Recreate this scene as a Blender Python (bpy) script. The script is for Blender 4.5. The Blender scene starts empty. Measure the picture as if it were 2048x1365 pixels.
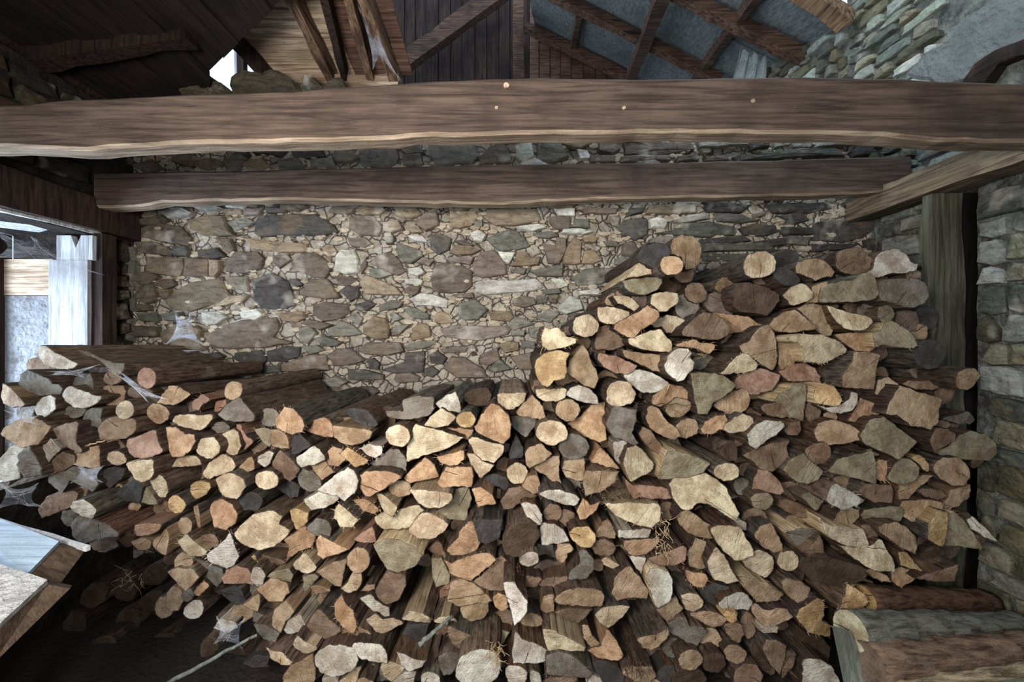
import bpy, bmesh, math, random
from mathutils import Vector, noise, geometry
random.seed(11)
S = bpy.context.scene
COL = S.collection
F = 740.0
EYE = 1.6
# ---------------------------------------------------------------- camera
cam = bpy.data.cameras.new('camera'); cam.lens = F/2048*36; cam.sensor_width = 36; cam.clip_start = .02
co = bpy.data.objects.new('camera', cam); COL.objects.link(co)
co.location = (0, 0, EYE); co.rotation_euler = (math.pi/2, 0, 0); S.camera = co
# ---------------------------------------------------------------- world, lights, exposure
w = bpy.data.worlds.new('sky'); S.world = w; w.use_nodes = True
bg = w.node_tree.nodes['Background']; bg.inputs[0].default_value = (.62, .80, 1, 1); bg.inputs[1].default_value = 1.6
def area(name, loc, target, sx, sy, power, col):
    l = bpy.data.lights.new(name, 'AREA'); l.shape = 'RECTANGLE'; l.size = sx; l.size_y = sy; l.energy = power; l.color = col
    o = bpy.data.objects.new(name, l); COL.objects.link(o); o.location = loc
    o.rotation_euler = (Vector(target)-Vector(loc)).to_track_quat('-Z', 'Y').to_euler(); return o
area('key_light', (-.8, -.25, EYE+.32), (.15, 2.2, 1.45), .6, .8, 62, (1, .945, .88))  # unseen key lamp inside the room, aimed from the left
area('front_fill', (.2, -1.4, 1.6), (.2, 2.2, 1.4), 1.2, 1.6, 22, (.95, .95, .95))  # added fill behind the camera, lifts the shadows
area('window_daylight', (-3.45, 1.45, 1.35), (-1.6, 1.95, 1.05), .7, 1.1, 58, (.62, .78, 1))
area('roof_gap_daylight', (1.1, 1.6, 4.1), (2.5, 2.0, 2.9), 1.0, 1.0, 19, (.72, .88, 1))
area('skylight_daylight', (-2.35, 3.0, EYE+2.0), (-1.3, 2.2, EYE+1.9), .4, .4, 34, (.85, .93, 1))
S.view_settings.view_transform = 'Standard'; S.view_settings.look = 'None'; S.view_settings.gamma = 1
S.view_settings.use_curve_mapping = False; S.view_settings.exposure = 0.5

def P(px, py, D): return Vector(((px-1024)/F*D, D, EYE+(682.5-py)/F*D))
def srgb(r, g, b): return tuple(((c/255)/12.92 if c/255 <= .04045 else ((c/255+.055)/1.055)**2.4) for c in (r, g, b))+(1,)

# ---------------------------------------------------------------- materials
class NT:
    def __init__(s, name):
        s.m = bpy.data.materials.new(name); s.m.use_nodes = True; s.t = s.m.node_tree
        s.b = s.t.nodes['Principled BSDF']; s.b.inputs['Roughness'].default_value = .85
        s.b.inputs['Specular IOR Level'].default_value = .2
    def n(s, typ, **kw):
        nd = s.t.nodes.new('ShaderNode'+typ)
        for k, v in kw.items():
            if k.startswith('i_'):
                key = k[2:]; key = int(key) if key.isdigit() else key.replace('_', ' ')
                if isinstance(v, bpy.types.NodeSocket): s.t.links.new(v, nd.inputs[key])
                else: nd.inputs[key].default_value = v
            else: setattr(nd, k, v)
        return nd
    def math(s, op, a, b=None, c=None):
        nd = s.t.nodes.new('ShaderNodeMath'); nd.operation = op
        for i, v in enumerate((a, b, c)):
            if v is None: continue
            if isinstance(v, bpy.types.NodeSocket): s.t.links.new(v, nd.inputs[i])
            else: nd.inputs[i].default_value = v
        return nd.outputs[0]
    def mix(s, f, a, b, mode='MIX'):
        nd = s.t.nodes.new('ShaderNodeMix'); nd.data_type = 'RGBA'; nd.blend_type = mode
        for k, v in ((0, f), (6, a), (7, b)):
            if isinstance(v, bpy.types.NodeSocket): s.t.links.new(v, nd.inputs[k])
            else: nd.inputs[k].default_value = v
        return nd.outputs[2]
    def noise(s, vec, scale, detail=4, rough=.6, dist=0):
        return s.n('TexNoise', i_Vector=vec, i_Scale=scale, i_Detail=detail, i_Roughness=rough, i_Distortion=dist).outputs['Fac']
    def ramp(s, f, a, b, lo=0.0, hi=1.0):
        return s.n('MapRange', i_0=f, i_1=a, i_2=b, i_3=lo, i_4=hi).outputs[0]
    def scalev(s, vec, x, y, z):
        nd = s.n('Mapping', i_Vector=vec); nd.inputs['Scale'].default_value = (x, y, z); return nd.outputs[0]
    def bump(s, h, strength, dist=.01):
        nd = s.n('Bump', i_Height=h, i_Strength=strength, i_Distance=dist); s.t.links.new(nd.outputs[0], s.b.inputs['Normal'])
    def col(s, c): s.t.links.new(c, s.b.inputs['Base Color']) if isinstance(c, bpy.types.NodeSocket) else setattr(s.b.inputs['Base Color'], 'default_value', c)

def M_cut():
    s = NT('sawn_log_end'); oi = s.n('ObjectInfo'); at = s.n('Attribute', attribute_name='ring').outputs['Vector']
    geo = s.n('NewGeometry').outputs['Position']
    nz = s.noise(geo, 22, 3)
    ln = s.n('VectorMath', operation='LENGTH', i_0=at).outputs['Value']
    r = s.math('ADD', ln, s.math('MULTIPLY', nz, .012))
    wv = s.math('SINE', s.math('MULTIPLY', r, 820.0))
    ring = s.math('MULTIPLY', s.ramp(wv, -1, 1), s.ramp(s.noise(geo, 9, 2), .35, .65))
    ra = s.math('MULTIPLY', oi.outputs['Random'], 6.2832)
    sep = s.n('SeparateXYZ', i_0=at)
    cx = s.math('COSINE', ra); sx = s.math('SINE', ra)
    wob = s.math('MULTIPLY', s.math('SUBTRACT', s.noise(geo, 45, 2), .5), .012)
    al = s.math('ADD', s.math('MULTIPLY', sep.outputs[0], cx), s.math('MULTIPLY', sep.outputs[2], sx))
    pe = s.math('ABSOLUTE', s.math('ADD', wob, s.math('SUBTRACT', s.math('MULTIPLY', sep.outputs[0], sx), s.math('MULTIPLY', sep.outputs[2], cx))))
    wd = s.math('MULTIPLY', s.math('FRACT', s.math('MULTIPLY', oi.outputs['Random'], 17.3)), .0022)
    wd = s.math('SUBTRACT', wd, .0008)
    crack = s.math('MULTIPLY', s.math('LESS_THAN', pe, wd), s.math('GREATER_THAN', al, .002))
    rot = s.n('VectorRotate', rotation_type='Y_AXIS', i_Vector=geo, i_Angle=ra).outputs[0]
    saw = s.noise(s.scalev(rot, 14, 14, 120), 1.3, 4, .6); rim = s.n('Attribute', attribute_name='rim').outputs['Fac']
    blot = s.noise(geo, 14, 4, .65)
    fine = s.noise(geo, 170, 4, .7)
    c = oi.outputs['Color']
    def mul(k): return s.mix(1, c, k, 'MULTIPLY')
    c = s.mix(s.math('MULTIPLY', ring, .38), c, mul((.62, .50, .38, 1)))
    c = s.mix(s.ramp(blot, .42, .58, 0, .85), c, mul((.58, .51, .46, 1)))
    c = s.mix(s.ramp(blot, .40, .28, 0, .5), c, s.mix(1, c, (1.18, 1.14, 1.05, 1), 'MULTIPLY'))
    c = s.mix(s.ramp(saw, .50, .70, 0, .4), c, mul((.58, .50, .42, 1)))
    c = s.mix(s.ramp(fine, .54, .68, 0, .8), c, mul((.42, .34, .28, 1)))
    heart = s.ramp(ln, .05, .012, 0, 1); c = s.mix(s.math('MULTIPLY', heart, s.ramp(oi.outputs['Random'], .3, 1, 0, .5)), c, mul((.66, .50, .38, 1)))
    c = s.mix(s.ramp(s.math('ADD', rim, s.math('MULTIPLY', s.math('SUBTRACT', fine, .5), 1.2)), .35, .8, 0, .85), c, (.055, .038, .026, 1))
    c = s.mix(crack, c, (.012, .009, .008, 1))
    s.col(c)
    h = s.math('ADD', s.math('MULTIPLY', fine, .5), s.math('ADD', s.math('MULTIPLY', saw, .6), s.math('MULTIPLY', blot, 1.4)))
    h = s.math('SUBTRACT', h, s.math('MULTIPLY', crack, 1.5))
    s.bump(h, 1, .009); return s.m
def M_bark(sx=60, sy=9):
    s = NT('bark'); oi = s.n('ObjectInfo'); geo = s.n('NewGeometry').outputs['Position']
    st = s.scalev(geo, sx, sy, 60); a = s.noise(st, 1.6 if sx > 20 else 1.0, 6, .7); b = s.noise(geo, 11, 3); f = s.noise(geo, 120, 3)
    c = oi.outputs['Color']
    c = s.mix(s.ramp(a, .38, .6), s.mix(1, c, (.3, .26, .24, 1), 'MULTIPLY'), s.mix(1, c, (1.25, 1.2, 1.15, 1), 'MULTIPLY'))
    c = s.mix(s.ramp(b, .58, .7, 0, .5), c, (.20, .16, .12, 1))
    s.col(c); s.bump(s.math('ADD', a, s.math('MULTIPLY', f, .3)), 1, .012); return s.m
def M_split():
    s = NT('split_wood'); oi = s.n('ObjectInfo'); geo = s.n('NewGeometry').outputs['Position']
    st = s.scalev(geo, 130, 6, 130); a = s.noise(st, 1.2, 5, .65); b = s.noise(geo, 8, 3)
    c = s.mix(s.ramp(a, .4, .65, 0, .8), oi.outputs['Color'], s.mix(1, oi.outputs['Color'], (.35, .27, .2, 1), 'MULTIPLY'))
    c = s.mix(s.ramp(b, .4, .65, 0, .6), c, s.mix(1, c, (.5, .42, .36, 1), 'MULTIPLY'))
    s.col(c); s.bump(a, .8, .006); return s.m
def M_stone():
    s = NT('rubble_stone'); oi = s.n('ObjectInfo'); geo = s.n('NewGeometry').outputs['Position']
    st = s.scalev(geo, 5, 5, 16); a = s.noise(st, 2.2, 7, .68, .6); b = s.noise(geo, 30, 5, .7); g = s.noise(geo, 4.2, 3)
    c = oi.outputs['Color']
    c = s.mix(s.ramp(a, .42, .66, 0, .75), c, s.mix(1, c, (.42, .38, .36, 1), 'MULTIPLY'))
    c = s.mix(s.ramp(b, .54, .66, 0, .6), c, s.mix(1, c, (.45, .42, .4, 1), 'MULTIPLY'))
    c = s.mix(s.ramp(g, .42, .28, 0, .6), c, (.62, .57, .48, 1))
    c = s.mix(s.ramp(g, .56, .7, 0, .35), c, (.30, .20, .10, 1))
    s.col(c); s.bump(s.math('ADD', a, s.math('MULTIPLY', b, .6)), 1, .02); return s.m
def M_mortar(name, base, dark, lo=.4, hi=.62):
    s = NT(name); geo = s.n('NewGeometry').outputs['Position']
    a = s.noise(geo, 7, 6, .65); b = s.noise(geo, 55, 5, .75); v = s.n('TexVoronoi', i_Vector=geo, i_Scale=38.0).outputs['Distance']
    c = s.mix(s.ramp(a, lo, hi), base, dark); c = s.mix(s.ramp(b, .52, .68, 0, .8), c, dark)
    cr = s.n('TexVoronoi', feature='DISTANCE_TO_EDGE', i_Vector=s.n('VectorMath', operation='ADD', i_0=geo, i_1=s.n('VectorMath', operation='SCALE', i_0=s.n('TexNoise', i_Vector=geo, i_Scale=9.0).outputs['Color'], i_Scale=.09).outputs[0]).outputs[0], i_Scale=13.0).outputs['Distance']
    if lo == .45: c = s.mix(s.ramp(cr, .05, .015, 0, .9), c, (.045, .033, .025, 1))
    s.col(c); s.bump(s.math('ADD', s.math('ADD', a, b), s.math('ADD', s.math('MULTIPLY', s.ramp(cr, 0, .12), .8 if lo == .45 else 0.0), s.math('MULTIPLY', v, .7))), 1, .035); return s.m
def M_timber(name, base, dark, axis=0, pale=None):
    s = NT(name); geo = s.n('NewGeometry').outputs['Position']; sc = [38, 38, 38]; sc[axis] = 2.2
    st = s.scalev(geo, *sc); a = s.noise(st, 1.3, 6, .62, .5); b = s.noise(geo, 2.6, 5, .6); f = s.noise(geo, 90, 3, .7)
    c = s.mix(s.ramp(a, .38, .64), base, dark); c = s.mix(s.ramp(b, .47, .66, 0, .75), c, dark)
    if pale: c = s.mix(s.ramp(f, .66, .76, 0, .6), c, pale)
    s.col(c); s.bump(s.math('ADD', a, s.math('MULTIPLY', f, .4)), .7, .008); return s.m
def M_web():
    s = NT('cobweb'); geo = s.n('NewGeometry').outputs['Position']; a = s.noise(s.scalev(geo, 9, 9, 26), 1.0, 3, .5, .5)
    s.b.inputs['Base Color'].default_value = (.62, .68, .8, 1); s.t.links.new(s.ramp(a, .36, .72, .05, .40), s.b.inputs['Alpha']); return s.m
def M_glass():
    s = NT('dusty_pane'); s.b.inputs['Base Color'].default_value = (.8, .9, 1, 1); s.b.inputs['Roughness'].default_value = .1; s.b.inputs['Alpha'].default_value = .18; return s.m
MAT = dict(cut=M_cut(), bark=M_bark(), barkx=M_bark(8, 40), split=M_split(), stone=M_stone(),
    mortar=M_mortar('lime_mortar', (.74, .66, .54, 1), (.30, .24, .18, 1), .45, .7),
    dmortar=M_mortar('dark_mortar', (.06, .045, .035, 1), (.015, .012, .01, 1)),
    rmortar=M_mortar('limewashed_rubble', (.30, .31, .27, 1), (.06, .06, .05, 1)),
    plaster=M_mortar('grey_plaster', (.27, .29, .28, 1), (.20, .21, .20, 1)),
    white=M_mortar('flaking_whitewash', (.72, .72, .70, 1), (.36, .34, .32, 1), .5, .75),
    dirt=M_mortar('dirt_floor', (.05, .038, .03, 1), (.04, .03, .025, 1)),
    beam=M_timber('old_beam_wood', srgb(98, 82, 71), srgb(56, 45, 39), 0, srgb(150, 124, 102)),
    beamy=M_timber('old_plate_wood', srgb(128, 112, 90), srgb(60, 50, 40), 1, srgb(170, 150, 120)),
    pale=M_timber('pale_board', srgb(208, 190, 164), srgb(128, 104, 84), 0),
    palex=M_timber('weathered_white_board', srgb(205, 210, 212), srgb(150, 148, 146), 2),
    red=M_timber('reddish_board', srgb(120, 92, 78), srgb(60, 44, 37), 0),
    dark=M_timber('dark_board', srgb(62, 46, 38), srgb(24, 17, 15), 2),
    rafter=M_timber('rafter_wood', srgb(140, 112, 86), srgb(58, 42, 34), 1),
    purlin=M_timber('purlin_wood', srgb(98, 74, 60), srgb(40, 29, 25), 0),
    sheet=M_timber('grey_roof_sheet', srgb(112, 118, 118), srgb(78, 83, 84), 1),
    grey=M_timber('grey_plank', srgb(128, 132, 122), srgb(82, 84, 76), 2),
    jambw=M_timber('jamb_whitewash', srgb(182, 186, 188), srgb(122, 120, 120), 2),
    jambp=M_mortar('speckled_whitewash', (.36, .37, .38, 1), (.17, .15, .14, 1), .48, .6),
    loft_shaded=M_timber('shaded_loft_board', srgb(46, 36, 31), srgb(20, 16, 14), 1),  # darkened in colour where the key light should reach less
    trest=M_timber('sky_tinted_white_board', srgb(176, 196, 210), srgb(140, 158, 172), 0),  # white board with the sky's blue cast put into its colour
    black=M_timber('sooty_board', srgb(26, 22, 20), srgb(12, 10, 9), 2),  # near-black colour standing in for shade in the wall slot
    beamedge=M_timber('pale_beam_edge', srgb(166, 148, 126), srgb(104, 88, 72), 0),  # paler tone for the beams' bottom faces and lower edge
    postw=M_timber('old_post_wood', srgb(92, 92, 76), srgb(52, 50, 42), 2),
    brownend=M_timber('brown_plank', srgb(100, 84, 68), srgb(66, 52, 42), 0),
    straw=M_timber('straw', srgb(200, 175, 135), srgb(140, 110, 80), 0),
    web=M_web(), glass=M_glass())

# ---------------------------------------------------------------- helpers
def link(name, mesh, parent=None, mat=None, kind=None, label=None, cat=None, group=None):
    o = bpy.data.objects.new(name, mesh); COL.objects.link(o)
    if mat is not None and mesh is not None: mesh.materials.append(MAT[mat] if isinstance(mat, str) else mat)
    if parent: o.parent = parent
    tag(o, label, cat, group, kind); return o
def tag(o, label=None, cat=None, group=None, kind=None):
    if label: o['label'] = label
    if cat: o['category'] = cat
    if group: o['group'] = group
    if kind: o['kind'] = kind
    return o
def mesh_from(name, vs, fs, smooth=False):
    m = bpy.data.meshes.new(name); m.from_pydata([tuple(v) for v in vs], [], fs); m.update()
    if smooth: m.polygons.foreach_set('use_smooth', [True]*len(m.polygons))
    return m
def empty(name, loc, **kw):
    o = bpy.data.objects.new(name, None); COL.objects.link(o); o.location = loc; o.empty_display_size = .05; tag(o, **kw)
    return o
def fix_normals(m):
    bm = bmesh.new(); bm.from_mesh(m); bmesh.ops.recalc_face_normals(bm, faces=bm.faces); bm.to_mesh(m); bm.free(); return m
def nz(v, s): return noise.noise(Vector(v)*s)
def box_mesh(name, c8):
    f = [(0,1,2,3), (7,6,5,4), (0,4,5,1), (1,5,6,2), (2,6,7,3), (3,7,4,0)]
    return fix_normals(mesh_from(name, c8, f))
def box(name, x0, x1, y0, y1, z0, z1):
    return box_mesh(name, [(x0,y0,z0),(x1,y0,z0),(x1,y1,z0),(x0,y1,z0),(x0,y0,z1),(x1,y0,z1),(x1,y1,z1),(x0,y1,z1)])
def slab(name, a, b, up, wdt, hgt, n=10, amp=.004, seed=0):
    """a hewn bar from a to b; up = direction of its height"""
    a = Vector(a); b = Vector(b); d = (b-a).normalized(); u = Vector(up); u = (u-d*u.dot(d)).normalized(); s = d.cross(u)
    vs = []; fs = []; k = 8
    for i in range(n+1):
        c = a.lerp(b, i/n)
        ring = [(-1,-1),(0,-1.0),(1,-1),(1,0),(1,1),(0,1.0),(-1,1),(-1,0)]
        for j, (p, q) in enumerate(ring):
            pt = c+s*p*wdt/2+u*q*hgt/2
            pt += (s*p+u*q)*amp*nz((pt.x+seed, pt.y, pt.z), 6)*1.6
            vs.append(pt)
        if i:
            for j in range(k): fs.append(((i-1)*k+j, (i-1)*k+(j+1) % k, i*k+(j+1) % k, i*k+j))
    fs.append(tuple(range(k))[::-1]); fs.append(tuple(n*k+j for j in range(k)))
    return fix_normals(mesh_from(name, vs, fs))
def tube(name, pts, r0, r1=None, k=6, rough=.0, flat=1.0):
    r1 = r0 if r1 is None else r1; vs = []; fs = []; n = len(pts)
    pts = [Vector(p) for p in pts]
    for i, p in enumerate(pts):
        d = (pts[min(i+1, n-1)]-pts[max(i-1, 0)]).normalized()
        u = d.cross(Vector((.03, .02, 1))); u = u.normalized() if u.length > 1e-3 else Vector((1,0,0)); v = d.cross(u)
        r = r0+(r1-r0)*i/(n-1)
        for j in range(k):
            a = 2*math.pi*j/k; q = u*math.cos(a)+v*math.sin(a)*flat
            rr = r*(1+rough*nz((p.x*9+q.x*1.5, p.y*9+q.y*1.5, p.z*9+q.z*1.5), 2.2))
            vs.append(p+q*rr)
        if i:
            for j in range(k): fs.append(((i-1)*k+j, (i-1)*k+(j+1) % k, i*k+(j+1) % k, i*k+j))
    fs.append(tuple(range(k))[::-1]); fs.append(tuple((n-1)*k+j for j in range(k)))
    return fix_normals(mesh_from(name, vs, fs, True))
def lerp_pts(a, b, n, wob=0):
    a = Vector(a); b = Vector(b)
    return [a.lerp(b, i/n)+Vector((nz((i*.7, a.x, 1), 1), nz((i*.7, a.y, 5), 1), nz((i*.7, a.z, 9), 1)))*wob for i in range(n+1)]

# ================================================================ SETTING
XL, XR, DW = -2.56, 2.43, 2.5
WTOP = EYE+1.70
def rough_wall(name, fn, us, vs_, mat, back, amp=.012, parent=None, hole=None):
    """fn(u,v,d): point at depth d behind the face; grid face with noise + flat back"""
    nu, nv = len(us), len(vs_); V = []; Fc = []; idx = {}
    for i, u in enumerate(us):
        for j, v in enumerate(vs_):
            p = Vector(fn(u, v, 0)); d = amp*(1+nz(p, 5)+.6*nz(p, 19))
            idx[i, j] = len(V); V.append(fn(u, v, d))
    b = {}
    for i in (0, nu-1):
        for j in (0, nv-1): b[i, j] = len(V); V.append(fn(us[i], vs_[j], back))
    for i in range(nu-1):
        for j in range(nv-1): Fc.append((idx[i, j], idx[i+1, j], idx[i+1, j+1], idx[i, j+1]))
    Fc.append(tuple(idx[i, 0] for i in range(nu))+(b[nu-1, 0], b[0, 0]))
    Fc.append(tuple(idx[i, nv-1] for i in range(nu))[::-1]+(b[0, nv-1], b[nu-1, nv-1]))
    Fc.append(tuple(idx[0, j] for j in range(nv))[::-1]+(b[0, 0], b[0, nv-1]))
    Fc.append(tuple(idx[nu-1, j] for j in range(nv))+(b[nu-1, nv-1], b[nu-1, 0]))
    Fc.append((b[0, 0], b[nu-1, 0], b[nu-1, nv-1], b[0, nv-1]))
    m = fix_normals(mesh_from(name, V, Fc))
    return link(name, m, parent, mat, kind='structure' if not parent else None)
def rng(a, b, n): return [a+(b-a)*i/n for i in range(n+1)]
def BW(x, z, d): return (x, DW+d, z)
def LW(y, z, d): return (XL-d, y, z)
def RW(y, z, d): return (XR+d, y, z)
floor = link('floor', box('floor', -3.6, 3.2, -2.2, 8, -.2, 0), mat='dirt', kind='structure')
wall_back = rough_wall('wall_back', BW, rng(XL-.12, XR+.1, 112), rng(0, WTOP, 74), 'mortar', .45, .016)
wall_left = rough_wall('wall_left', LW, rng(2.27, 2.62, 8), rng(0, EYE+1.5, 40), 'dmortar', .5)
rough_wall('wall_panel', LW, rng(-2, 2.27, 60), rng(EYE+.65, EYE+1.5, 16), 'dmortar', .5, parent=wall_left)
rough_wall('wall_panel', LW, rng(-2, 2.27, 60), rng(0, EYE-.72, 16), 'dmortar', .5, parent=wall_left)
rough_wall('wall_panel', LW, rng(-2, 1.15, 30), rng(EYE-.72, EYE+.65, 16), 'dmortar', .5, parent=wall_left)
wall_right = rough_wall('wall_right', RW, rng(-2, 1.94, 60), rng(0, EYE+2.2, 60), 'rmortar', .5)
rough_wall('wall_panel', RW, rng(2.03, 2.69, 14), rng(0, EYE+2.75, 50), 'rmortar', .5, parent=wall_right)
rough_wall('wall_panel', RW, rng(1.94, 2.03, 2), rng(EYE+.80, EYE+2.2, 20), 'rmortar', .5, parent=wall_right)
rough_wall('wall_panel', lambda y, z, d: (XR+.42+d, y, z), rng(1.9, 2.07, 2), rng(0, EYE+.8, 10), 'dmortar', .1, parent=wall_right)
link('slot_board', box('slot_board', XR-.004, XR+.44, 1.998, 2.028, 0, EYE+.8), wall_right, 'black')  # dark panel added in place of the slot's shade
# gable part of the right wall runs on past the back wall under the far roof
def gable(y, t, d): return (XR+d, y, EYE+t*(1.28+.395*y))
rough_wall('gable_panel', gable, rng(2.68, 5.0, 34), rng(0, 1, 34), 'rmortar', .5, parent=wall_right)
# front wall with the door opening behind the camera
wf = link('wall_front', box('wall_front', -3.1, -1.25, -2.3, -2.0, 0, 4), mat='dmortar', kind='structure')
link('wall_panel', box('wall_panel', .25, 3, -2.3, -2.0, 0, 4), wf, 'dmortar')
link('wall_panel', box('wall_panel', -1.25, .25, -2.3, -2.0, 2.7, 4), wf, 'dmortar')

COLS = dict(t=(178,158,130), y=(184,166,138), o=(178,158,134), r=(158,144,134), b=(146,133,118), g=(148,146,134),
            k=(108,104,99), w=(212,210,198), G=(150,142,118))
def jit(c, a):
    k = random.uniform(1-a*1.3, 1+a*1.3); return tuple(max(0, min(255, v*k*random.uniform(1-a*.16, 1+a*.16))) for v in c)
def stone_mesh(fn, pts, depth):
    """pts in wall (u,v) coords; proud of the wall face by depth, bulged"""
    n = len(pts); cx = sum(p[0] for p in pts)/n; cz = sum(p[1] for p in pts)/n
    out = []
    for i in range(n):
        a = pts[i]; b = pts[(i+1) % n]
        L = math.dist(a, b); k = max(1, min(5, int(L/.03)))
        for j in range(k):
            t = j/k; x = a[0]+(b[0]-a[0])*t; z = a[1]+(b[1]-a[1])*t
            e = 1.04+.07*nz((x, z, 3), 18)
            out.append((cx+(x-cx)*e, cz+(z-cz)*e))
    n = len(out); V = []; Fc = []
    for sc, dd in ((1.0, .03), (.97, -depth*.55), (.88, -depth), (.62, -depth*1.1), (.32, -depth*1.15)):
        for (x, z) in out:
            px, pz = cx+(x-cx)*sc, cz+(z-cz)*sc
            d = dd+((.014*nz((px, pz, cx), 9)+.006*nz((px, pz, cz), 30))*(1 if dd < 0 else 0))
            V.append(fn(px, pz, d))
    V.append(fn(cx, cz, -depth*1.1))
    for r in range(4):
        for j in range(n): Fc.append((r*n+j, r*n+(j+1) % n, (r+1)*n+(j+1) % n, (r+1)*n+j))
    for j in range(n): Fc.append((4*n+j, 4*n+(j+1) % n, 5*n))
    return fix_normals(mesh_from('stone', V, Fc))
def add_stone(parent, fn, pts, depth, col):
    o = link('stone', stone_mesh(fn, pts, depth), parent, 'stone'); o.color = srgb(*col); return o
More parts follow.
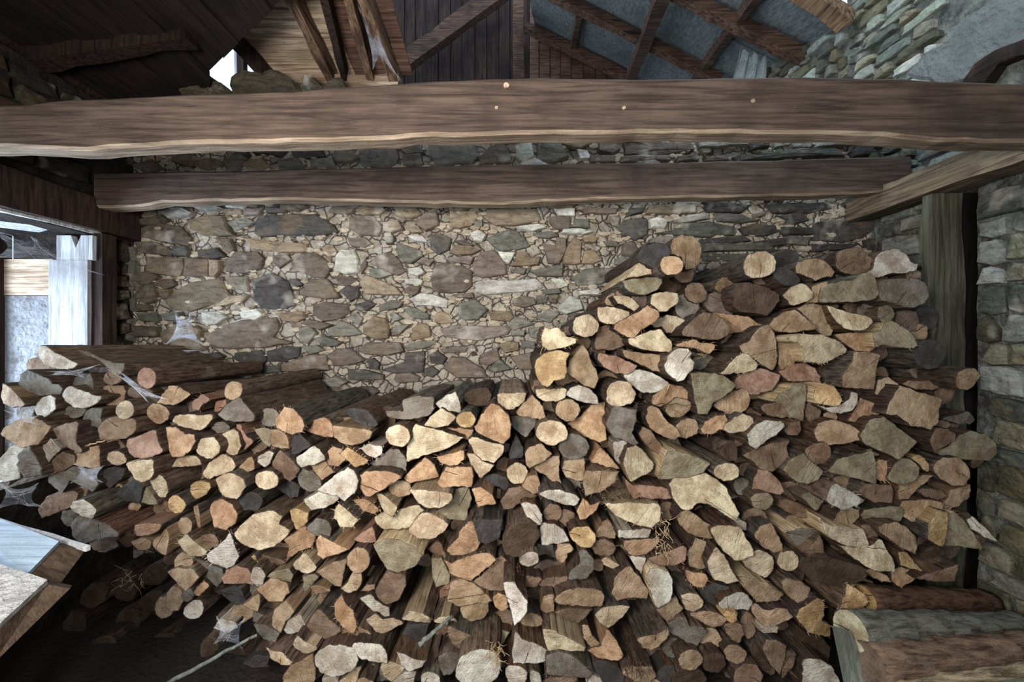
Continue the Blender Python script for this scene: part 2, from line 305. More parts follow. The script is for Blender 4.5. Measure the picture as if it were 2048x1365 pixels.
LOGS = """\
cP6 1344,973 1359,959 1388,957 1416,954 1439,964 1455,982 1460,1001 1470,1022 1462,1036 1444,1027 1430,1015 1411,1006 1395,1006 1378,1018 1364,1016 1350,999|huge kidney-shaped grey-tan log arching over a dark hole
tB6 1770,828 1786,802 1809,774 1849,788 1888,799 1877,821 1870,842 1854,856 1816,849 1793,830|big tan square block tilted on its corner, right side
wR8 914,1334 922,1313 941,1303 964,1299 988,1308 999,1324 999,1348 988,1365 964,1376 931,1371 915,1352|largest pale grey round log at the bottom edge, with whitish bark ring
GB4 1723,872 1744,842 1774,837 1802,861 1833,884 1802,910 1793,917 1763,903 1732,889|grey kite-shaped log with pale bark along its left
dR4 1603,1140 1615,1121 1638,1112 1680,1121 1718,1131 1720,1154 1699,1168 1662,1173 1634,1166|big dark grey-brown log at lower right in shadow
gR5 1757,582 1761,565 1785,560 1808,558 1832,558 1850,564 1859,577 1856,594 1846,605 1827,614 1808,614 1787,606 1759,601|weathered grey round log with a long dark crack, next to the post
cP5 1568,678 1585,671 1642,671 1679,683 1699,699 1697,706 1677,715 1653,727 1632,726 1611,722 1602,697 1592,686 1574,685|long cream oval log with a torn pale left edge
GW5 1380,748 1411,747 1446,753 1474,772 1453,790 1427,807 1416,827 1397,827 1388,788|large tan wedge narrowing downwards with a bark-lined left edge
cP6 477,1063 494,1044 508,1032 541,1025 559,1039 552,1053 573,1065 564,1079 545,1093 517,1097 498,1088 482,1074|broad cream oval log with a jagged right edge
GP2 1873,905 1901,893 1917,872 1938,863 1966,870 1988,886 1990,908 1978,922 1943,920 1896,917|dull greenish-brown tongue-shaped log at the pile's right edge
tB3 1705,706 1733,706 1760,712 1754,734 1753,780 1726,776 1686,774 1684,753 1698,730|pale tan four-sided log with concave sides
GB5 1650,570 1682,563 1705,561 1719,549 1733,549 1744,561 1752,587 1745,598 1726,601 1691,603 1649,603|big grey-green squared log shaped like a boot
tH3 1478,691 1499,683 1506,666 1525,653 1534,652 1546,666 1553,685 1556,708 1555,730 1547,739 1532,732 1510,718 1485,706|tall tan half-round log curved to the right like a shark fin
GW6 746,1097 766,1084 798,1081 827,1095 844,1107 831,1126 789,1147 775,1138 759,1117|large greenish-cream fan-shaped log with a yellow right edge
cP4 818,919 819,886 833,851 859,858 894,870 923,879 894,898 856,908 823,919|large greenish-cream wedge pointing right
dB2 1475,570 1499,568 1528,577 1552,591 1556,603 1544,617 1535,630 1509,625 1485,622 1474,612 1470,591|large dark brown blocky log, just right of the purplish-brown block
oW8 951,854 964,832 983,807 999,814 1016,830 1021,851 1018,875 1006,889 978,877 955,865|big orange wedge with a dark radial crack, centre of the pile
dR7 1006,1088 1016,1065 1034,1046 1055,1043 1074,1056 1077,1077 1062,1100 1034,1118 1011,1110|largest dark brown round log, centre of the lower pile
GB5 1336,905 1350,902 1383,912 1416,927 1402,945 1364,957 1322,959 1320,950|grey-green split log with a bright cream side face
bB3 950,1159 976,1140 1002,1117 1018,1131 1011,1149 1030,1154 1055,1154 1082,1161 1070,1175 1034,1173 1002,1178 973,1173|long orange-brown splintered slab lying level, lower middle
bP-4 1668,533 1665,509 1682,502 1714,495 1738,507 1754,521 1752,537 1726,547 1691,547 1675,540|dusky pinkish-brown block at the top right of the stack
cH4 1673,1088 1704,1095 1741,1097 1770,1084 1781,1107 1789,1131 1786,1142 1756,1140 1723,1128 1697,1107|long smooth cream-grey log hanging to the lower right
tP5 1225,1187 1230,1154 1247,1135 1259,1131 1277,1154 1298,1187 1294,1202 1270,1197 1235,1202|large squarish tan-grey log, right of the lower middle
bP3 1486,910 1505,898 1540,889 1580,882 1573,900 1580,917 1563,931 1547,945 1523,938 1505,922|brown rounded log, just below the chalk-white log
wR8 632,1315 639,1303 655,1296 681,1296 705,1303 714,1320 705,1338 681,1350 662,1350 644,1341 634,1329|large bluish-white oval log at the bottom, left of the middle
yP4 1596,1215 1612,1210 1636,1199 1651,1210 1650,1236 1645,1243 1664,1255 1663,1276 1638,1271 1615,1262 1598,1241 1589,1231|large yellowish ragged log, lower right by the lying logs
bP4 1367,664 1373,655 1387,640 1410,626 1427,629 1443,637 1456,652 1457,664 1450,671 1434,679 1410,678 1380,672 1367,671|large brown almond-shaped log with close grain lines
cB5 1212,1011 1261,1008 1316,1009 1320,1025 1315,1040 1301,1053 1270,1048 1235,1034|broad cream log with growth rings under a fringe of bark shreds
wR2 1608,1324 1622,1320 1645,1322 1664,1336 1676,1360 1676,1376 1608,1376|large dim violet-grey round log at the bottom right
oW-2 1138,849 1161,835 1184,814 1210,807 1209,851 1210,877 1196,882 1166,870|big flat rust-orange wedge in shadow right of centre
GB4 1662,945 1680,922 1709,912 1741,903 1746,926 1743,966 1718,958 1683,951|dark grey four-sided log with a furry left edge
yP8 1072,734 1075,720 1087,710 1103,704 1122,704 1137,708 1134,718 1129,730 1131,739 1127,755 1108,760 1094,773 1085,769 1078,758 1073,746|big honey-coloured log with grey bark rim at the stack's left edge
cR7 1426,1065 1437,1057 1458,1054 1481,1056 1488,1074 1500,1093 1501,1105 1486,1114 1470,1119 1453,1107 1437,1086|pale log with thick knobbly whitish rind, lower right
tR3 1863,940 1873,924 1896,917 1924,919 1941,936 1941,954 1927,968 1901,971 1880,959|large plain yellowish-brown round log at the pile's right edge
rP0 1480,753 1494,745 1522,738 1555,751 1553,762 1539,780 1515,788 1485,788 1471,772|reddish log under the shark-fin log
gP5 1215,851 1229,814 1250,818 1273,821 1271,842 1263,865 1275,884 1266,890 1245,879 1227,872|grey gnarled bone-shaped log right of centre
gW4 1095,1315 1119,1306 1142,1313 1166,1329 1184,1343 1175,1354 1147,1352 1093,1350|grey hairy-topped wedge at the bottom, right of the round ones
tP2 1339,489 1345,481 1363,472 1387,475 1401,486 1405,500 1402,521 1392,535 1373,537 1368,528 1363,515 1347,510 1339,510|rounded pinkish-tan log topping the left peak of the stack
cW5 1641,1039 1662,1051 1699,1056 1730,1063 1741,1093 1723,1098 1690,1091 1662,1077 1648,1067|yellowish split wedge with a bright cream left edge
oW-3 1431,659 1424,640 1428,625 1447,629 1468,631 1494,635 1525,653 1523,659 1499,663 1466,666 1433,670|orange-brown wedge-shaped log, below and right of the purplish-brown block
GB3 1566,940 1580,919 1608,908 1622,924 1648,943 1636,961 1615,968 1596,964|large grey-green log with frayed upper-left fibres
tR3 1634,865 1643,847 1666,841 1699,851 1722,874 1695,884 1657,891 1641,884|smooth dim egg-shaped log left of a grey kite-shaped one
gB0 94,957 112,945 141,933 159,938 188,957 199,966 188,982 169,973 141,961 127,985 98,966|grey blocky log, just above the small bluish-white block
tP1 1590,619 1611,610 1635,610 1656,622 1670,636 1672,655 1666,671 1651,670 1630,658 1614,639|tan rounded log, just above the long cream oval log
wL-2 1738,548 1752,537 1757,514 1768,503 1792,499 1808,512 1815,526 1826,530 1823,542 1803,548 1780,547 1759,554|flaking white rotten log at the top right, by the post
GW4 1765,662 1773,648 1787,642 1803,652 1822,671 1829,690 1820,696 1785,694 1768,689 1752,694 1750,666|grey-green wedge with a torn pale edge, right side of the mound
oP4 890,1126 905,1131 922,1121 959,1107 978,1106 990,1117 973,1133 941,1159 922,1156 901,1149|golden-tan log with a frayed left tip, lower middle
bP4 752,1178 766,1159 775,1142 810,1149 811,1168 798,1196 780,1209 766,1209 752,1196|tan drum-like log with criss-cross scratches, lower middle
tW4 1168,691 1176,704 1181,722 1192,744 1194,758 1186,775 1171,771 1152,758 1133,744 1141,722|tall tan wedge standing point-up beside the honey-coloured log
tR4 569,1352 583,1329 606,1320 625,1306 627,1334 627,1369 595,1376 569,1371|dim tan log at the picture's bottom edge, left of the white oval
tP6 14,866 19,855 35,842 54,836 75,844 89,856 84,872 75,886 54,893 35,884|brownish-pink six-sided log near the left edge
cH3 749,1039 766,1027 798,1022 834,1011 848,1022 836,1043 810,1055 766,1058|cream half-round log, just left of the cream fan-shaped log
gH3 143,1051 152,1035 173,1037 211,1051 232,1065 234,1072 206,1077 169,1084 152,1072|dusky grey half-round log above the dark hollow
tH5 1107,1201 1123,1187 1147,1178 1180,1178 1205,1189 1204,1215 1175,1213 1140,1210 1116,1207|wide tan half-round log, flat side down, lower right of centre
GP2 1547,804 1556,790 1584,773 1605,770 1610,800 1609,842 1584,835 1566,809|grey-green split log with frayed edge fibres, right mound
oS6 1293,612 1314,624 1315,635 1307,645 1281,660 1269,674 1256,673 1231,658 1232,649 1265,630 1279,624|orange-brown split slab tilted up to the right, fibres torn on its edge
gB2 39,769 45,750 56,742 75,748 98,760 103,769 115,769 124,776 117,790 94,790 77,790 59,785 42,785|grey square-topped block half veiled by cobweb, far left
wH6 1303,1140 1322,1140 1336,1147 1345,1163 1344,1185 1336,1201 1312,1213 1301,1185 1294,1154|light grey half-round log with a pink split side, lower right
gP4 1338,1250 1355,1231 1369,1234 1378,1250 1402,1252 1412,1262 1402,1276 1397,1295 1383,1298 1369,1283 1343,1269|star-shaped grey log with three rounded lobes
tH5 1756,1056 1770,1049 1798,1049 1821,1060 1835,1079 1833,1095 1826,1108 1802,1095 1779,1079 1760,1067|rounded greyish-tan oval log right of the long split wedge
cB4 1245,926 1256,898 1275,893 1294,910 1309,931 1301,943 1259,959|tan kite-shaped log, left of a two-faced split one
oH5 894,1102 917,1077 920,1063 941,1039 957,1067 959,1084 950,1102 927,1113 905,1112|tan-orange crescent-like log curving up to a point, lower middle
kR2 1891,708 1886,723 1872,736 1854,737 1838,729 1830,716 1828,700 1838,686 1854,681 1872,684 1884,693|dark charcoal round log leaning by the post
oH7 713,957 728,947 756,943 787,945 804,952 784,966 735,994 721,975|big orange half-round log with flat side slanting down-right
rH6 252,882 277,872 305,862 314,882 327,901 323,906 300,914 277,914 260,905 253,893|large rosy half-round log left of the middle
GW3 1883,1091 1894,1065 1901,1035 1915,1029 1929,1042 1941,1067 1952,1093 1915,1090|grey-green trapezoid log with a torn yellow side, right edge
wH4 1249,752 1265,739 1288,742 1312,751 1333,762 1337,771 1324,780 1302,786 1284,785 1265,772|whitish half-round log below two tan slabs
tH5 897,1199 903,1166 924,1163 955,1178 983,1206 969,1209 950,1206 922,1210 905,1203|cream-tan half-round log with cracks, left of the white kite
wP3 1,928 14,898 30,884 61,893 42,914 38,924 40,938 47,954 23,959 5,950|bluish-white log at the far left, second of a stacked pair
gB4 805,802 830,795 863,797 866,818 854,832 823,837 798,837 777,832 774,823 807,821|rough grey gnarled log high on the pile's dip
GP0 873,1022 894,1008 908,982 934,978 941,999 934,1022 934,1039 889,1036|grey-green rounded log, just right of the large clean whitish half-round log
cH4 1481,1119 1495,1105 1514,1098 1533,1105 1547,1124 1546,1145 1535,1159 1514,1149 1495,1135|smooth olive-tan half-round log leaning right, lower right
tP2 1587,536 1592,527 1611,520 1639,519 1658,526 1675,543 1668,551 1649,554 1632,561 1618,555 1590,547|tan rounded log, just right of the small charcoal round log
wP5 415,1108 438,1093 450,1082 464,1065 470,1089 475,1115 464,1133 450,1140 431,1131 417,1122|pale grey-white splintered log with two peaks
cH5 1260,677 1281,671 1298,663 1321,659 1328,671 1341,683 1339,703 1317,703 1286,699 1271,694 1261,687|chalky pale flat-bottomed log under the tilted orange slab
tP4 1357,1039 1364,1025 1373,1019 1399,1035 1431,1060 1423,1077 1397,1076 1378,1067 1362,1053|brownish leaf-shaped log below the kidney-shaped one
cW4 1416,1126 1423,1107 1430,1093 1446,1110 1462,1140 1479,1163 1453,1168 1432,1161 1420,1145|peach-tan wedge standing upright with bark at its top, lower right
cW4 1087,1257 1102,1257 1135,1276 1170,1297 1166,1306 1098,1304 1091,1283|dull cream wedge with a long sloping upper edge, lower centre
oW5 328,858 349,858 370,870 390,870 391,882 384,900 370,911 347,914 340,905|orange-hearted wedge right of the rosy half-round log
wP5 1025,1302 1032,1269 1048,1283 1072,1290 1095,1304 1100,1318 1072,1323 1030,1323|whitish rounded log, above and right of the grey-white round log
wP6 1494,870 1509,851 1528,843 1559,844 1569,854 1552,872 1528,886 1514,899 1502,891|chalk-white log split like a shield, right of centre
cR6 1491,523 1498,510 1515,506 1530,505 1543,513 1549,526 1548,540 1536,550 1522,555 1506,555 1495,549 1491,537|large pale round log with crack lines at the top of the right mound
wP8 641,978 662,959 691,940 702,945 713,966 709,985 691,999 677,990 653,985|tall pale mouldy log with speckled face
tP2 1804,1018 1812,1006 1845,1001 1882,1005 1877,1022 1854,1036 1821,1043 1807,1034|tan rounded log, above and right of the rounded greyish-tan oval log
cR8 1135,866 1130,880 1115,889 1099,892 1084,884 1074,873 1074,859 1083,845 1099,841 1115,842 1129,852|large round log with a pale outer ring, centre
wW4 1648,999 1662,975 1673,970 1699,982 1734,1004 1713,1013 1685,1018 1662,1009|cream wedge pointing right below the furry-edged grey one
wP7 1333,730 1338,713 1345,706 1359,698 1375,699 1380,708 1375,715 1385,725 1383,739 1375,746 1368,758 1356,762 1342,751 1334,741|pale twisted log with a curled lobe on its right
tP2 1544,650 1553,636 1574,624 1590,621 1611,640 1625,657 1604,662 1578,666 1555,662 1546,657|tan rounded log, just below the small cream squarish log
dB-4 1596,1296 1612,1270 1645,1278 1659,1296 1655,1324 1622,1315 1603,1315|dark brown blocky log, just above the large dim violet-grey round log
cH5 818,1058 842,1030 856,1028 894,1051 887,1065 863,1076 840,1073|cream fan-shaped log with rays and a small hole
GP2 1727,1034 1732,1022 1756,1015 1793,1011 1802,1022 1798,1041 1774,1053 1744,1050|grey-green rounded log, above and left of the rounded greyish-tan oval log
tP3 1168,968 1173,943 1234,943 1227,964 1198,985 1173,993|large dull log with a ragged black top edge
cR6 1212,800 1215,781 1220,769 1238,762 1259,767 1271,786 1266,804 1245,812 1222,811|round cream log with a curved dark crack right of centre
tH2 1426,811 1444,797 1481,780 1498,782 1500,800 1491,818 1472,829 1448,825|tan oval log under the big downward wedge
oP7 550,837 562,828 570,815 588,818 604,835 610,851 604,863 578,868 562,862 550,858|splintered bright orange log with a tattered top
gR6 1177,895 1171,908 1160,918 1143,920 1128,915 1120,902 1119,888 1128,875 1143,867 1159,871 1171,880|rough-faced round log touching the big ringed one
cH7 819,980 856,981 903,985 901,1001 880,1016 856,1018 835,1006|large clean whitish half-round log, flat side up
bQ-2 1197,655 1218,652 1230,659 1246,673 1253,685 1244,694 1223,699 1192,699 1190,690 1194,666|brown quarter-cut log, just below the bright cream half-round log
tW3 1479,1156 1505,1159 1533,1166 1563,1187 1549,1199 1514,1204 1495,1182|dull tan wedge pointing right with a pale splinter along its left
oP5 420,1022 428,1006 445,1000 463,1011 474,1029 470,1046 452,1058 430,1053|orange pear-shaped log with a drop-like outline
yB3 1852,1077 1856,1049 1880,1023 1901,1030 1896,1060 1883,1092 1866,1084|yellowish blocky log, just left of the grey-green trapezoid log
kQ6 1278,514 1283,500 1293,492 1312,486 1331,489 1339,498 1339,510 1324,519 1320,533 1317,541 1295,530 1278,523|charcoal-grey cracked wedge log at the top of the stack's left peak
rP0 1560,744 1585,730 1611,727 1630,737 1639,753 1635,765 1607,762 1574,762|reddish rounded log, below and left of the long cream oval log
bP-4 82,1018 98,993 131,981 150,990 145,1014 112,1025 89,1035|brown rounded log, just left of the small bluish-white block
tH6 1294,837 1298,818 1308,813 1320,821 1331,840 1350,856 1359,870 1345,878 1324,872 1303,858|big cream half-round log slanting like a slice of bread
dR0 1341,1348 1364,1338 1402,1343 1413,1360 1411,1374 1345,1374|dark brown round log, just below the dim tan round log near the bottom
bB0 1718,990 1732,968 1777,970 1781,990 1784,1011 1760,1015 1741,1001|brown blocky log, just below the little orange block
bW4 612,1255 623,1236 634,1224 660,1241 684,1255 670,1269 648,1275 625,1271|purplish-brown fan-shaped log low in the middle left
bR4 204,856 209,844 223,836 241,835 258,842 265,856 262,868 251,877 230,879 211,875|large oval brown log with diagonal saw marks
tH6 667,851 705,855 742,863 738,877 723,886 700,892 681,886 671,872|large cream-orange half-round log, flat side up
gP3 738,929 761,915 780,900 798,900 812,917 812,944 784,940 752,936|large slate-grey log with a rounded top
oP4 875,964 894,938 912,936 941,938 945,952 941,973 910,971 889,974|orange log split in two lobes by a crack
BB-5 1410,601 1417,591 1434,585 1450,594 1462,595 1477,606 1469,619 1457,631 1438,633 1420,622|purplish-brown block with a notched upper edge
GR3 1775,959 1791,931 1805,919 1821,919 1835,933 1835,950 1821,964 1800,970|pale greenish round log next to the little orange block
tS2 1243,699 1265,704 1281,707 1298,708 1335,712 1332,732 1322,744 1307,742 1288,732 1267,722 1251,714|tan thin log, just below the chalky pale flat-bottomed log
tH2 1502,1215 1512,1208 1533,1222 1566,1217 1596,1231 1566,1243 1547,1250 1523,1248 1512,1236|shallow arched brown log above a greenish chip
bP4 896,1267 898,1255 917,1260 941,1271 964,1267 962,1283 950,1299 922,1304 905,1290|dark-hearted pinkish log under a wedge of torn bark
cH4 1190,1229 1203,1215 1234,1209 1257,1210 1252,1227 1236,1243 1217,1261 1201,1248|cream half-round log, below and left of the large squarish tan-grey log
oW1 1695,842 1709,821 1723,797 1746,807 1773,814 1763,825 1739,842 1713,845|flat orange-brown wedge left of the big tilted square block
cS4 1662,612 1676,615 1696,624 1735,635 1738,645 1724,659 1703,662 1686,655 1675,643|cream thin log, just above the small orange-brown log
bH3 103,860 131,849 159,845 155,875 152,884 166,901 155,905 131,893 112,875|brown half-round log, just right of the brownish-pink six-sided log near the
bB1 1523,1296 1533,1280 1552,1282 1575,1296 1570,1320 1559,1348 1540,1327|brown blocky log, just below the shallow arched brown log
oH5 1243,1077 1270,1077 1298,1080 1320,1080 1316,1093 1303,1107 1282,1114 1263,1110 1249,1095|orange-brown half-round log under a pale flake, lower right of centre
oP2 1305,790 1336,770 1362,774 1380,788 1385,800 1350,797 1336,807 1322,814 1305,807|orange-brown rounded log, just above the big cream half-round log
kB5 948,1042 964,1039 995,1042 1004,1046 997,1079 971,1087 959,1081|smoky log with reddish bark hanging above, lower middle
cP4 937,884 943,877 973,884 1007,891 1004,908 988,922 964,919 950,908|cream log with yellow outer band under the big orange wedge
bP1 1854,879 1863,856 1891,858 1915,870 1913,884 1891,896 1870,905|brown rounded log, just left of the dull greenish-brown tongue-shaped log
wB12 1007,1175 1030,1170 1039,1185 1053,1203 1054,1220 1044,1234 1029,1245 1024,1227 1018,1208|bright white kite-shaped sliver hanging in front of the lower pile
gH4 1156,1102 1168,1098 1184,1112 1187,1135 1175,1159 1152,1163 1138,1163 1142,1142 1159,1128|grey half-round log, just below the knobbly ochre round log
cW2 1090,652 1099,659 1115,655 1127,666 1134,673 1149,679 1148,686 1129,694 1099,701 1088,691 1085,678|splintered cream wedge with a long sliver hanging from it
tW3 1509,1070 1519,1056 1545,1049 1559,1077 1566,1102 1547,1105 1523,1091|tan wedge-shaped log, just above the smooth olive-tan half-round log
cH5 1436,747 1445,741 1455,730 1469,715 1488,708 1504,715 1516,727 1518,738 1499,745 1471,747 1448,748|pale half-round log edged with a ragged white strip
rP2 1253,961 1268,971 1294,971 1317,975 1342,978 1341,997 1312,997 1280,994 1268,997 1256,980|reddish rounded log, above and right of the broad cream log
kR3 1187,1334 1198,1324 1236,1338 1248,1352 1241,1371 1203,1371|charcoal log at the bottom edge under the orange wedge
oP-2 1675,671 1698,666 1731,667 1751,679 1747,690 1733,705 1710,703 1691,687|small orange-brown log tucked behind a long pale one
bP1 1472,1343 1488,1329 1512,1329 1523,1348 1519,1371 1472,1371|brown rounded log, just right of the dim tan round log near the bottom
gP3 1568,1063 1584,1060 1598,1056 1622,1060 1642,1070 1636,1084 1603,1100 1584,1081|dark grey rough log with orange torn wood on top
yB3 1676,1215 1692,1192 1699,1173 1732,1192 1737,1206 1699,1227 1690,1231|yellow splintered log just above the lying log
bP5 546,929 555,912 564,902 578,912 597,938 588,954 576,964 562,957 550,940|dusky pink rounded log in the middle of the left pile
GH3 1246,560 1321,556 1320,570 1312,580 1298,588 1279,589 1263,584 1251,575|cracked dark grey-green half-round log under the cream wedge
tH4 672,1278 684,1260 714,1250 738,1260 746,1278 738,1285 700,1285|tan half-round log, below and right of the pinkish spear-shaped log
tP2 1373,1105 1385,1093 1392,1078 1416,1088 1413,1112 1416,1133 1395,1139 1378,1128|tan rounded log, just above the small reddish crumbly log
dR-2 1890,1117 1886,1130 1876,1138 1862,1142 1848,1135 1842,1124 1841,1110 1850,1099 1862,1093 1876,1093 1888,1103|dark brown round log, above and left of the dim brown log
tP3 1561,1163 1575,1159 1598,1163 1620,1178 1612,1206 1598,1210 1577,1192 1566,1178|tan rounded log, just below the ringed round log
wH2 129,790 134,778 143,773 159,781 178,788 199,795 192,804 178,814 164,816 150,814 134,804|pale half-round log behind the cobweb on the left
oB4 570,1081 606,1057 627,1072 627,1084 620,1095 599,1102 578,1114 580,1093|peach-orange log with torn tooth-like left edge
rS4 1199,706 1218,712 1230,711 1244,719 1271,731 1265,741 1256,749 1235,747 1216,739 1204,730 1198,718|reddish thin log, just right of the tall tan wedge
gW5 443,829 456,809 475,796 489,811 505,832 504,841 489,843 459,841|grey three-cornered log under the round tan one
wH4 1437,1209 1453,1192 1477,1185 1493,1189 1505,1206 1499,1222 1472,1220 1444,1217|pale grey half-round log with bright rim, lower right
rH4 1296,1117 1317,1110 1341,1102 1364,1094 1373,1098 1370,1124 1350,1132 1327,1131 1305,1126|pinkish curved log with a shredded twig resting on it
cH3 1196,615 1218,614 1235,617 1260,624 1258,633 1249,643 1228,649 1213,649 1202,643 1195,633|bright cream half-round log with a dark split face above it
wH6 705,1296 712,1287 738,1289 761,1292 770,1303 775,1327 747,1322 723,1315|pale half-round log right of the big white oval
cR4 1198,652 1192,664 1182,672 1167,674 1153,669 1145,659 1146,646 1153,635 1167,630 1181,630 1193,639|round cream log with a pale heart, standing alone at the stack's left shoulder
rP2 1507,980 1512,959 1521,943 1538,943 1554,957 1563,980 1554,987 1528,984|reddish rounded log, just left of the large grey-green log
bR1 1661,908 1659,920 1648,928 1633,931 1621,924 1613,914 1612,901 1621,889 1633,885 1648,885 1658,895|brown round log, above and right of the large grey-green log
kB3 805,1269 816,1248 856,1248 849,1271 823,1295 805,1292|charcoal-blue log with a slanting pale stick beside it
oW4 811,954 829,936 850,917 866,931 875,954 845,961 822,965|tan-orange three-cornered log right of the big orange half-round
gW3 391,1117 412,1124 448,1136 445,1159 429,1178 410,1157|grey wedge-shaped log, below and left of the pale grey-white splintered log
kB0 1404,1178 1430,1168 1465,1175 1453,1189 1434,1213 1425,1216 1409,1199|charcoal blocky log, just left of the pale grey half-round log
oW2 1175,1304 1203,1295 1215,1264 1234,1285 1245,1306 1234,1316 1198,1316|orange-brown wedge-shaped log, just above the charcoal log
cH5 409,945 417,928 429,917 445,912 462,921 470,935 459,945 438,950 420,957 409,954|light pinkish half-round log with its flat side down
tW3 637,1140 670,1124 691,1121 688,1140 681,1175 670,1173 653,1156|tan wedge-shaped log, just below the salmon-coloured wedge
cP6 436,959 448,950 464,950 483,961 488,975 476,996 462,995 445,982|cream half-moon log with fine slanting lines
cH7 254,928 281,921 307,920 306,945 298,959 284,965 270,958 260,942|cream shield-shaped log with a curved crack
yR4 1629,797 1634,776 1650,768 1671,776 1680,795 1673,811 1650,810 1634,807|glossy amber round log with torn straw-coloured side
wH8 82,692 94,696 112,708 131,718 150,727 143,736 127,739 103,734 89,725 81,713 79,701|whitish half-round log on top of the pile by the window
oP5 667,1213 681,1196 691,1215 705,1220 716,1250 707,1262 681,1245 670,1231|pinkish spear-shaped log with a ragged tip
gR1 592,952 606,938 630,945 644,966 639,980 616,985 597,971|grey round log, just below the clean whitish four-sided log
bP2 1002,1001 1020,978 1039,975 1055,985 1072,994 1048,1004 1023,1015 1009,1016|brown rounded log, above and left of the pale blue-white oval log
wB4 1081,1056 1086,1049 1109,1051 1128,1063 1139,1084 1114,1086 1084,1086|chalky white four-sided log beside the ochre knobbly one
bB0 91,933 112,914 131,903 150,912 150,928 131,938 112,945 94,954|brown blocky log, below and right of the brownish-pink six-sided log near the
tS0 1557,683 1573,684 1585,697 1594,713 1590,727 1574,739 1559,739 1556,720|tan thin log, just right of the tall tan half-round log
rP3 449,1154 457,1138 478,1131 495,1140 504,1157 502,1175 490,1168 469,1168 452,1166|reddish-pink log on the pile's lower left
gP4 39,928 42,910 61,892 68,912 77,938 77,950 49,955 42,942|grey rounded log, just right of the bluish-white log
tP4 1125,938 1128,924 1170,917 1171,945 1168,960 1152,961 1133,952|pinkish lumpy log under the rough-faced round one
tR3 1161,821 1156,833 1146,842 1132,842 1120,837 1111,827 1112,815 1119,804 1132,800 1146,802 1156,809|round tan log with brown scratch marks
wH7 1079,990 1095,980 1123,980 1147,987 1159,997 1149,1013 1128,1011 1093,997|whitish half-round log with the flat side below, centre
kR-10 1875,636 1871,648 1862,657 1849,659 1837,654 1831,643 1830,629 1837,619 1849,613 1862,614 1872,624|charcoal round log, below and right of the weathered grey round log
tP3 517,1178 541,1159 569,1170 576,1187 564,1202 541,1199 527,1189|tan rounded log, below and right of the small whitish leaf-shaped log
oW4 631,1084 639,1074 665,1084 700,1095 677,1105 646,1118 634,1112|salmon-coloured wedge pointing right like an arrowhead
tR6 1914,746 1930,739 1944,738 1956,744 1960,755 1951,772 1937,780 1918,779 1910,762|end of a long bare log poking out past the post at the right
tW4 330,1150 352,1140 384,1140 400,1152 387,1168 375,1179 352,1166|tan wedge-shaped log, just below the pale cream block
tW3 1034,825 1048,807 1065,793 1079,804 1089,825 1091,841 1062,835 1037,831|tan wedge-shaped log, above and left of the large round log
tB2 1105,915 1120,913 1116,945 1122,968 1114,970 1093,952 1065,938 1093,924|tan blocky log, just left of the pinkish lumpy log
cB2 1304,591 1314,587 1333,585 1355,588 1358,601 1352,609 1333,622 1319,623 1311,615 1302,608|pale squarish log with a curved base, below the orange round log
cR7 820,871 818,883 806,892 792,893 780,887 772,877 772,865 780,856 792,851 806,852 816,859|round yellowish-cream log with one slanting crack
tW2 150,912 169,900 195,893 197,914 199,938 173,933 148,928|tan wedge-shaped log, below and left of the large oval brown log
yR5 1138,1067 1152,1057 1175,1054 1187,1065 1191,1081 1180,1095 1159,1093 1145,1081|knobbly ochre round log with a darker heart
gB4 877,1317 894,1303 917,1301 917,1324 903,1348 887,1355 879,1338|dark grey angular log left of the largest bottom round one
wB3 75,886 82,875 94,872 105,879 124,898 110,910 96,925 82,912 75,898|whitish blocky log, below and right of the brownish-pink six-sided log near the
kW0 234,989 248,975 270,959 286,961 285,975 277,1000 272,1008 246,1001|charcoal wedge-shaped log, below and left of the cream shield-shaped log
tP2 1662,1043 1676,1025 1699,1018 1724,1022 1718,1039 1699,1053 1673,1055|tan rounded log, just below the cream wedge
bB1 1833,1159 1854,1149 1884,1138 1910,1126 1908,1163 1873,1165|dim brown log low at the pile's right corner
oH3 610,857 623,843 644,837 660,843 667,854 668,874 644,871 611,863|orange-tan half-round log beside the tattered orange one
tR3 1407,1321 1404,1331 1391,1339 1377,1340 1364,1335 1357,1326 1357,1315 1363,1307 1377,1302 1391,1303 1403,1311|dim tan round log near the bottom right, a ring near its rim
tH3 1380,1231 1402,1222 1425,1224 1453,1236 1441,1252 1427,1258 1402,1245|tan half-round log, above and right of the star-shaped grey log
tP4 1050,912 1058,896 1081,889 1102,908 1091,919 1060,936 1053,931|tan rounded log, below and left of the large round log
wB3 68,818 73,807 87,795 103,792 112,797 112,818 105,825 82,842 73,832|whitish blocky log, just below the grey square-topped block half veiled
tR4 739,1121 735,1133 726,1142 713,1144 702,1138 696,1128 695,1115 702,1105 713,1098 726,1100 736,1109|clean round ochre log, a perfect circle, lower middle
bR-3 1533,1037 1528,1048 1519,1055 1506,1058 1494,1053 1486,1043 1487,1031 1494,1021 1506,1016 1519,1017 1529,1025|brown round log, above and right of the pale log
tP3 1335,809 1350,796 1373,800 1384,809 1378,825 1362,835 1345,835 1331,823|tan rounded log, above and right of the big cream half-round log
dP-5 1635,739 1668,722 1684,725 1687,739 1682,758 1663,762 1642,755|dark brown rounded log, just above the glossy amber round log
dR1 1450,1327 1447,1339 1436,1347 1424,1348 1412,1343 1407,1333 1406,1320 1412,1310 1424,1305 1436,1306 1446,1314|dark brown round log, just right of the dim tan round log near the bottom
cH5 354,831 380,830 394,832 417,831 418,842 408,858 389,859 366,851 353,842|cream half-round log, flat side up, with a small notch
tW3 1312,1217 1331,1201 1352,1199 1366,1220 1350,1234 1336,1245 1327,1236|tan wedge-shaped log, just below the light grey half-round log
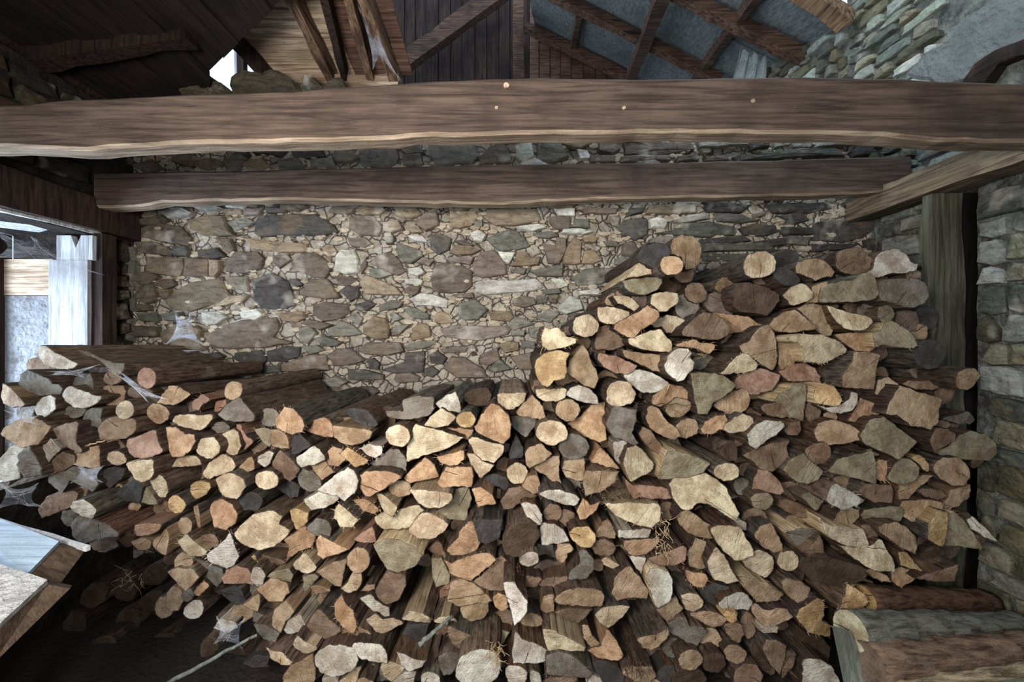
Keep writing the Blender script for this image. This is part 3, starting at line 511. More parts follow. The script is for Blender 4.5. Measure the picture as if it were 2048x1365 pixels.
bW3 1109,1222 1128,1215 1184,1221 1173,1236 1156,1250 1135,1241|brown wedge-shaped log, just below the wide tan half-round log
tR3 922,1215 941,1207 973,1206 976,1224 964,1238 941,1241 927,1229|tan round log, below and right of the cream-tan half-round log
tP5 1275,1278 1294,1271 1312,1269 1334,1255 1335,1271 1317,1295 1303,1304 1287,1297|round-bottomed log beneath long dark stripy bark
wP6 611,999 641,985 670,990 674,1001 653,1015 625,1020|whitish rounded log, below and left of the tall pale mouldy log
bP-3 209,774 225,769 241,774 247,790 246,811 232,817 216,807 209,790|brown rounded log, just above the large oval brown log
wH5 1133,790 1142,776 1161,772 1180,779 1194,795 1195,808 1175,807 1152,800|whitish half-round log, just below the tall tan wedge
tR2 1397,857 1395,869 1384,875 1372,878 1359,873 1353,863 1352,851 1359,841 1371,837 1384,838 1394,846|tan round log, just right of the big cream half-round log
cB3 1570,591 1585,575 1602,568 1612,571 1622,587 1621,595 1611,602 1590,610 1581,609 1577,601|small cream squarish log with a dark pith spot
GP-2 1598,992 1634,978 1659,975 1652,997 1629,1020|grey-green rounded log, just left of the cream wedge
tB4 543,1236 545,1224 569,1206 589,1222 573,1243 564,1260 545,1250|tan blocky log, just left of the purplish-brown fan-shaped log
cH6 995,787 1025,787 1053,786 1048,804 1034,814 1016,820 999,807|cream half-round log under a brown bark cap
gH-1 1020,834 1048,832 1077,840 1067,856 1051,875 1034,861 1023,847|grey half-round log, just right of the big orange wedge
tP3 1245,1341 1259,1336 1283,1334 1302,1334 1309,1350 1297,1362 1269,1362 1250,1352|tan rounded log, just right of the charcoal log
dR-2 931,788 950,779 973,777 983,790 973,809 962,813 941,809 929,800|dark brown round log, above and right of the little golden round log
wR6 1011,1343 1020,1334 1039,1331 1053,1341 1053,1357 1044,1371 1016,1371|grey-white round log at the bottom edge, right of the largest one
cS-2 1307,645 1317,638 1333,632 1352,633 1366,639 1375,648 1363,652 1355,659 1347,667 1335,664 1324,653 1310,655|cream thin log, just below the pale squarish log
kL5 692,827 702,818 723,818 740,825 754,847 749,854 733,854 709,844|blackish flat log lying across the pile's top
tR0 1442,1278 1438,1291 1429,1298 1417,1300 1407,1295 1401,1285 1400,1272 1407,1261 1417,1257 1429,1257 1437,1266|tan round log, just right of the star-shaped grey log
oP-2 1779,1161 1784,1140 1807,1138 1841,1149 1823,1163 1798,1173|orange-brown rounded log, below and right of the long smooth cream-grey log
cP4 1446,858 1470,837 1486,828 1502,835 1505,851 1486,863 1462,868|cream rounded log, just below the tan oval log
tR2 1446,1301 1458,1289 1479,1292 1495,1310 1488,1327 1472,1331 1455,1320|tan round log, just right of the dim tan round log near the bottom
cP3 734,1238 752,1229 766,1241 784,1238 804,1250 784,1260 759,1269 747,1255|cream rounded log, just left of the charcoal-blue log
bR-4 1414,585 1410,597 1401,605 1388,606 1378,601 1370,591 1370,579 1377,570 1388,566 1400,566 1409,574|brown round log, above and left of the purplish-brown block
tS1 1799,985 1802,971 1845,950 1863,952 1838,973 1814,999 1800,999|tan thin log, below and right of the pale greenish round log
cR6 1477,944 1475,954 1464,961 1449,962 1438,958 1428,949 1429,939 1438,930 1450,926 1463,927 1474,934|cream round log nestled right of the grey-green split one
GP-1 969,1283 973,1257 999,1262 1020,1271 999,1295 983,1299|grey-green rounded log, just right of the dark-hearted pinkish log
cW5 848,852 861,835 882,818 898,825 911,836 894,851 873,856|cream leaf-shaped split log below the violet-grey wedge
tW6 0,769 14,774 42,797 54,808 45,814 26,814 7,807 0,797|yellow-cream wedge tip at the far left edge of the picture
cB4 357,1084 375,1069 387,1082 414,1103 403,1113 380,1113 368,1103|pale cream block with two splintered points, above the hollow
cR6 439,896 436,907 426,915 414,916 402,911 395,902 397,890 402,880 414,876 426,877 435,885|clean round cream log with grey specks
kP4 473,1008 484,992 505,986 522,997 523,1011 512,1020 475,1020|dark grey rounded log with silvery sheen, left of the middle
gB0 145,757 159,750 176,750 185,762 193,778 192,788 178,788 162,781 143,771|grey blocky log, just right of the grey square-topped block half veiled
gW0 163,839 171,825 185,818 209,818 204,835 205,863 185,853 164,844|grey wedge-shaped log, just left of the large oval brown log
oR12 1321,530 1324,520 1332,514 1345,512 1356,515 1364,523 1365,533 1361,543 1349,550 1335,550 1325,542|small bright orange round log with a bark ring, under the pinkish-tan peak log
tR3 338,828 334,838 325,846 314,849 303,843 296,834 296,822 302,812 313,807 325,810 335,817|round log with fine vertical saw lines
bL0 1559,1011 1570,997 1598,1008 1622,1027 1620,1036 1596,1034 1575,1025|brown flat log, just above the dark grey rough log
oP3 1403,858 1411,844 1430,832 1448,830 1454,842 1444,858 1425,869 1406,868|golden splintery oval log, right of centre
tB5 342,773 356,773 366,781 377,790 363,800 345,810 333,808 318,805 328,790|four-sided tan log with a pointed top, beneath the cobweb strand
cR6 558,960 554,970 543,977 530,978 519,975 511,965 510,955 518,947 530,943 543,944 553,950|small round log with a honeycomb crack pattern
wB6 595,915 611,905 625,893 637,900 648,920 630,929 606,933 597,926|clean whitish four-sided log right of the slate wedge
GB1 862,1121 882,1121 898,1149 898,1163 873,1170 866,1149|grey-green blocky log, just left of the golden-tan log
cR4 1597,1122 1594,1133 1585,1141 1573,1143 1562,1137 1556,1128 1556,1117 1563,1107 1573,1103 1585,1104 1594,1112|ringed round log with a dark slot in its right rim
tB1 1247,1371 1270,1360 1312,1360 1327,1371 1327,1378 1249,1378|tan blocky log, just right of the charcoal log
kR4 1547,547 1553,539 1567,535 1581,539 1592,550 1597,563 1588,570 1574,571 1560,567 1553,556|small charcoal round log with a silvery barkless side
cP6 671,1022 677,1008 695,1022 715,1040 705,1053 681,1055 670,1036|cream rounded log, below and left of the crumbly orange log
kB-2 442,1182 470,1170 482,1178 491,1206 470,1213 452,1199|charcoal blocky log, just below the reddish-pink log
wW4 870,809 891,793 911,784 920,807 920,825 901,823 882,818|pale violet-grey wedge above the little golden round log
cP0 1753,788 1760,762 1779,756 1794,769 1791,790 1777,800 1763,795|cream rounded log, below and right of the pale tan four-sided log
dB-4 1500,1296 1514,1278 1526,1296 1538,1334 1523,1338 1502,1315|dark brown blocky log, just below the shallow arched brown log
wP2 721,1196 745,1187 752,1201 766,1210 779,1215 776,1234 766,1236 742,1220|whitish rounded log, below and left of the tan drum-like log
cH4 1072,779 1100,779 1132,777 1130,793 1114,803 1088,802 1074,793|cream half-round log, just below the big honey-coloured log
tP0 1891,1011 1901,982 1931,968 1934,992 1920,1011 1903,1018|tan rounded log, just below the large plain yellowish-brown round log
bR1 1229,1097 1224,1107 1216,1114 1203,1115 1193,1111 1186,1102 1184,1091 1192,1082 1203,1079 1215,1080 1226,1086|brown round log, below and right of the knobbly ochre round log
cR3 1054,946 1051,957 1043,966 1031,968 1020,961 1015,952 1014,941 1021,931 1031,926 1043,929 1051,935|cream round log, just right of the small greenish-cream wedge
gP3 613,1058 634,1037 655,1046 660,1058 659,1081 639,1074 623,1065|grey rounded log, just above the salmon-coloured wedge
gL-2 1873,837 1887,832 1910,830 1934,823 1948,832 1958,842 1952,849 1920,849 1896,842|grey flat log, just above the dull greenish-brown tongue-shaped log
tR2 1446,1248 1465,1243 1479,1248 1487,1267 1481,1288 1470,1290 1455,1271|tan round log, just below the pale grey half-round log
wS3 1638,811 1662,814 1680,810 1695,800 1699,783 1711,788 1711,807 1704,821 1683,828 1662,825|pale crescent of bark-less wood curving under the amber log
wB6 143,1014 150,1004 169,1000 185,1009 191,1025 179,1040 162,1032 145,1021|small bluish-white block, lone bright piece by the white boards
wP6 1043,1011 1053,1005 1072,1011 1084,1027 1082,1048 1067,1053 1055,1036|pale blue-white oval log, middle of the pile
tR-8 351,1214 346,1225 337,1231 325,1234 313,1229 308,1219 308,1209 315,1200 325,1196 337,1198 345,1204|dim round log low in the dark hollow, left one of two
rR8 313,757 310,767 302,775 291,776 280,771 274,762 274,751 281,742 291,736 302,738 310,746|orange-red round log alone under the dark slab on the left
bB1 1077,1173 1093,1159 1135,1152 1128,1182 1114,1185|brown blocky log, above and left of the wide tan half-round log
cP2 442,872 464,859 473,868 480,891 476,907 462,911 452,898 450,879|cream rounded log, just right of the clean round cream log
gR0 1365,1296 1361,1307 1354,1315 1343,1317 1332,1311 1326,1302 1327,1291 1333,1282 1343,1276 1354,1278 1362,1286|grey round log, just right of the round-bottomed log
kR-15 1550,509 1574,500 1594,509 1592,523 1581,533 1557,535 1548,523|charcoal round log, just above the small charcoal round log
oB6 943,980 962,975 985,990 991,1006 973,1009 956,1016 950,999|bright salmon-orange blocky log in the middle of the pile
bH1 1519,816 1535,807 1559,806 1580,831 1566,837 1540,832|brown half-round log, above and right of the chalk-white log
cW4 935,910 950,910 964,922 988,929 973,945 962,958 945,936|small greenish-cream wedge pointing downwards
tB3 543,861 559,859 573,868 578,898 562,898 542,893|tan blocky log, just left of the small dark slate-coloured wedge
gR1 561,836 558,846 548,853 537,854 525,850 520,841 520,831 527,821 537,817 548,819 557,826|grey round log, just left of the splintered bright orange log
tW2 1187,1072 1205,1044 1215,1037 1234,1065 1229,1077 1208,1079|tan wedge-shaped log, just right of the knobbly ochre round log
GR3 1545,1002 1542,1012 1533,1020 1522,1020 1510,1017 1505,1007 1503,997 1511,989 1521,985 1534,986 1543,993|grey-green round log, above and right of the pale log
bR0 1643,823 1640,835 1633,843 1623,846 1614,840 1608,829 1609,817 1614,807 1623,801 1632,804 1639,811|brown round log, below and left of the glossy amber round log
bP1 1281,870 1289,856 1303,865 1317,884 1329,905 1317,908 1301,898 1287,884|dark-streaked leaf-shaped log under the bread-slice one
gB2 152,700 178,706 206,718 225,725 246,727 247,741 241,750 225,741 199,722 164,710 150,706|grey blocky log, just left of the orange-red round log
cH5 584,1292 595,1271 611,1281 637,1290 625,1304 606,1309 592,1304|cream half-round log, above and right of the cream-grey log
yB3 577,1023 588,1018 618,1025 616,1042 604,1058 592,1058 583,1042|yellowish blocky log, just above the peach-orange log
cR5 1362,1192 1378,1187 1395,1189 1405,1201 1404,1213 1390,1223 1373,1220 1366,1206|cream round log with a barky stem running up-left
bR-6 1476,572 1473,581 1463,588 1451,588 1439,585 1431,577 1432,568 1439,560 1451,555 1463,557 1473,564|brown round log, just above the purplish-brown block
tR2 822,978 819,987 809,993 796,994 786,990 777,982 778,973 785,966 797,962 809,963 819,968|tan round log, just right of the big orange half-round log
oL3 1352,689 1375,683 1387,679 1401,685 1430,689 1429,699 1417,708 1406,704 1392,697 1368,694 1354,694|thin shredded reddish strip of bark between two logs
kW-2 206,940 225,935 248,938 244,957 225,975 209,959|charcoal wedge-shaped log, just left of the cream shield-shaped log
cR4 301,959 312,950 326,952 334,966 334,985 328,995 316,994 305,975|small cream round log, below and right of the cream shield-shaped log
cB4 763,1336 768,1324 789,1327 810,1338 798,1352 784,1362 768,1350|small cream blocky log, just left of the bluish-white lower tip of a dark barky log
wB5 784,1367 794,1355 812,1345 831,1345 824,1376 784,1376|small whitish blocky log, just below the bluish-white lower tip of a dark barky log
bR2 1091,1352 1123,1355 1154,1352 1152,1371 1091,1371|small brown round log, just below the grey hairy-topped wedge
yP5 681,908 698,895 712,905 735,922 726,931 707,936 695,922|splintered pale orange log shaped like an arrow
bR-1 1510,1250 1509,1263 1501,1271 1493,1273 1486,1267 1480,1256 1481,1244 1486,1233 1493,1227 1501,1228 1508,1237|small brown round log, below and right of the pale grey half-round log
wW7 794,1303 808,1308 829,1320 850,1324 843,1336 817,1343 803,1329|bluish-white lower tip of a dark barky log, bottom middle
oW5 1183,924 1201,895 1220,915 1238,938 1212,934|small orange-brown wedge-shaped log, below and left of the small whitish spike-shaped log
gP1 503,1255 531,1252 559,1264 552,1285 527,1278|small grey rounded log, above and left of the cream-grey log
cW4 1281,524 1317,542 1314,546 1253,558 1254,553|cream three-cornered split log with a long pale side running down-left
oB4 1747,938 1750,926 1760,922 1778,924 1774,963 1760,961 1747,954|little orange block with ragged left side and a dark nick
bP2 1603,1102 1627,1084 1641,1072 1648,1091 1652,1110 1622,1111|small brown rounded log, below and right of the dark grey rough log
bR1 1124,1027 1121,1037 1112,1045 1102,1045 1093,1041 1087,1033 1087,1022 1092,1014 1102,1008 1113,1011 1120,1017|small brown round log, just right of the pale blue-white oval log
wH3 566,1260 576,1241 599,1231 612,1252 597,1264 578,1268|small whitish half-round log, just left of the purplish-brown fan-shaped log
wS5 1235,1058 1266,1060 1287,1060 1302,1063 1298,1078 1268,1077 1238,1072|small whitish thin log, above and left of the orange-brown half-round log
cH4 585,1131 606,1108 634,1133 625,1144 606,1144 592,1139|cream half-round log with a bright sapwood band
tW3 302,1084 316,1075 330,1058 339,1079 338,1105 323,1103 305,1093|small tan wedge-shaped log, just left of the pale cream block
oH4 873,917 894,910 927,900 927,917 915,929 898,931 880,926|small orange half-round log with flat ragged top
bP-12 178,1089 195,1082 232,1082 237,1093 211,1105 188,1100|small brown rounded log, below and right of the dusky grey half-round log
cP3 681,1178 695,1166 705,1145 721,1147 725,1163 714,1180 695,1185|small cream rounded log, just below the clean round ochre log
tR4 386,1125 382,1135 374,1141 364,1143 354,1138 349,1130 350,1120 355,1112 364,1107 374,1110 382,1115|round log with whitish bark ring, left lower pile
tB4 1623,575 1648,565 1649,603 1625,605 1616,607 1621,591|small tan blocky log, just right of the small cream squarish log
wB-3 423,1262 442,1238 475,1243 477,1255 447,1267|small whitish blocky log, below and right of the pale round log
bB-3 82,842 103,830 122,818 141,835 131,842 110,849 91,850|small brown blocky log, above and right of the brownish-pink six-sided log near the
kB0 1312,1350 1331,1336 1350,1338 1341,1360 1341,1374 1315,1371|small charcoal blocky log, below and left of the dim tan round log near the bottom
cB4 806,1238 821,1221 847,1227 862,1238 859,1247 828,1245 807,1242|trough-like split log with a tall dark bark face
wW3 1224,884 1252,882 1250,908 1242,931 1229,919|small whitish spike-shaped log under the bone-shaped one
oR3 1370,1140 1385,1145 1411,1149 1416,1161 1406,1173 1388,1173 1375,1159|small reddish crumbly log with a hollow top
kP-1 964,954 988,949 1011,954 1020,973 1009,980 983,968|small charcoal rounded log, above and right of the bright salmon-orange blocky log
dR-3 400,1296 414,1275 430,1282 435,1299 423,1310 402,1317|small dark brown round log, just below the pale round log
tS3 1163,1248 1177,1250 1184,1271 1203,1292 1196,1303 1184,1299 1168,1276|small tan thin log, just right of the dull cream wedge
oP5 1154,1022 1166,999 1180,1011 1201,1006 1194,1020 1170,1036 1159,1036|small orange-brown rounded log, just above the knobbly ochre round log
tB2 1044,973 1055,954 1074,950 1080,968 1079,985 1065,988|small tan blocky log, just above the pale blue-white oval log
tR2 1085,1241 1083,1249 1073,1254 1061,1254 1048,1252 1042,1245 1043,1237 1049,1230 1061,1227 1073,1228 1082,1233|small tan round log, below and right of the bright white kite-shaped sliver
kB-3 550,975 564,968 583,964 599,973 597,992 583,995|small charcoal blocky log, just below the dusky pink rounded log
cR3 268,821 265,830 258,836 248,838 239,834 233,826 233,816 239,807 248,803 258,804 265,811|small cream round log, just above the large oval brown log
dR6 1437,908 1453,889 1470,884 1475,903 1473,920 1453,919|dark log with silvery peeling bark and a brown end
tR4 483,781 481,791 473,798 464,799 455,795 451,786 450,776 456,767 464,763 474,764 482,771|round tan log topping the left pile above a grey wedge
rB2 270,1065 272,1051 295,1047 320,1051 316,1063 298,1070 277,1071|small reddish blocky log, below and left of the small honey round log
cW4 750,990 768,992 795,1013 787,1032 770,1025 759,1008|small cream wedge-shaped log, just right of the crumbly orange log
tP3 1112,1105 1116,1088 1138,1086 1147,1098 1135,1107 1130,1128 1116,1126|small tan rounded log, below and right of the chalky white four-sided log
tP3 651,910 665,896 681,900 691,919 677,931 660,929|small tan rounded log, just left of the splintered pale orange log
bR-2 1149,1036 1146,1046 1138,1052 1128,1054 1119,1050 1114,1041 1115,1031 1118,1023 1128,1020 1138,1021 1146,1026|small brown round log, above and right of the chalky white four-sided log
wR9 1078,1119 1076,1127 1067,1133 1057,1135 1047,1131 1040,1124 1040,1115 1048,1107 1057,1104 1068,1104 1076,1110|small pale disc with a dark stripe, touching the dark round log
yR5 370,1010 366,1020 360,1027 350,1028 342,1024 337,1015 337,1005 342,997 350,992 360,994 367,1000|small honey round log below a cream split one, left
cS3 681,1362 705,1338 721,1336 712,1364 695,1376 679,1374|small cream thin log, below and right of the large bluish-white oval log
cH3 346,934 356,919 370,912 389,912 398,921 402,931 384,933 361,934|small cream half-round log, just below the orange-hearted wedge
wR5 843,1352 859,1345 878,1352 883,1371 841,1374|small whitish round log, below and left of the dark grey angular log
yR5 383,975 389,965 403,962 417,967 420,978 410,989 394,998 384,987|small bright yellow round log with a nibbled lower edge
tP2 352,1051 361,1037 375,1035 387,1044 384,1061 370,1072 359,1065|small tan rounded log, just above the pale cream block
bR-3 1350,1022 1347,1033 1341,1039 1331,1041 1323,1036 1319,1027 1318,1017 1323,1008 1331,1005 1341,1006 1347,1012|small brown round log, just right of the broad cream log
GR0 1789,629 1786,638 1779,644 1769,646 1761,643 1755,633 1756,624 1760,615 1769,612 1779,613 1787,619|small grey-green round log, just above the grey-green wedge
tR3 252,917 251,924 241,930 229,931 219,928 213,921 214,913 219,906 230,903 241,903 249,909|small tan round log, just left of the cream shield-shaped log
cP5 532,1296 545,1303 564,1306 580,1322 599,1313 595,1324 583,1331 564,1329 545,1317|cream-grey log with lichened rim at the pile's lower left foot
wR-6 405,1220 402,1229 396,1235 385,1236 376,1232 370,1225 371,1215 377,1208 385,1204 396,1205 402,1210|pale round log low in the dark hollow, right one of two
yS1 1797,1105 1814,1107 1828,1124 1847,1145 1823,1138 1800,1131|small yellowish thin log, just below the rounded greyish-tan oval log
tP4 1081,1215 1088,1192 1107,1187 1108,1224 1093,1228 1081,1222|small tan rounded log, just right of the bright white kite-shaped sliver
yR8 951,840 946,849 940,855 929,855 920,853 914,845 914,836 921,829 929,824 940,825 947,831|little golden round log beside the big orange wedge
kW3 588,870 597,869 609,879 619,893 599,905 585,908 585,891|small dark slate-coloured wedge in the left pile
dP1 827,1315 852,1306 876,1296 876,1315 857,1331 845,1324|small dark brown rounded log, just left of the dark grey angular log
gR-1 1502,973 1500,982 1492,987 1482,989 1474,986 1468,978 1468,968 1473,961 1482,957 1492,958 1499,964|small grey round log, just below the dark log
bP1 1833,980 1859,978 1884,982 1898,994 1873,999 1845,992|small brown rounded log, below and left of the large plain yellowish-brown round log
gB0 735,1338 747,1329 766,1343 775,1360 752,1364 738,1352|small grey blocky log, just left of the bluish-white lower tip of a dark barky log
rW2 707,1077 745,1054 749,1070 752,1087 728,1086|small reddish wedge-shaped log, just above the clean round ochre log
kW0 1018,908 1025,889 1032,872 1046,896 1044,915 1020,919|small charcoal wedge-shaped log, just right of the cream log
bS-3 1808,769 1820,762 1855,762 1873,774 1864,780 1832,779|small brown thin log, just above the big tan square block
oB5 709,999 728,997 747,1008 756,1022 747,1031 728,1022|crumbly orange log split across the middle
wP1 1939,1042 1952,1037 1966,1051 1983,1078 1962,1072 1943,1058|small whitish rounded log, just right of the grey-green trapezoid log
tP3 621,931 648,924 658,938 670,945 646,957 634,947|small tan rounded log, below and right of the clean whitish four-sided log
wP4 502,1152 510,1133 522,1135 529,1152 522,1170 514,1176 503,1163|small whitish leaf-shaped log, lower left
GB3 538,1152 550,1140 578,1138 583,1154 578,1167 559,1159|small grey-green blocky log, just right of the small whitish leaf-shaped log
bB1 1718,1049 1737,1049 1756,1070 1760,1084 1739,1084|small brown blocky log, just above the long smooth cream-grey log
cS-3 1228,592 1239,591 1256,594 1267,601 1276,612 1273,622 1265,622 1251,612 1237,606|small cream thin log, above and right of the bright cream half-round log
oP1 985,1199 997,1187 1011,1192 1018,1213 1002,1224 990,1213|small orange-brown rounded log, just left of the bright white kite-shaped sliver
GW0 277,1006 294,975 309,992 316,1008 300,1010|small grey-green wedge-shaped log, just left of the small honey round log
oW-3 889,856 922,857 945,861 941,879 922,877|small orange-brown wedge-shaped log, just below the little golden round log
bR-2 1494,893 1492,903 1486,911 1479,912 1473,908 1469,899 1469,888 1472,880 1479,874 1487,876 1491,884|small brown round log, above and right of the dark log
bB-1 853,1102 877,1084 891,1107 897,1121 882,1117|small brown blocky log, just below the cream fan-shaped log
wB3 722,898 735,889 763,895 762,908 752,915 733,910|small whitish blocky log, just right of the splintered pale orange log
bR-3 243,755 240,763 233,768 224,770 215,765 209,759 210,751 215,745 224,741 234,743 241,748|small brown round log, just left of the orange-red round log
bR2 437,1083 435,1091 429,1096 419,1097 412,1095 407,1087 407,1079 411,1071 420,1068 429,1069 435,1075|small brown round log, above and left of the pale grey-white splintered log
GW1 606,1152 632,1149 637,1156 618,1178 606,1192|small grey-green wedge-shaped log, below and left of the salmon-coloured wedge
kB-20 277,1021 300,1030 326,1030 323,1042 286,1047|small charcoal blocky log, below and left of the small honey round log
gR1 422,855 434,844 450,844 459,853 457,865 443,870 429,863|small grey round log, below and left of the grey three-cornered log
bB1 1568,861 1580,847 1598,843 1602,861 1594,872 1577,870|small brown blocky log, just right of the chalk-white log
rW2 475,851 482,849 491,870 505,884 494,896 487,900 481,882|small reddish wedge-shaped log, just below the grey three-cornered log
gQ-20 1299,485 1305,475 1326,472 1345,474 1352,480 1342,486 1338,495 1328,488 1312,485|small grey quarter-cut log, above and right of the charcoal-grey cracked wedge log
rB3 380,807 398,792 405,790 422,800 408,807 401,821 387,818|bright orange-pink splintered log, left part of the pile's top
GS1 510,858 527,857 542,863 541,893 527,884|small grey-green thin log, below and left of the splintered bright orange log
tP2 264,1084 281,1077 302,1082 298,1100 277,1100|small tan rounded log, just left of the pale cream block
tH3 474,941 480,931 491,920 503,915 508,926 509,940 491,944|small tan half-round log, above and left of the small round log
yH0 1816,915 1838,910 1854,919 1861,936 1854,943 1842,936 1830,922|small yellowish half-round log, above and right of the pale greenish round log
wW3 1256,1112 1273,1112 1291,1118 1284,1140 1281,1147 1268,1131|small whitish wedge-shaped log, just below the orange-brown half-round log
cH4 868,1241 880,1231 901,1233 912,1243 915,1252 889,1250|small cream half-round log, above and left of the dark-hearted pinkish log
kB-3 489,1324 512,1313 536,1317 531,1331 510,1334|small charcoal blocky log, just left of the cream-grey log
wS2 644,1360 658,1350 679,1352 677,1371 644,1371|small whitish thin log, just below the large bluish-white oval log
gB-2 505,1227 541,1234 538,1250 505,1245|small grey blocky log, just below the small whitish leaf-shaped log
wP4 514,915 524,908 538,903 545,908 541,926 531,932 517,925|small whitish rounded log, just left of the dusky pink rounded log
dR0 267,1079 265,1088 260,1094 253,1095 246,1091 243,1084 242,1075 246,1068 252,1063 260,1065 266,1071|small dark brown round log, just right of the dusky grey half-round log
bB0 522,1112 564,1117 573,1124 555,1131 524,1124|small brown blocky log, above and right of the small whitish leaf-shaped log
cB3 1203,1121 1212,1115 1236,1126 1244,1140 1231,1142 1208,1131|small cream blocky log, above and left of the large squarish tan-grey log
gR-4 317,802 314,809 308,814 300,814 293,812 287,806 288,798 293,792 300,789 308,790 316,795|small grey round log, just left of the four-sided tan log
tB2 484,1210 515,1192 520,1206 517,1222 498,1217|small tan blocky log, just below the small whitish leaf-shaped log
tW1 1732,1147 1746,1140 1772,1149 1778,1163 1760,1163|small tan wedge-shaped log, just below the long smooth cream-grey log
tR-2 298,844 297,851 290,856 281,857 274,854 269,848 269,841 274,835 281,832 290,833 296,837|small tan round log, just above the large rosy half-round log
gP0 131,811 150,816 169,818 164,832 150,837 134,823|small grey rounded log, just left of the large oval brown log
wH4 1062,1341 1077,1345 1084,1360 1079,1374 1060,1371|small whitish half-round log, just right of the grey-white round log
bS0 1566,1343 1577,1315 1589,1306 1584,1334 1568,1364|small brown thin log, just left of the large dim violet-grey round log
tP3 712,1364 728,1357 745,1362 747,1376 712,1376|small tan rounded log, below and right of the large bluish-white oval log
tP2 620,1175 634,1170 660,1175 660,1182 630,1192|small tan rounded log, above and left of the pinkish spear-shaped log
oS1 387,1185 408,1159 420,1171 398,1192 388,1193|small orange-brown thin log, just above the pale round log
rB1 879,1180 903,1163 901,1192 880,1196|small reddish blocky log, just left of the cream-tan half-round log
wW2 1173,1367 1184,1350 1201,1360 1208,1371 1175,1374|small whitish wedge-shaped log, below and left of the charcoal log
wS1 1518,1260 1538,1250 1556,1255 1554,1267 1528,1268|small whitish thin log, just below the shallow arched brown log
wL2 1462,1037 1474,1035 1493,1046 1495,1063 1481,1058|small whitish flat log, just above the pale log
tS2 387,1014 396,1009 400,1028 402,1054 396,1057 389,1032|small tan thin log, below and right of the small honey round log
yB4 1446,1238 1453,1224 1473,1226 1472,1241 1462,1245|small yellowish blocky log, just below the pale grey half-round log
rS1 429,804 450,801 452,811 441,821 431,823|small reddish thin log, just left of the grey three-cornered log
dR0 348,1122 346,1127 342,1131 336,1132 331,1130 327,1124 328,1119 331,1114 336,1111 342,1112 346,1116|small dark brown round log, below and left of the pale cream block
tP1 721,1182 735,1168 749,1170 747,1185|small tan rounded log, just left of the tan drum-like log
tP3 400,1093 416,1107 405,1117 391,1102|small tan rounded log, below and right of the pale cream block
yS1 507,1112 512,1107 517,1121 541,1136 531,1140 515,1128|small yellowish thin log, just above the small whitish leaf-shaped log
gH-7 219,887 212,899 194,909 180,903 173,888 181,869 189,865 207,868|x
gP-6 1122,1106 1116,1116 1087,1125 1076,1118 1065,1101 1076,1089 1099,1087 1117,1091|x
bB-5 1390,545 1382,563 1362,566 1349,558 1346,548 1352,535 1371,530 1382,534|x
BH-9 666,892 658,906 639,913 630,908 624,891 626,875 644,865 656,870|x
BB-5 1334,1322 1326,1331 1308,1344 1288,1334 1281,1313 1287,1304 1301,1290 1322,1294|x
dR-8 782,883 778,893 758,905 746,895 742,880 743,868 764,862 775,867|x
tB-5 368,1202 360,1217 343,1220 333,1212 330,1194 333,1187 343,1176 364,1184|x
BP-10 833,1211 827,1231 817,1238 799,1231 795,1216 801,1199 810,1191 826,1198|x
tR-5 887,1288 884,1306 868,1317 847,1306 844,1286 850,1266 866,1262 879,1272|x
dP-6 354,931 349,946 329,951 314,945 304,929 312,911 333,907 346,907|x
dB-9 1583,1207 1575,1220 1555,1224 1542,1219 1530,1205 1539,1191 1553,1188 1574,1191|x
dP-8 279,770 273,779 255,789 239,786 232,765 236,750 256,746 272,753|x
bP-5 1040,1237 1034,1255 1003,1269 990,1260 982,1239 984,1229 1006,1217 1030,1224|x
bR-10 1673,1201 1672,1208 1649,1217 1629,1209 1625,1193 1631,1184 1644,1180 1669,1186|x
tR-10 1239,758 1229,783 1211,789 1200,784 1191,769 1198,747 1213,741 1230,744|x
gP-5 1762,627 1757,639 1738,650 1723,640 1714,632 1719,615 1735,606 1754,611|x
bP-5 867,1081 861,1093 841,1099 826,1098 815,1080 821,1069 847,1061 862,1070|x
bP-7 1016,1100 1006,1116 993,1121 978,1118 966,1100 979,1081 994,1077 1010,1083|x
bP-6 1665,1044 1652,1058 1629,1062 1618,1057 1609,1040 1617,1029 1636,1022 1652,1025|x
bR-7 1610,989 1592,1004 1578,1008 1559,1002 1548,991 1560,967 1579,962 1598,972|x
bB-6 99,733 100,744 74,752 60,747 56,729 60,721 79,715 94,719|x
dH-6 725,1081 717,1097 701,1101 685,1091 678,1073 688,1058 700,1055 719,1062|x
gR-8 1219,997 1216,1006 1188,1013 1173,1010 1165,993 1170,985 1195,980 1219,986|x
bB-9 1134,1243 1117,1256 1103,1262 1081,1254 1072,1238 1079,1231 1107,1223 1117,1227|x
BB-6 222,737 217,747 198,753 189,752 177,737 184,726 202,715 218,724|x
dH-10 1619,884 1609,903 1597,908 1576,898 1569,877 1579,864 1590,853 1615,866|x
BP-9 426,1055 419,1071 399,1075 386,1071 383,1050 391,1036 403,1033 420,1040|x
bR-5 683,1202 675,1217 653,1222 644,1218 630,1207 641,1187 655,1186 674,1189|x
bB-9 1870,901 1863,921 1850,925 1834,915 1830,906 1842,880 1851,880 1868,886|x
bB-9 142,749 137,764 116,770 100,760 91,746 101,734 116,726 137,729|x
tH-10 772,1153 761,1165 746,1168 729,1168 715,1153 720,1140 737,1131 762,1138|x
gB-7 532,1111 520,1121 503,1128 480,1122 476,1111 488,1092 509,1087 527,1097|x
tP-6 514,1222 505,1235 485,1246 470,1239 463,1227 467,1216 483,1208 508,1214|x
bH-5 1447,1035 1443,1043 1419,1050 1409,1045 1401,1031 1412,1016 1426,1013 1439,1017|x
tP-7 1749,1178 1744,1188 1729,1197 1712,1188 1710,1179 1714,1164 1726,1159 1744,1164|x
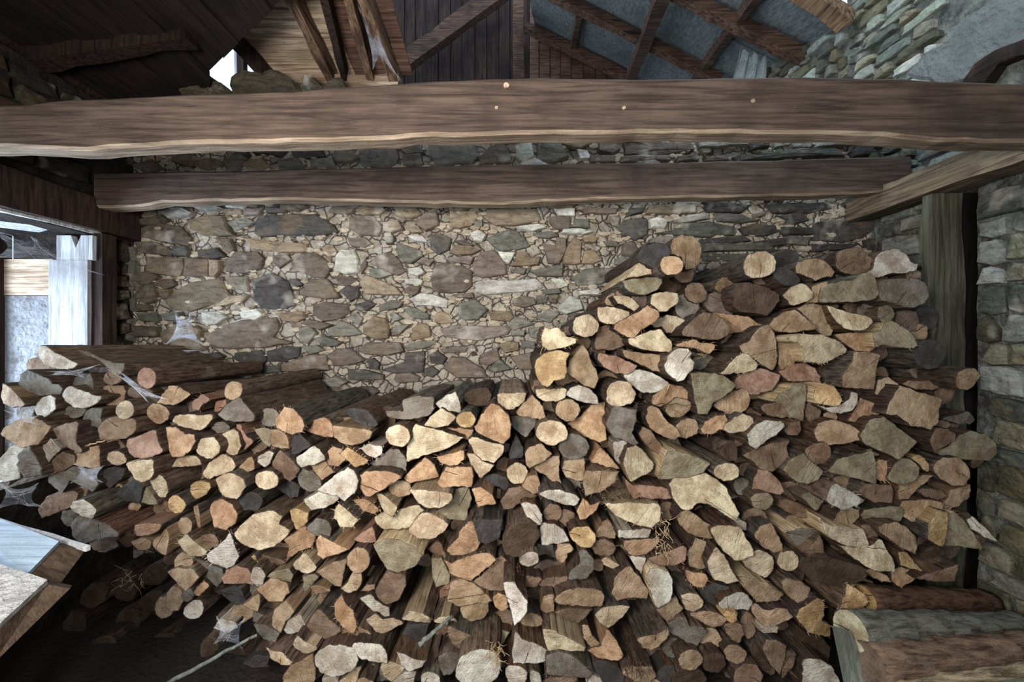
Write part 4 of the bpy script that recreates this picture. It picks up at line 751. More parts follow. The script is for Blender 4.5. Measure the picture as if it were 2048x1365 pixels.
gB-10 1024,1038 1015,1059 1001,1062 986,1054 980,1040 990,1019 1002,1012 1015,1018|x
gP-10 1365,895 1356,905 1334,911 1317,904 1312,895 1319,883 1344,877 1352,876|x
tP-7 748,1231 744,1245 728,1253 708,1246 703,1234 713,1218 726,1213 744,1220|x
gR-6 1398,615 1392,628 1367,640 1352,626 1349,609 1352,597 1374,585 1388,591|x
tP-5 1730,967 1716,988 1704,991 1674,982 1666,973 1671,959 1694,951 1723,958|x
dB-8 426,1012 420,1033 402,1037 386,1031 384,1013 390,999 403,992 421,1002|x
tP-9 1503,1012 1497,1021 1480,1029 1460,1022 1458,1006 1466,993 1483,988 1496,992|x
dH-6 912,1079 909,1096 893,1103 869,1094 864,1077 870,1068 890,1062 904,1063|x
dP-5 1099,1196 1095,1203 1070,1211 1046,1203 1046,1197 1047,1184 1069,1173 1092,1182|x
tB-5 825,1064 819,1077 802,1084 789,1076 782,1065 785,1053 802,1046 815,1051|x
BB-10 1386,1165 1380,1182 1371,1189 1350,1178 1341,1165 1353,1153 1368,1146 1382,1152|x
bR-10 1167,1272 1162,1284 1143,1286 1131,1284 1125,1265 1133,1252 1145,1244 1164,1254|x
BH-10 1580,1156 1578,1173 1564,1178 1549,1178 1539,1155 1552,1141 1559,1140 1576,1143|x
gP-7 1265,999 1262,1012 1247,1018 1228,1014 1217,1004 1228,985 1240,982 1260,987|x
BP-9 1097,1269 1084,1285 1067,1289 1055,1284 1046,1268 1051,1257 1066,1253 1092,1259|x
gH-8 1433,728 1432,743 1407,751 1393,748 1384,730 1387,718 1408,706 1429,716|x
bP-9 1181,683 1178,697 1160,704 1150,699 1142,682 1144,676 1160,668 1177,673|x
bR-6 628,1187 625,1201 601,1207 578,1201 572,1193 579,1174 600,1167 617,1170|x
tR-10 185,725 175,738 165,743 143,738 139,722 147,700 164,690 179,705|x
BP-5 1133,1140 1124,1152 1106,1159 1072,1151 1067,1137 1080,1124 1095,1120 1124,1129|x
tH-5 1610,1042 1607,1056 1589,1063 1573,1058 1567,1045 1573,1032 1592,1029 1606,1035|x
tR-5 1853,667 1846,683 1828,683 1816,677 1812,671 1822,650 1836,648 1850,655|x
dP-6 1281,1322 1272,1333 1250,1339 1231,1333 1224,1319 1238,1309 1249,1304 1267,1309|x
bB-9 797,1269 785,1287 775,1291 754,1284 752,1271 752,1263 776,1254 785,1259|x
BP-10 927,1225 924,1237 900,1246 878,1239 867,1222 879,1211 890,1210 922,1213|x
dP-9 791,833 790,850 769,862 748,852 742,842 747,823 774,814 784,816|x
tB-9 1735,891 1726,909 1712,912 1691,902 1689,893 1696,880 1714,877 1729,883|x
bH-7 1912,782 1908,803 1886,812 1875,804 1866,786 1872,775 1889,769 1905,774|x
gH-5 1168,975 1160,987 1143,991 1127,986 1118,971 1125,963 1150,956 1160,958|x
bH-5 1514,954 1511,965 1498,971 1477,965 1475,944 1480,929 1498,926 1510,933|x
bH-8 414,948 405,961 391,969 376,962 371,940 377,928 394,920 412,928|x
tR-5 586,1099 582,1112 561,1119 551,1118 542,1102 545,1092 561,1083 579,1092|x
gP-10 343,767 334,784 322,789 301,779 298,766 307,755 323,751 333,753|x
gB-10 72,811 70,831 49,839 37,829 34,817 41,795 51,795 65,797|x
bP-8 1503,682 1499,699 1470,712 1449,702 1444,685 1460,664 1471,662 1495,667|x
tB-5 1266,1116 1263,1127 1241,1136 1224,1129 1219,1111 1229,1094 1247,1090 1259,1095|x
tH-6 675,1290 671,1299 651,1303 641,1300 628,1284 635,1275 658,1265 668,1269|x
dP-7 1024,1315 1015,1330 1005,1333 985,1327 983,1312 985,1301 1000,1296 1014,1298|x
BH-10 813,1309 806,1325 791,1333 775,1325 768,1314 773,1293 787,1282 806,1289|x
dP-8 748,1041 744,1050 723,1057 713,1052 706,1034 716,1022 725,1021 742,1023|x
gR-5 981,1245 972,1261 955,1266 943,1265 931,1252 935,1239 957,1229 969,1232|x
bP-6 561,1210 553,1230 543,1228 527,1223 518,1210 530,1193 544,1191 555,1195|x
BP-5 1833,638 1828,660 1809,664 1794,654 1793,642 1799,624 1811,621 1832,625|x
BP-9 1228,1034 1226,1046 1215,1052 1202,1049 1196,1037 1202,1021 1216,1017 1226,1023|x
bP-7 1031,931 1022,947 1010,948 996,944 993,933 995,923 1009,915 1021,920|x
BP-5 1308,814 1303,826 1287,832 1273,828 1266,816 1275,806 1293,801 1304,808|x
bP-5 347,1020 340,1034 332,1036 315,1034 307,1020 316,1004 333,1002 347,1006|x
bP-9 596,1291 594,1301 577,1307 560,1301 559,1293 564,1281 581,1279 591,1283|x
dP-8 1467,874 1460,882 1445,885 1434,884 1429,873 1432,859 1451,858 1463,862|x
BP-6 1679,939 1672,956 1661,962 1647,958 1639,947 1649,928 1662,925 1669,929|x
dP-10 1361,573 1351,583 1337,585 1320,579 1316,567 1321,556 1338,553 1354,559|x
gB-9 1053,1137 1048,1146 1027,1153 1015,1147 1007,1136 1019,1123 1028,1122 1048,1126|x
bB-5 446,985 445,994 426,1000 411,997 402,988 411,975 424,970 441,976|x
tR-6 1526,830 1516,841 1502,844 1494,841 1490,825 1494,818 1504,812 1521,816|x
tP-10 1219,1262 1215,1277 1204,1280 1193,1276 1185,1267 1191,1251 1206,1244 1211,1250|x
tH-9 1308,858 1304,863 1282,868 1268,864 1261,854 1270,843 1283,840 1296,841|x
dH-7 1179,1050 1173,1058 1158,1062 1147,1058 1142,1050 1147,1040 1157,1034 1175,1038|x
dP-7 1750,784 1748,797 1732,802 1721,799 1713,787 1718,775 1735,769 1750,776|x
tB-10 532,974 527,986 510,991 489,989 484,978 488,969 507,965 528,968|x
dP-8 1208,893 1207,905 1194,909 1177,906 1172,893 1178,883 1193,881 1200,882|x
bP-9 1331,1050 1326,1066 1307,1069 1296,1066 1290,1057 1298,1040 1313,1039 1328,1043|x
BB-10 1920,1100 1911,1115 1902,1119 1891,1116 1883,1104 1888,1092 1905,1085 1913,1088|x
gP-10 822,1003 816,1020 809,1020 792,1014 791,1007 794,988 806,985 815,988|x
bB-10 336,858 332,871 315,878 301,871 298,864 304,851 317,847 329,849|x
gB-6 647,1024 642,1041 633,1042 612,1038 608,1026 615,1019 625,1015 646,1019|x
tP-9 1536,797 1533,807 1518,814 1504,808 1499,795 1503,790 1518,784 1529,787|x
tB-5 247,895 243,907 229,914 217,904 214,899 216,884 231,878 241,882|x
gR-5 526,1181 517,1195 504,1199 485,1192 480,1184 490,1174 501,1169 517,1171|x
dP-7 1634,776 1629,791 1616,794 1603,787 1601,781 1605,768 1617,762 1631,768|x
tR-7 1119,812 1114,825 1101,830 1092,826 1083,811 1091,802 1100,799 1113,800|x
tR-9 606,1004 601,1019 591,1022 578,1015 575,1000 579,992 589,985 601,989|x
gP-7 371,1066 366,1079 350,1084 343,1081 336,1071 340,1057 354,1051 365,1057|x
bH-5 1549,559 1548,565 1526,570 1517,569 1505,561 1511,549 1532,546 1547,551|x
dH-9 1068,877 1063,891 1052,896 1042,890 1040,876 1040,870 1056,862 1063,866|x
BP-8 1487,1133 1482,1144 1469,1145 1459,1142 1453,1128 1461,1116 1472,1113 1482,1116|x
gR-8 1770,660 1766,666 1746,672 1732,668 1729,655 1732,646 1746,641 1762,644|x
bP-7 1325,953 1321,960 1307,967 1287,962 1281,954 1286,943 1309,937 1318,939|x
dP-8 1501,555 1496,565 1482,571 1472,567 1466,555 1474,535 1481,536 1493,539|x
gP-9 719,1014 715,1029 701,1032 693,1028 684,1017 691,1004 700,999 713,1004|x
bR-5 509,913 499,925 493,930 477,923 470,914 477,900 492,895 505,901|x
bR-5 535,887 531,897 517,904 493,898 491,891 499,874 508,872 527,875|x
dB-6 1683,1233 1675,1249 1666,1252 1656,1251 1649,1235 1654,1221 1664,1217 1678,1226|x
bH-6 179,982 172,998 163,999 153,996 145,984 152,968 165,963 175,969|x
bP-9 442,829 435,842 423,841 402,838 396,831 407,819 418,813 440,821|x
dP-6 551,1305 544,1317 531,1322 516,1311 513,1302 523,1284 537,1281 544,1288|x
bP-9 1198,1319 1195,1328 1175,1336 1156,1332 1152,1318 1154,1310 1170,1304 1189,1306|x
BH-10 1586,608 1576,623 1561,627 1552,623 1543,607 1551,600 1560,595 1577,599|x
BH-9 1692,916 1692,921 1674,931 1666,927 1660,912 1667,895 1679,893 1687,896|x
BH-7 978,1022 970,1039 956,1039 938,1037 926,1022 936,1014 952,1009 972,1013|x
bH-9 721,1205 714,1219 702,1224 685,1217 674,1207 683,1189 700,1181 719,1191|x
BP-6 1083,1339 1078,1348 1066,1349 1055,1345 1048,1333 1054,1328 1067,1319 1079,1325|x
BP-8 1776,707 1775,715 1762,723 1741,713 1737,704 1745,696 1760,687 1771,694|x
tB-10 1860,862 1856,874 1838,880 1826,875 1818,868 1825,855 1842,852 1859,856|x
bH-10 232,824 227,833 218,836 202,830 200,823 203,813 213,808 228,813|x
dP-6 592,1056 588,1066 572,1073 556,1067 552,1055 554,1046 568,1040 584,1044|x
bR-5 1523,1075 1516,1083 1509,1088 1496,1085 1491,1070 1492,1064 1506,1057 1517,1062|x
tR-9 1704,1111 1699,1122 1686,1128 1666,1122 1665,1111 1668,1104 1682,1101 1701,1104|x
BB-6 1387,1134 1379,1142 1362,1147 1343,1142 1335,1136 1340,1126 1367,1122 1374,1124|x
bP-6 1735,616 1724,626 1707,628 1698,626 1686,615 1693,604 1717,602 1727,603|x
dB-9 1866,1052 1863,1061 1846,1068 1834,1064 1828,1051 1832,1042 1852,1040 1860,1039|x
BB-6 304,785 296,792 274,798 260,793 256,786 261,776 280,769 293,774|x
dP-9 458,1276 456,1283 438,1288 426,1283 424,1273 425,1263 443,1257 451,1257|x
BR-9 1871,744 1866,758 1843,761 1827,754 1821,742 1835,726 1848,723 1864,728|x
tH-6 1333,922 1324,936 1314,939 1302,934 1293,923 1302,909 1313,905 1326,909|x
bP-8 875,977 864,984 853,989 835,985 826,975 834,964 851,959 870,967|x
bB-7 185,863 177,876 167,883 150,875 149,868 153,855 165,851 177,855|x
bB-8 1576,767 1571,780 1562,787 1546,780 1541,767 1546,758 1563,752 1572,755|x
bB-9 522,854 517,864 504,865 490,862 489,849 493,842 506,838 520,844|x
gR-9 1891,970 1884,978 1866,985 1855,981 1849,970 1857,953 1869,948 1884,956|x
BP-5 1298,599 1292,614 1277,618 1271,615 1262,603 1267,591 1277,587 1293,591|x
tB-10 1567,575 1561,583 1550,589 1532,582 1525,571 1531,564 1543,559 1566,564|x
gR-6 1448,923 1441,941 1426,945 1405,940 1403,928 1407,913 1421,910 1441,914|x
bH-5 787,1077 783,1086 771,1093 755,1086 753,1076 761,1059 769,1057 783,1061|x
BB-8 298,818 291,828 278,835 259,825 256,817 264,804 280,804 295,808|x
bB-10 1378,672 1375,682 1357,689 1346,685 1337,673 1345,663 1359,657 1371,663|x
tP-6 1614,1332 1607,1351 1591,1354 1580,1347 1575,1338 1583,1317 1591,1316 1610,1319|x
tB-7 674,1039 669,1050 659,1056 647,1053 640,1032 643,1026 659,1015 669,1020|x
tR-5 1153,763 1154,772 1138,781 1115,771 1109,763 1119,750 1132,745 1151,752|x
bR-7 1398,1083 1391,1097 1376,1102 1353,1093 1348,1079 1356,1073 1377,1064 1392,1071|x
bP-7 1254,961 1250,974 1237,978 1222,973 1222,960 1226,950 1233,945 1247,948|x
bB-6 1864,1091 1860,1102 1846,1103 1832,1098 1827,1091 1835,1079 1845,1072 1859,1078|x
gR-5 159,1040 148,1051 142,1053 130,1052 124,1035 129,1022 140,1020 149,1022|x
tP-10 1736,858 1732,867 1721,870 1709,867 1703,854 1711,845 1724,843 1731,847|x
BP-6 866,1121 858,1132 849,1134 836,1131 830,1124 839,1108 850,1109 856,1109|x
bP-6 370,1094 366,1108 351,1117 341,1110 336,1096 344,1083 350,1077 367,1086|x
tP-7 1103,1004 1099,1013 1083,1022 1070,1015 1064,1005 1068,989 1087,982 1096,988|x
BP-7 1610,1148 1606,1160 1589,1167 1581,1160 1579,1151 1578,1138 1592,1133 1606,1139|x
gP-5 752,1323 743,1335 735,1338 714,1333 714,1326 716,1317 735,1310 744,1316|x
bP-10 1269,1049 1264,1056 1249,1061 1239,1060 1231,1049 1240,1036 1249,1033 1262,1038|x
bP-6 1236,1192 1227,1201 1217,1203 1210,1202 1203,1192 1210,1177 1221,1172 1232,1179|x
bB-6 209,950 204,959 189,961 182,959 177,946 181,939 195,936 205,940|x
BB-7 392,821 387,832 364,833 351,828 343,816 349,807 373,796 381,801|x
dP-8 1054,1026 1048,1040 1038,1044 1024,1042 1013,1025 1018,1016 1037,1008 1046,1014|x
bR-10 1421,833 1417,844 1397,850 1385,849 1377,834 1382,826 1393,823 1410,823|x
gP-9 1025,897 1021,901 1010,905 1003,902 1000,894 1001,890 1009,886 1020,887|x
gB-6 918,849 917,856 905,859 897,857 893,849 900,841 907,840 918,844|x
bH-6 857,843 852,851 835,855 826,852 818,844 824,836 839,834 848,836|x
tP-5 1673,835 1670,843 1660,850 1654,846 1647,837 1649,828 1662,820 1671,827|x
bR-6 1039,821 1037,830 1027,833 1020,830 1015,824 1019,817 1027,813 1035,816|x
tP-7 1686,1092 1681,1102 1670,1106 1664,1104 1659,1096 1664,1082 1674,1080 1684,1085|x
bB-9 1543,1275 1539,1287 1532,1288 1521,1284 1517,1279 1523,1267 1528,1264 1540,1268|x
gB-5 1350,968 1343,980 1337,982 1327,975 1326,970 1330,960 1335,957 1345,961|x
tP-9 784,985 781,991 774,994 762,992 755,983 762,976 769,974 780,976|x
tR-10 1240,598 1233,611 1226,613 1215,611 1210,604 1215,593 1226,587 1233,590|x
dH-5 1660,1011 1656,1018 1649,1021 1636,1018 1634,1012 1640,1001 1645,999 1656,1001|x
dP-5 851,1296 850,1303 841,1307 831,1304 830,1295 832,1290 841,1286 848,1288|x
tH-8 1257,588 1257,593 1247,597 1233,592 1231,588 1235,579 1245,573 1257,579|x
BR-10 1493,1153 1490,1157 1481,1163 1474,1159 1470,1147 1475,1141 1481,1137 1491,1142|x
gR-7 1475,1349 1471,1354 1461,1357 1450,1352 1448,1348 1451,1342 1463,1338 1470,1340|x
gP-8 1782,807 1776,819 1772,820 1760,814 1758,804 1761,797 1770,792 1781,799|x
gP-7 392,985 387,997 373,999 368,999 363,985 363,977 376,971 389,978|x
gB-10 1553,1021 1549,1032 1540,1034 1534,1031 1527,1019 1533,1009 1543,1006 1553,1010|x
dB-7 1898,826 1891,835 1884,838 1876,835 1872,826 1874,822 1886,818 1895,823|x
tP-6 360,846 358,855 348,857 341,853 338,845 340,840 347,837 358,841|x
bP-9 502,954 498,963 489,967 479,964 470,953 476,942 484,940 499,942|x
BR-5 973,962 970,970 965,972 951,969 948,961 953,954 965,952 972,954|x
tP-9 541,937 535,942 521,944 512,941 506,933 514,927 522,924 536,925|x
tP-7 1510,1292 1507,1299 1496,1304 1487,1299 1483,1287 1488,1283 1497,1276 1507,1279|x
dP-10 685,1113 678,1120 668,1124 656,1119 651,1112 656,1107 666,1104 678,1106|x
bB-10 381,1027 376,1040 368,1042 359,1037 355,1028 360,1022 371,1016 378,1021|x
tH-10 1200,723 1199,732 1187,734 1180,731 1177,725 1180,714 1187,709 1200,714|x
bR-7 1623,980 1621,983 1611,989 1602,984 1600,976 1604,970 1611,969 1619,969|x
bB-6 459,792 453,802 442,804 432,801 427,793 435,783 446,783 453,784|x
bH-10 630,1269 627,1276 618,1281 612,1279 606,1272 610,1262 618,1258 625,1260|x
tP-5 47,779 42,783 33,788 23,783 22,779 25,769 36,766 40,769|x
gP-7 269,961 264,969 246,976 240,971 234,959 238,952 248,950 264,953|x
bB-10 1651,1174 1647,1183 1639,1183 1632,1182 1627,1173 1630,1168 1642,1165 1648,1165|x
tB-5 612,1158 609,1166 597,1167 587,1166 584,1159 589,1146 597,1142 606,1147|x
bB-5 900,1258 896,1268 882,1270 871,1268 869,1259 872,1251 886,1247 896,1252|x
tB-6 1007,989 1006,993 998,998 987,994 982,987 988,979 994,977 1005,980|x
tP-9 1763,604 1759,612 1750,614 1743,613 1739,602 1741,594 1752,590 1760,597|x
bB-5 1835,1047 1832,1052 1814,1056 1804,1053 1801,1044 1803,1040 1814,1036 1830,1041|x
gH-5 388,1188 384,1200 376,1205 366,1198 364,1189 370,1179 377,1178 381,1178|x
tR-9 890,934 886,942 877,943 868,942 863,933 868,921 879,919 884,923|x
tP-10 689,1067 684,1074 673,1074 666,1074 659,1062 667,1055 673,1053 685,1055|x
tP-8 879,1250 873,1255 867,1258 855,1253 854,1248 859,1240 868,1239 877,1242|x
bB-7 1632,858 1630,867 1620,872 1613,867 1608,862 1610,855 1623,851 1630,854|x
tP-9 1438,1081 1435,1089 1427,1092 1415,1090 1407,1082 1414,1074 1421,1071 1433,1073|x
BH-5 1946,1037 1941,1042 1928,1046 1920,1043 1915,1038 1922,1028 1931,1025 1938,1027|x
dP-5 847,1352 846,1361 835,1365 828,1360 827,1355 829,1341 837,1339 846,1345|x
dH-8 953,820 952,826 941,829 932,826 932,818 935,812 940,810 949,813|x
bP-6 1808,993 1804,1002 1793,1007 1781,1002 1781,992 1783,985 1791,982 1803,985|x
tB-5 1740,1141 1735,1153 1730,1156 1719,1150 1715,1144 1720,1136 1729,1130 1734,1134|x
BR-5 584,1037 582,1043 571,1045 561,1044 557,1039 559,1030 571,1026 580,1029|x
bP-8 659,1167 653,1177 649,1179 637,1172 636,1161 641,1152 649,1151 653,1153|x
BB-6 697,939 693,947 685,949 676,948 671,938 674,931 682,927 692,931|x
tP-6 1457,1265 1453,1271 1444,1275 1439,1273 1433,1263 1437,1255 1443,1252 1455,1256|x
dB-10 989,1180 985,1191 970,1195 960,1189 957,1180 963,1171 975,1168 986,1173|x
BR-9 337,1043 333,1053 328,1054 316,1053 311,1047 317,1037 325,1035 333,1037|x
BP-9 1615,1115 1612,1124 1602,1130 1595,1129 1591,1115 1592,1109 1601,1103 1611,1107|x
BH-10 1251,707 1248,712 1238,716 1232,716 1229,707 1232,695 1240,691 1247,695|x
bP-9 478,1066 474,1076 464,1081 456,1075 453,1071 457,1059 464,1056 472,1057|x
BR-10 1816,852 1809,861 1804,861 1790,857 1787,850 1790,844 1802,837 1813,844|x
bB-6 1088,779 1083,785 1074,789 1067,787 1063,778 1068,764 1075,760 1086,767|x
tP-10 1049,1268 1044,1278 1037,1282 1022,1277 1018,1271 1024,1258 1037,1254 1047,1262|x
gB-10 1536,634 1534,645 1525,648 1517,646 1514,635 1515,624 1525,620 1533,624|x
dR-7 504,1037 501,1043 487,1049 479,1045 473,1037 479,1027 487,1023 499,1029|x
gB-6 1694,551 1689,563 1682,564 1675,563 1669,551 1674,544 1684,539 1692,543|x
gB-7 1683,767 1681,771 1666,776 1659,773 1651,767 1653,759 1669,755 1684,760|x
BB-9 1470,982 1468,988 1459,992 1451,989 1448,980 1452,973 1459,970 1467,973|x
BP-7 1158,1106 1155,1114 1147,1117 1141,1118 1137,1104 1142,1094 1149,1095 1156,1099|x
bH-5 753,1099 748,1107 742,1110 732,1105 729,1098 732,1090 741,1085 750,1090|x
bP-5 1412,1020 1410,1029 1398,1031 1390,1030 1384,1023 1389,1016 1401,1012 1411,1017|x
bP-8 1176,820 1171,830 1164,833 1157,829 1155,823 1158,814 1163,812 1172,812|x
BB-6 1154,664 1150,669 1137,673 1129,670 1125,662 1131,656 1139,653 1150,658|x
dH-10 1106,965 1102,976 1094,978 1088,975 1084,969 1086,961 1097,958 1103,960|x
tR-8 1305,788 1301,798 1291,801 1282,798 1276,791 1281,782 1294,779 1303,782|x
dP-7 620,994 615,1000 607,1003 598,999 596,990 597,986 608,981 617,986|x
dB-9 1153,701 1151,707 1139,711 1128,710 1124,697 1127,690 1139,686 1149,690|x
bH-7 1211,704 1207,710 1194,713 1183,710 1176,701 1183,695 1196,693 1204,695|x
dP-10 1213,938 1208,945 1194,949 1187,947 1184,937 1187,932 1194,929 1209,933|x
bH-6 807,1233 803,1239 796,1242 785,1237 781,1232 787,1220 795,1219 806,1224|x
gP-9 1191,1171 1182,1178 1175,1179 1165,1176 1163,1171 1165,1162 1176,1159 1184,1161|x
dP-7 1739,1017 1736,1028 1729,1032 1719,1027 1716,1017 1719,1011 1727,1004 1736,1008|x
gP-5 1919,851 1915,860 1910,862 1900,860 1897,854 1900,845 1907,843 1917,845|x
BH-10 1583,1073 1579,1080 1566,1084 1558,1084 1553,1076 1558,1065 1565,1063 1577,1065|x
dB-7 593,1123 590,1133 582,1136 568,1133 565,1126 571,1112 577,1110 589,1112|x
tR-6 644,1118 639,1126 633,1127 626,1124 622,1116 626,1108 631,1103 641,1109|x
gB-6 1331,1004 1325,1012 1316,1012 1307,1012 1299,1003 1306,998 1318,996 1324,996|x
gP-10 1200,1248 1193,1256 1185,1260 1173,1257 1168,1244 1173,1238 1185,1234 1195,1238|x
bP-7 1776,750 1773,758 1763,762 1753,760 1746,747 1751,740 1762,733 1772,738|x
dP-10 272,920 271,926 262,930 253,926 251,918 256,904 261,904 270,908|x
BP-10 1271,692 1266,702 1258,704 1254,702 1250,691 1253,685 1258,681 1268,685|x
tR-7 1834,705 1830,713 1820,715 1814,714 1809,708 1813,701 1820,696 1830,699|x
bB-7 1677,613 1668,623 1658,625 1647,621 1640,612 1644,607 1657,603 1671,608|x
bP-7 1585,1095 1580,1106 1573,1110 1561,1106 1559,1100 1563,1086 1573,1082 1578,1086|x
bB-5 1228,882 1223,893 1215,897 1203,894 1197,881 1206,875 1213,873 1226,877|x
dP-9 362,1039 357,1052 349,1055 344,1052 339,1040 342,1032 351,1027 357,1029|x
bB-10 874,1343 871,1351 863,1353 855,1354 852,1345 852,1335 865,1330 870,1332|x
dB-6 450,1176 445,1186 436,1189 430,1185 426,1176 430,1170 437,1168 445,1171|x
tH-8 580,1274 577,1279 564,1283 559,1282 553,1274 556,1266 566,1263 573,1265|x
bP-7 711,1143 704,1155 693,1158 686,1151 684,1146 685,1138 695,1135 705,1136|x
gP-6 1405,707 1402,713 1392,714 1384,710 1381,706 1383,698 1390,695 1401,699|x
gH-10 1390,761 1385,770 1378,772 1371,770 1367,762 1370,754 1380,752 1385,753|x
tB-6 737,944 735,953 719,959 711,954 704,943 708,935 722,932 733,937|x
gP-9 287,863 281,872 271,872 265,870 261,861 267,853 274,853 285,856|x
BP-6 1695,1181 1692,1190 1683,1193 1672,1192 1669,1186 1671,1178 1680,1174 1689,1176|x
tP-5 1657,966 1652,977 1641,978 1636,977 1630,965 1632,958 1643,953 1656,957|x
BR-5 937,1256 937,1262 924,1265 911,1262 908,1255 914,1249 921,1247 930,1248|x
bH-7 1900,850 1894,860 1886,864 1875,859 1874,852 1880,842 1888,840 1895,844|x
gH-7 423,868 421,875 413,878 400,872 398,868 401,860 411,855 421,857|x
dB-7 1205,1045 1202,1055 1189,1058 1178,1055 1173,1046 1179,1038 1190,1033 1198,1036|x
bH-9 1968,922 1960,934 1950,937 1945,935 1941,925 1942,919 1953,915 1966,919|x
BB-5 489,1089 484,1098 476,1100 472,1099 465,1092 468,1083 479,1080 485,1082|x
gR-5 1192,918 1187,931 1179,933 1173,930 1169,923 1172,911 1181,908 1191,912|x
tP-5 629,873 625,879 617,885 606,881 604,874 608,866 617,863 623,866|x
dR-8 1607,1356 1607,1363 1595,1366 1589,1364 1586,1357 1587,1351 1595,1348 1604,1351|x
tB-7 1624,564 1620,572 1603,576 1597,573 1590,564 1594,556 1606,553 1620,555|x
bP-9 133,807 128,815 123,820 113,816 108,806 109,800 123,794 131,799|x
dP-10 1002,802 1000,809 989,814 979,809 977,801 983,791 990,790 997,791|x
dB-8 1228,816 1223,825 1216,829 1208,826 1205,815 1211,807 1217,804 1226,809|x
BH-8 1386,1229 1384,1239 1373,1246 1364,1240 1359,1231 1363,1224 1370,1221 1382,1224|x
bR-5 1842,547 1838,557 1827,559 1814,558 1810,547 1815,540 1824,537 1840,543|x
tR-7 947,898 940,910 932,912 922,905 920,898 923,891 932,888 944,893|x
tP-7 1498,1177 1491,1189 1483,1191 1466,1187 1463,1178 1468,1169 1478,1166 1489,1167|x
dB-8 1705,784 1700,796 1692,799 1684,794 1682,789 1684,777 1695,774 1701,776|x
dR-9 1889,912 1885,923 1875,925 1871,922 1866,917 1870,906 1877,903 1886,908|x
bP-9 1775,556 1771,565 1762,567 1754,566 1748,560 1753,552 1761,548 1769,549|x
bH-10 1575,1251 1569,1262 1562,1265 1553,1258 1549,1248 1555,1242 1560,1239 1569,1239|x
bP-6 1827,910 1825,917 1814,920 1806,916 1803,908 1806,904 1815,901 1827,905|x
tB-7 1812,1104 1808,1111 1794,1116 1786,1114 1779,1100 1784,1091 1796,1089 1810,1095|x
BH-7 215,799 212,805 204,810 191,804 188,798 194,786 206,782 212,785|x
dR-6 439,965 438,973 427,978 421,973 417,964 421,958 429,955 436,957|x
bP-9 1465,1284 1462,1295 1453,1301 1445,1297 1441,1288 1445,1275 1454,1271 1461,1276|x
bP-9 1790,917 1785,923 1773,926 1761,923 1760,917 1763,911 1773,906 1786,912|x
tH-5 395,864 396,871 383,876 370,871 368,863 373,856 384,855 396,860|x
bB-7 909,1285 906,1292 897,1299 889,1295 887,1286 891,1276 899,1274 906,1277|x
bH-9 1277,1205 1271,1211 1258,1214 1252,1211 1246,1204 1252,1197 1264,1194 1271,1196|x
bP-8 1549,1341 1547,1347 1542,1351 1529,1346 1528,1340 1528,1332 1539,1327 1545,1328|x
dP-5 530,1021 529,1026 517,1031 510,1026 508,1022 511,1013 521,1011 526,1011|x
BR-5 1702,716 1697,723 1687,729 1677,726 1673,717 1678,708 1683,707 1695,710|x
bR-10 684,1180 681,1189 669,1192 661,1190 653,1182 660,1174 669,1171 680,1175|x
bH-5 710,847 705,858 698,862 685,854 682,846 687,837 696,835 705,838|x
gB-9 1469,1041 1465,1050 1450,1054 1438,1050 1436,1041 1441,1034 1453,1033 1466,1035|x
tR-6 926,1051 923,1060 915,1062 903,1057 903,1045 906,1040 916,1032 924,1038|x
dR-8 363,983 358,996 343,998 331,993 329,985 334,976 350,973 359,977|x
bP-10 1572,668 1566,676 1557,679 1552,675 1548,668 1551,659 1560,656 1567,659|x
tP-5 210,762 202,774 194,775 184,773 178,763 182,757 195,753 205,755|x
tP-7 457,1077 454,1081 444,1086 431,1082 430,1077 432,1069 440,1065 454,1068|x
dR-8 454,877 449,884 437,888 432,888 426,876 430,871 440,867 448,872|x
bB-8 1556,787 1554,796 1540,801 1531,796 1527,789 1532,781 1541,778 1555,783|x
tB-5 1207,1129 1204,1139 1193,1141 1188,1140 1182,1132 1189,1121 1197,1118 1204,1121|x
BR-9 678,1232 673,1238 663,1239 653,1237 648,1231 650,1224 662,1219 673,1223|x
tB-5 1770,909 1765,915 1753,921 1742,917 1736,912 1742,904 1753,900 1761,900|x
tB-5 248,976 242,989 236,990 229,988 225,979 230,968 238,967 244,971|x
BB-6 1302,1142 1299,1150 1291,1151 1284,1151 1281,1140 1281,1136 1294,1133 1297,1133|x
gH-7 1846,1112 1845,1122 1836,1129 1827,1124 1823,1118 1828,1103 1836,1104 1843,1107|x
bP-5 1606,1303 1599,1313 1588,1314 1580,1309 1577,1300 1582,1293 1590,1291 1603,1296|x
tB-10 1036,1285 1027,1296 1020,1296 1012,1296 1006,1289 1008,1281 1023,1277 1030,1279|x
tR-6 1229,1321 1225,1331 1219,1332 1210,1330 1208,1324 1207,1316 1220,1312 1226,1313|x
bR-8 696,1293 692,1297 685,1301 672,1297 670,1289 674,1283 686,1280 692,1284|x
bB-10 1418,619 1414,628 1406,631 1397,628 1394,622 1397,612 1408,609 1415,613|x
tB-7 282,1013 277,1021 269,1025 259,1020 256,1015 260,1007 270,1003 277,1006|x
dP-5 1148,1129 1143,1141 1134,1145 1126,1141 1123,1131 1125,1121 1133,1119 1146,1121|x
BP-9 646,1347 644,1351 634,1356 626,1353 621,1346 624,1339 632,1334 643,1337|x
tH-8 1344,1252 1344,1258 1333,1263 1322,1260 1319,1253 1321,1247 1333,1243 1341,1247|x
bB-5 665,1125 659,1131 651,1136 641,1130 640,1124 643,1117 651,1114 662,1117|x
bP-5 1497,924 1493,932 1482,933 1475,931 1470,923 1472,917 1487,912 1495,914|x
tH-5 1901,1015 1896,1024 1890,1027 1879,1022 1878,1018 1883,1009 1887,1009 1897,1011|x
bP-5 1072,1218 1069,1224 1057,1227 1052,1225 1046,1218 1051,1209 1062,1207 1067,1210|x
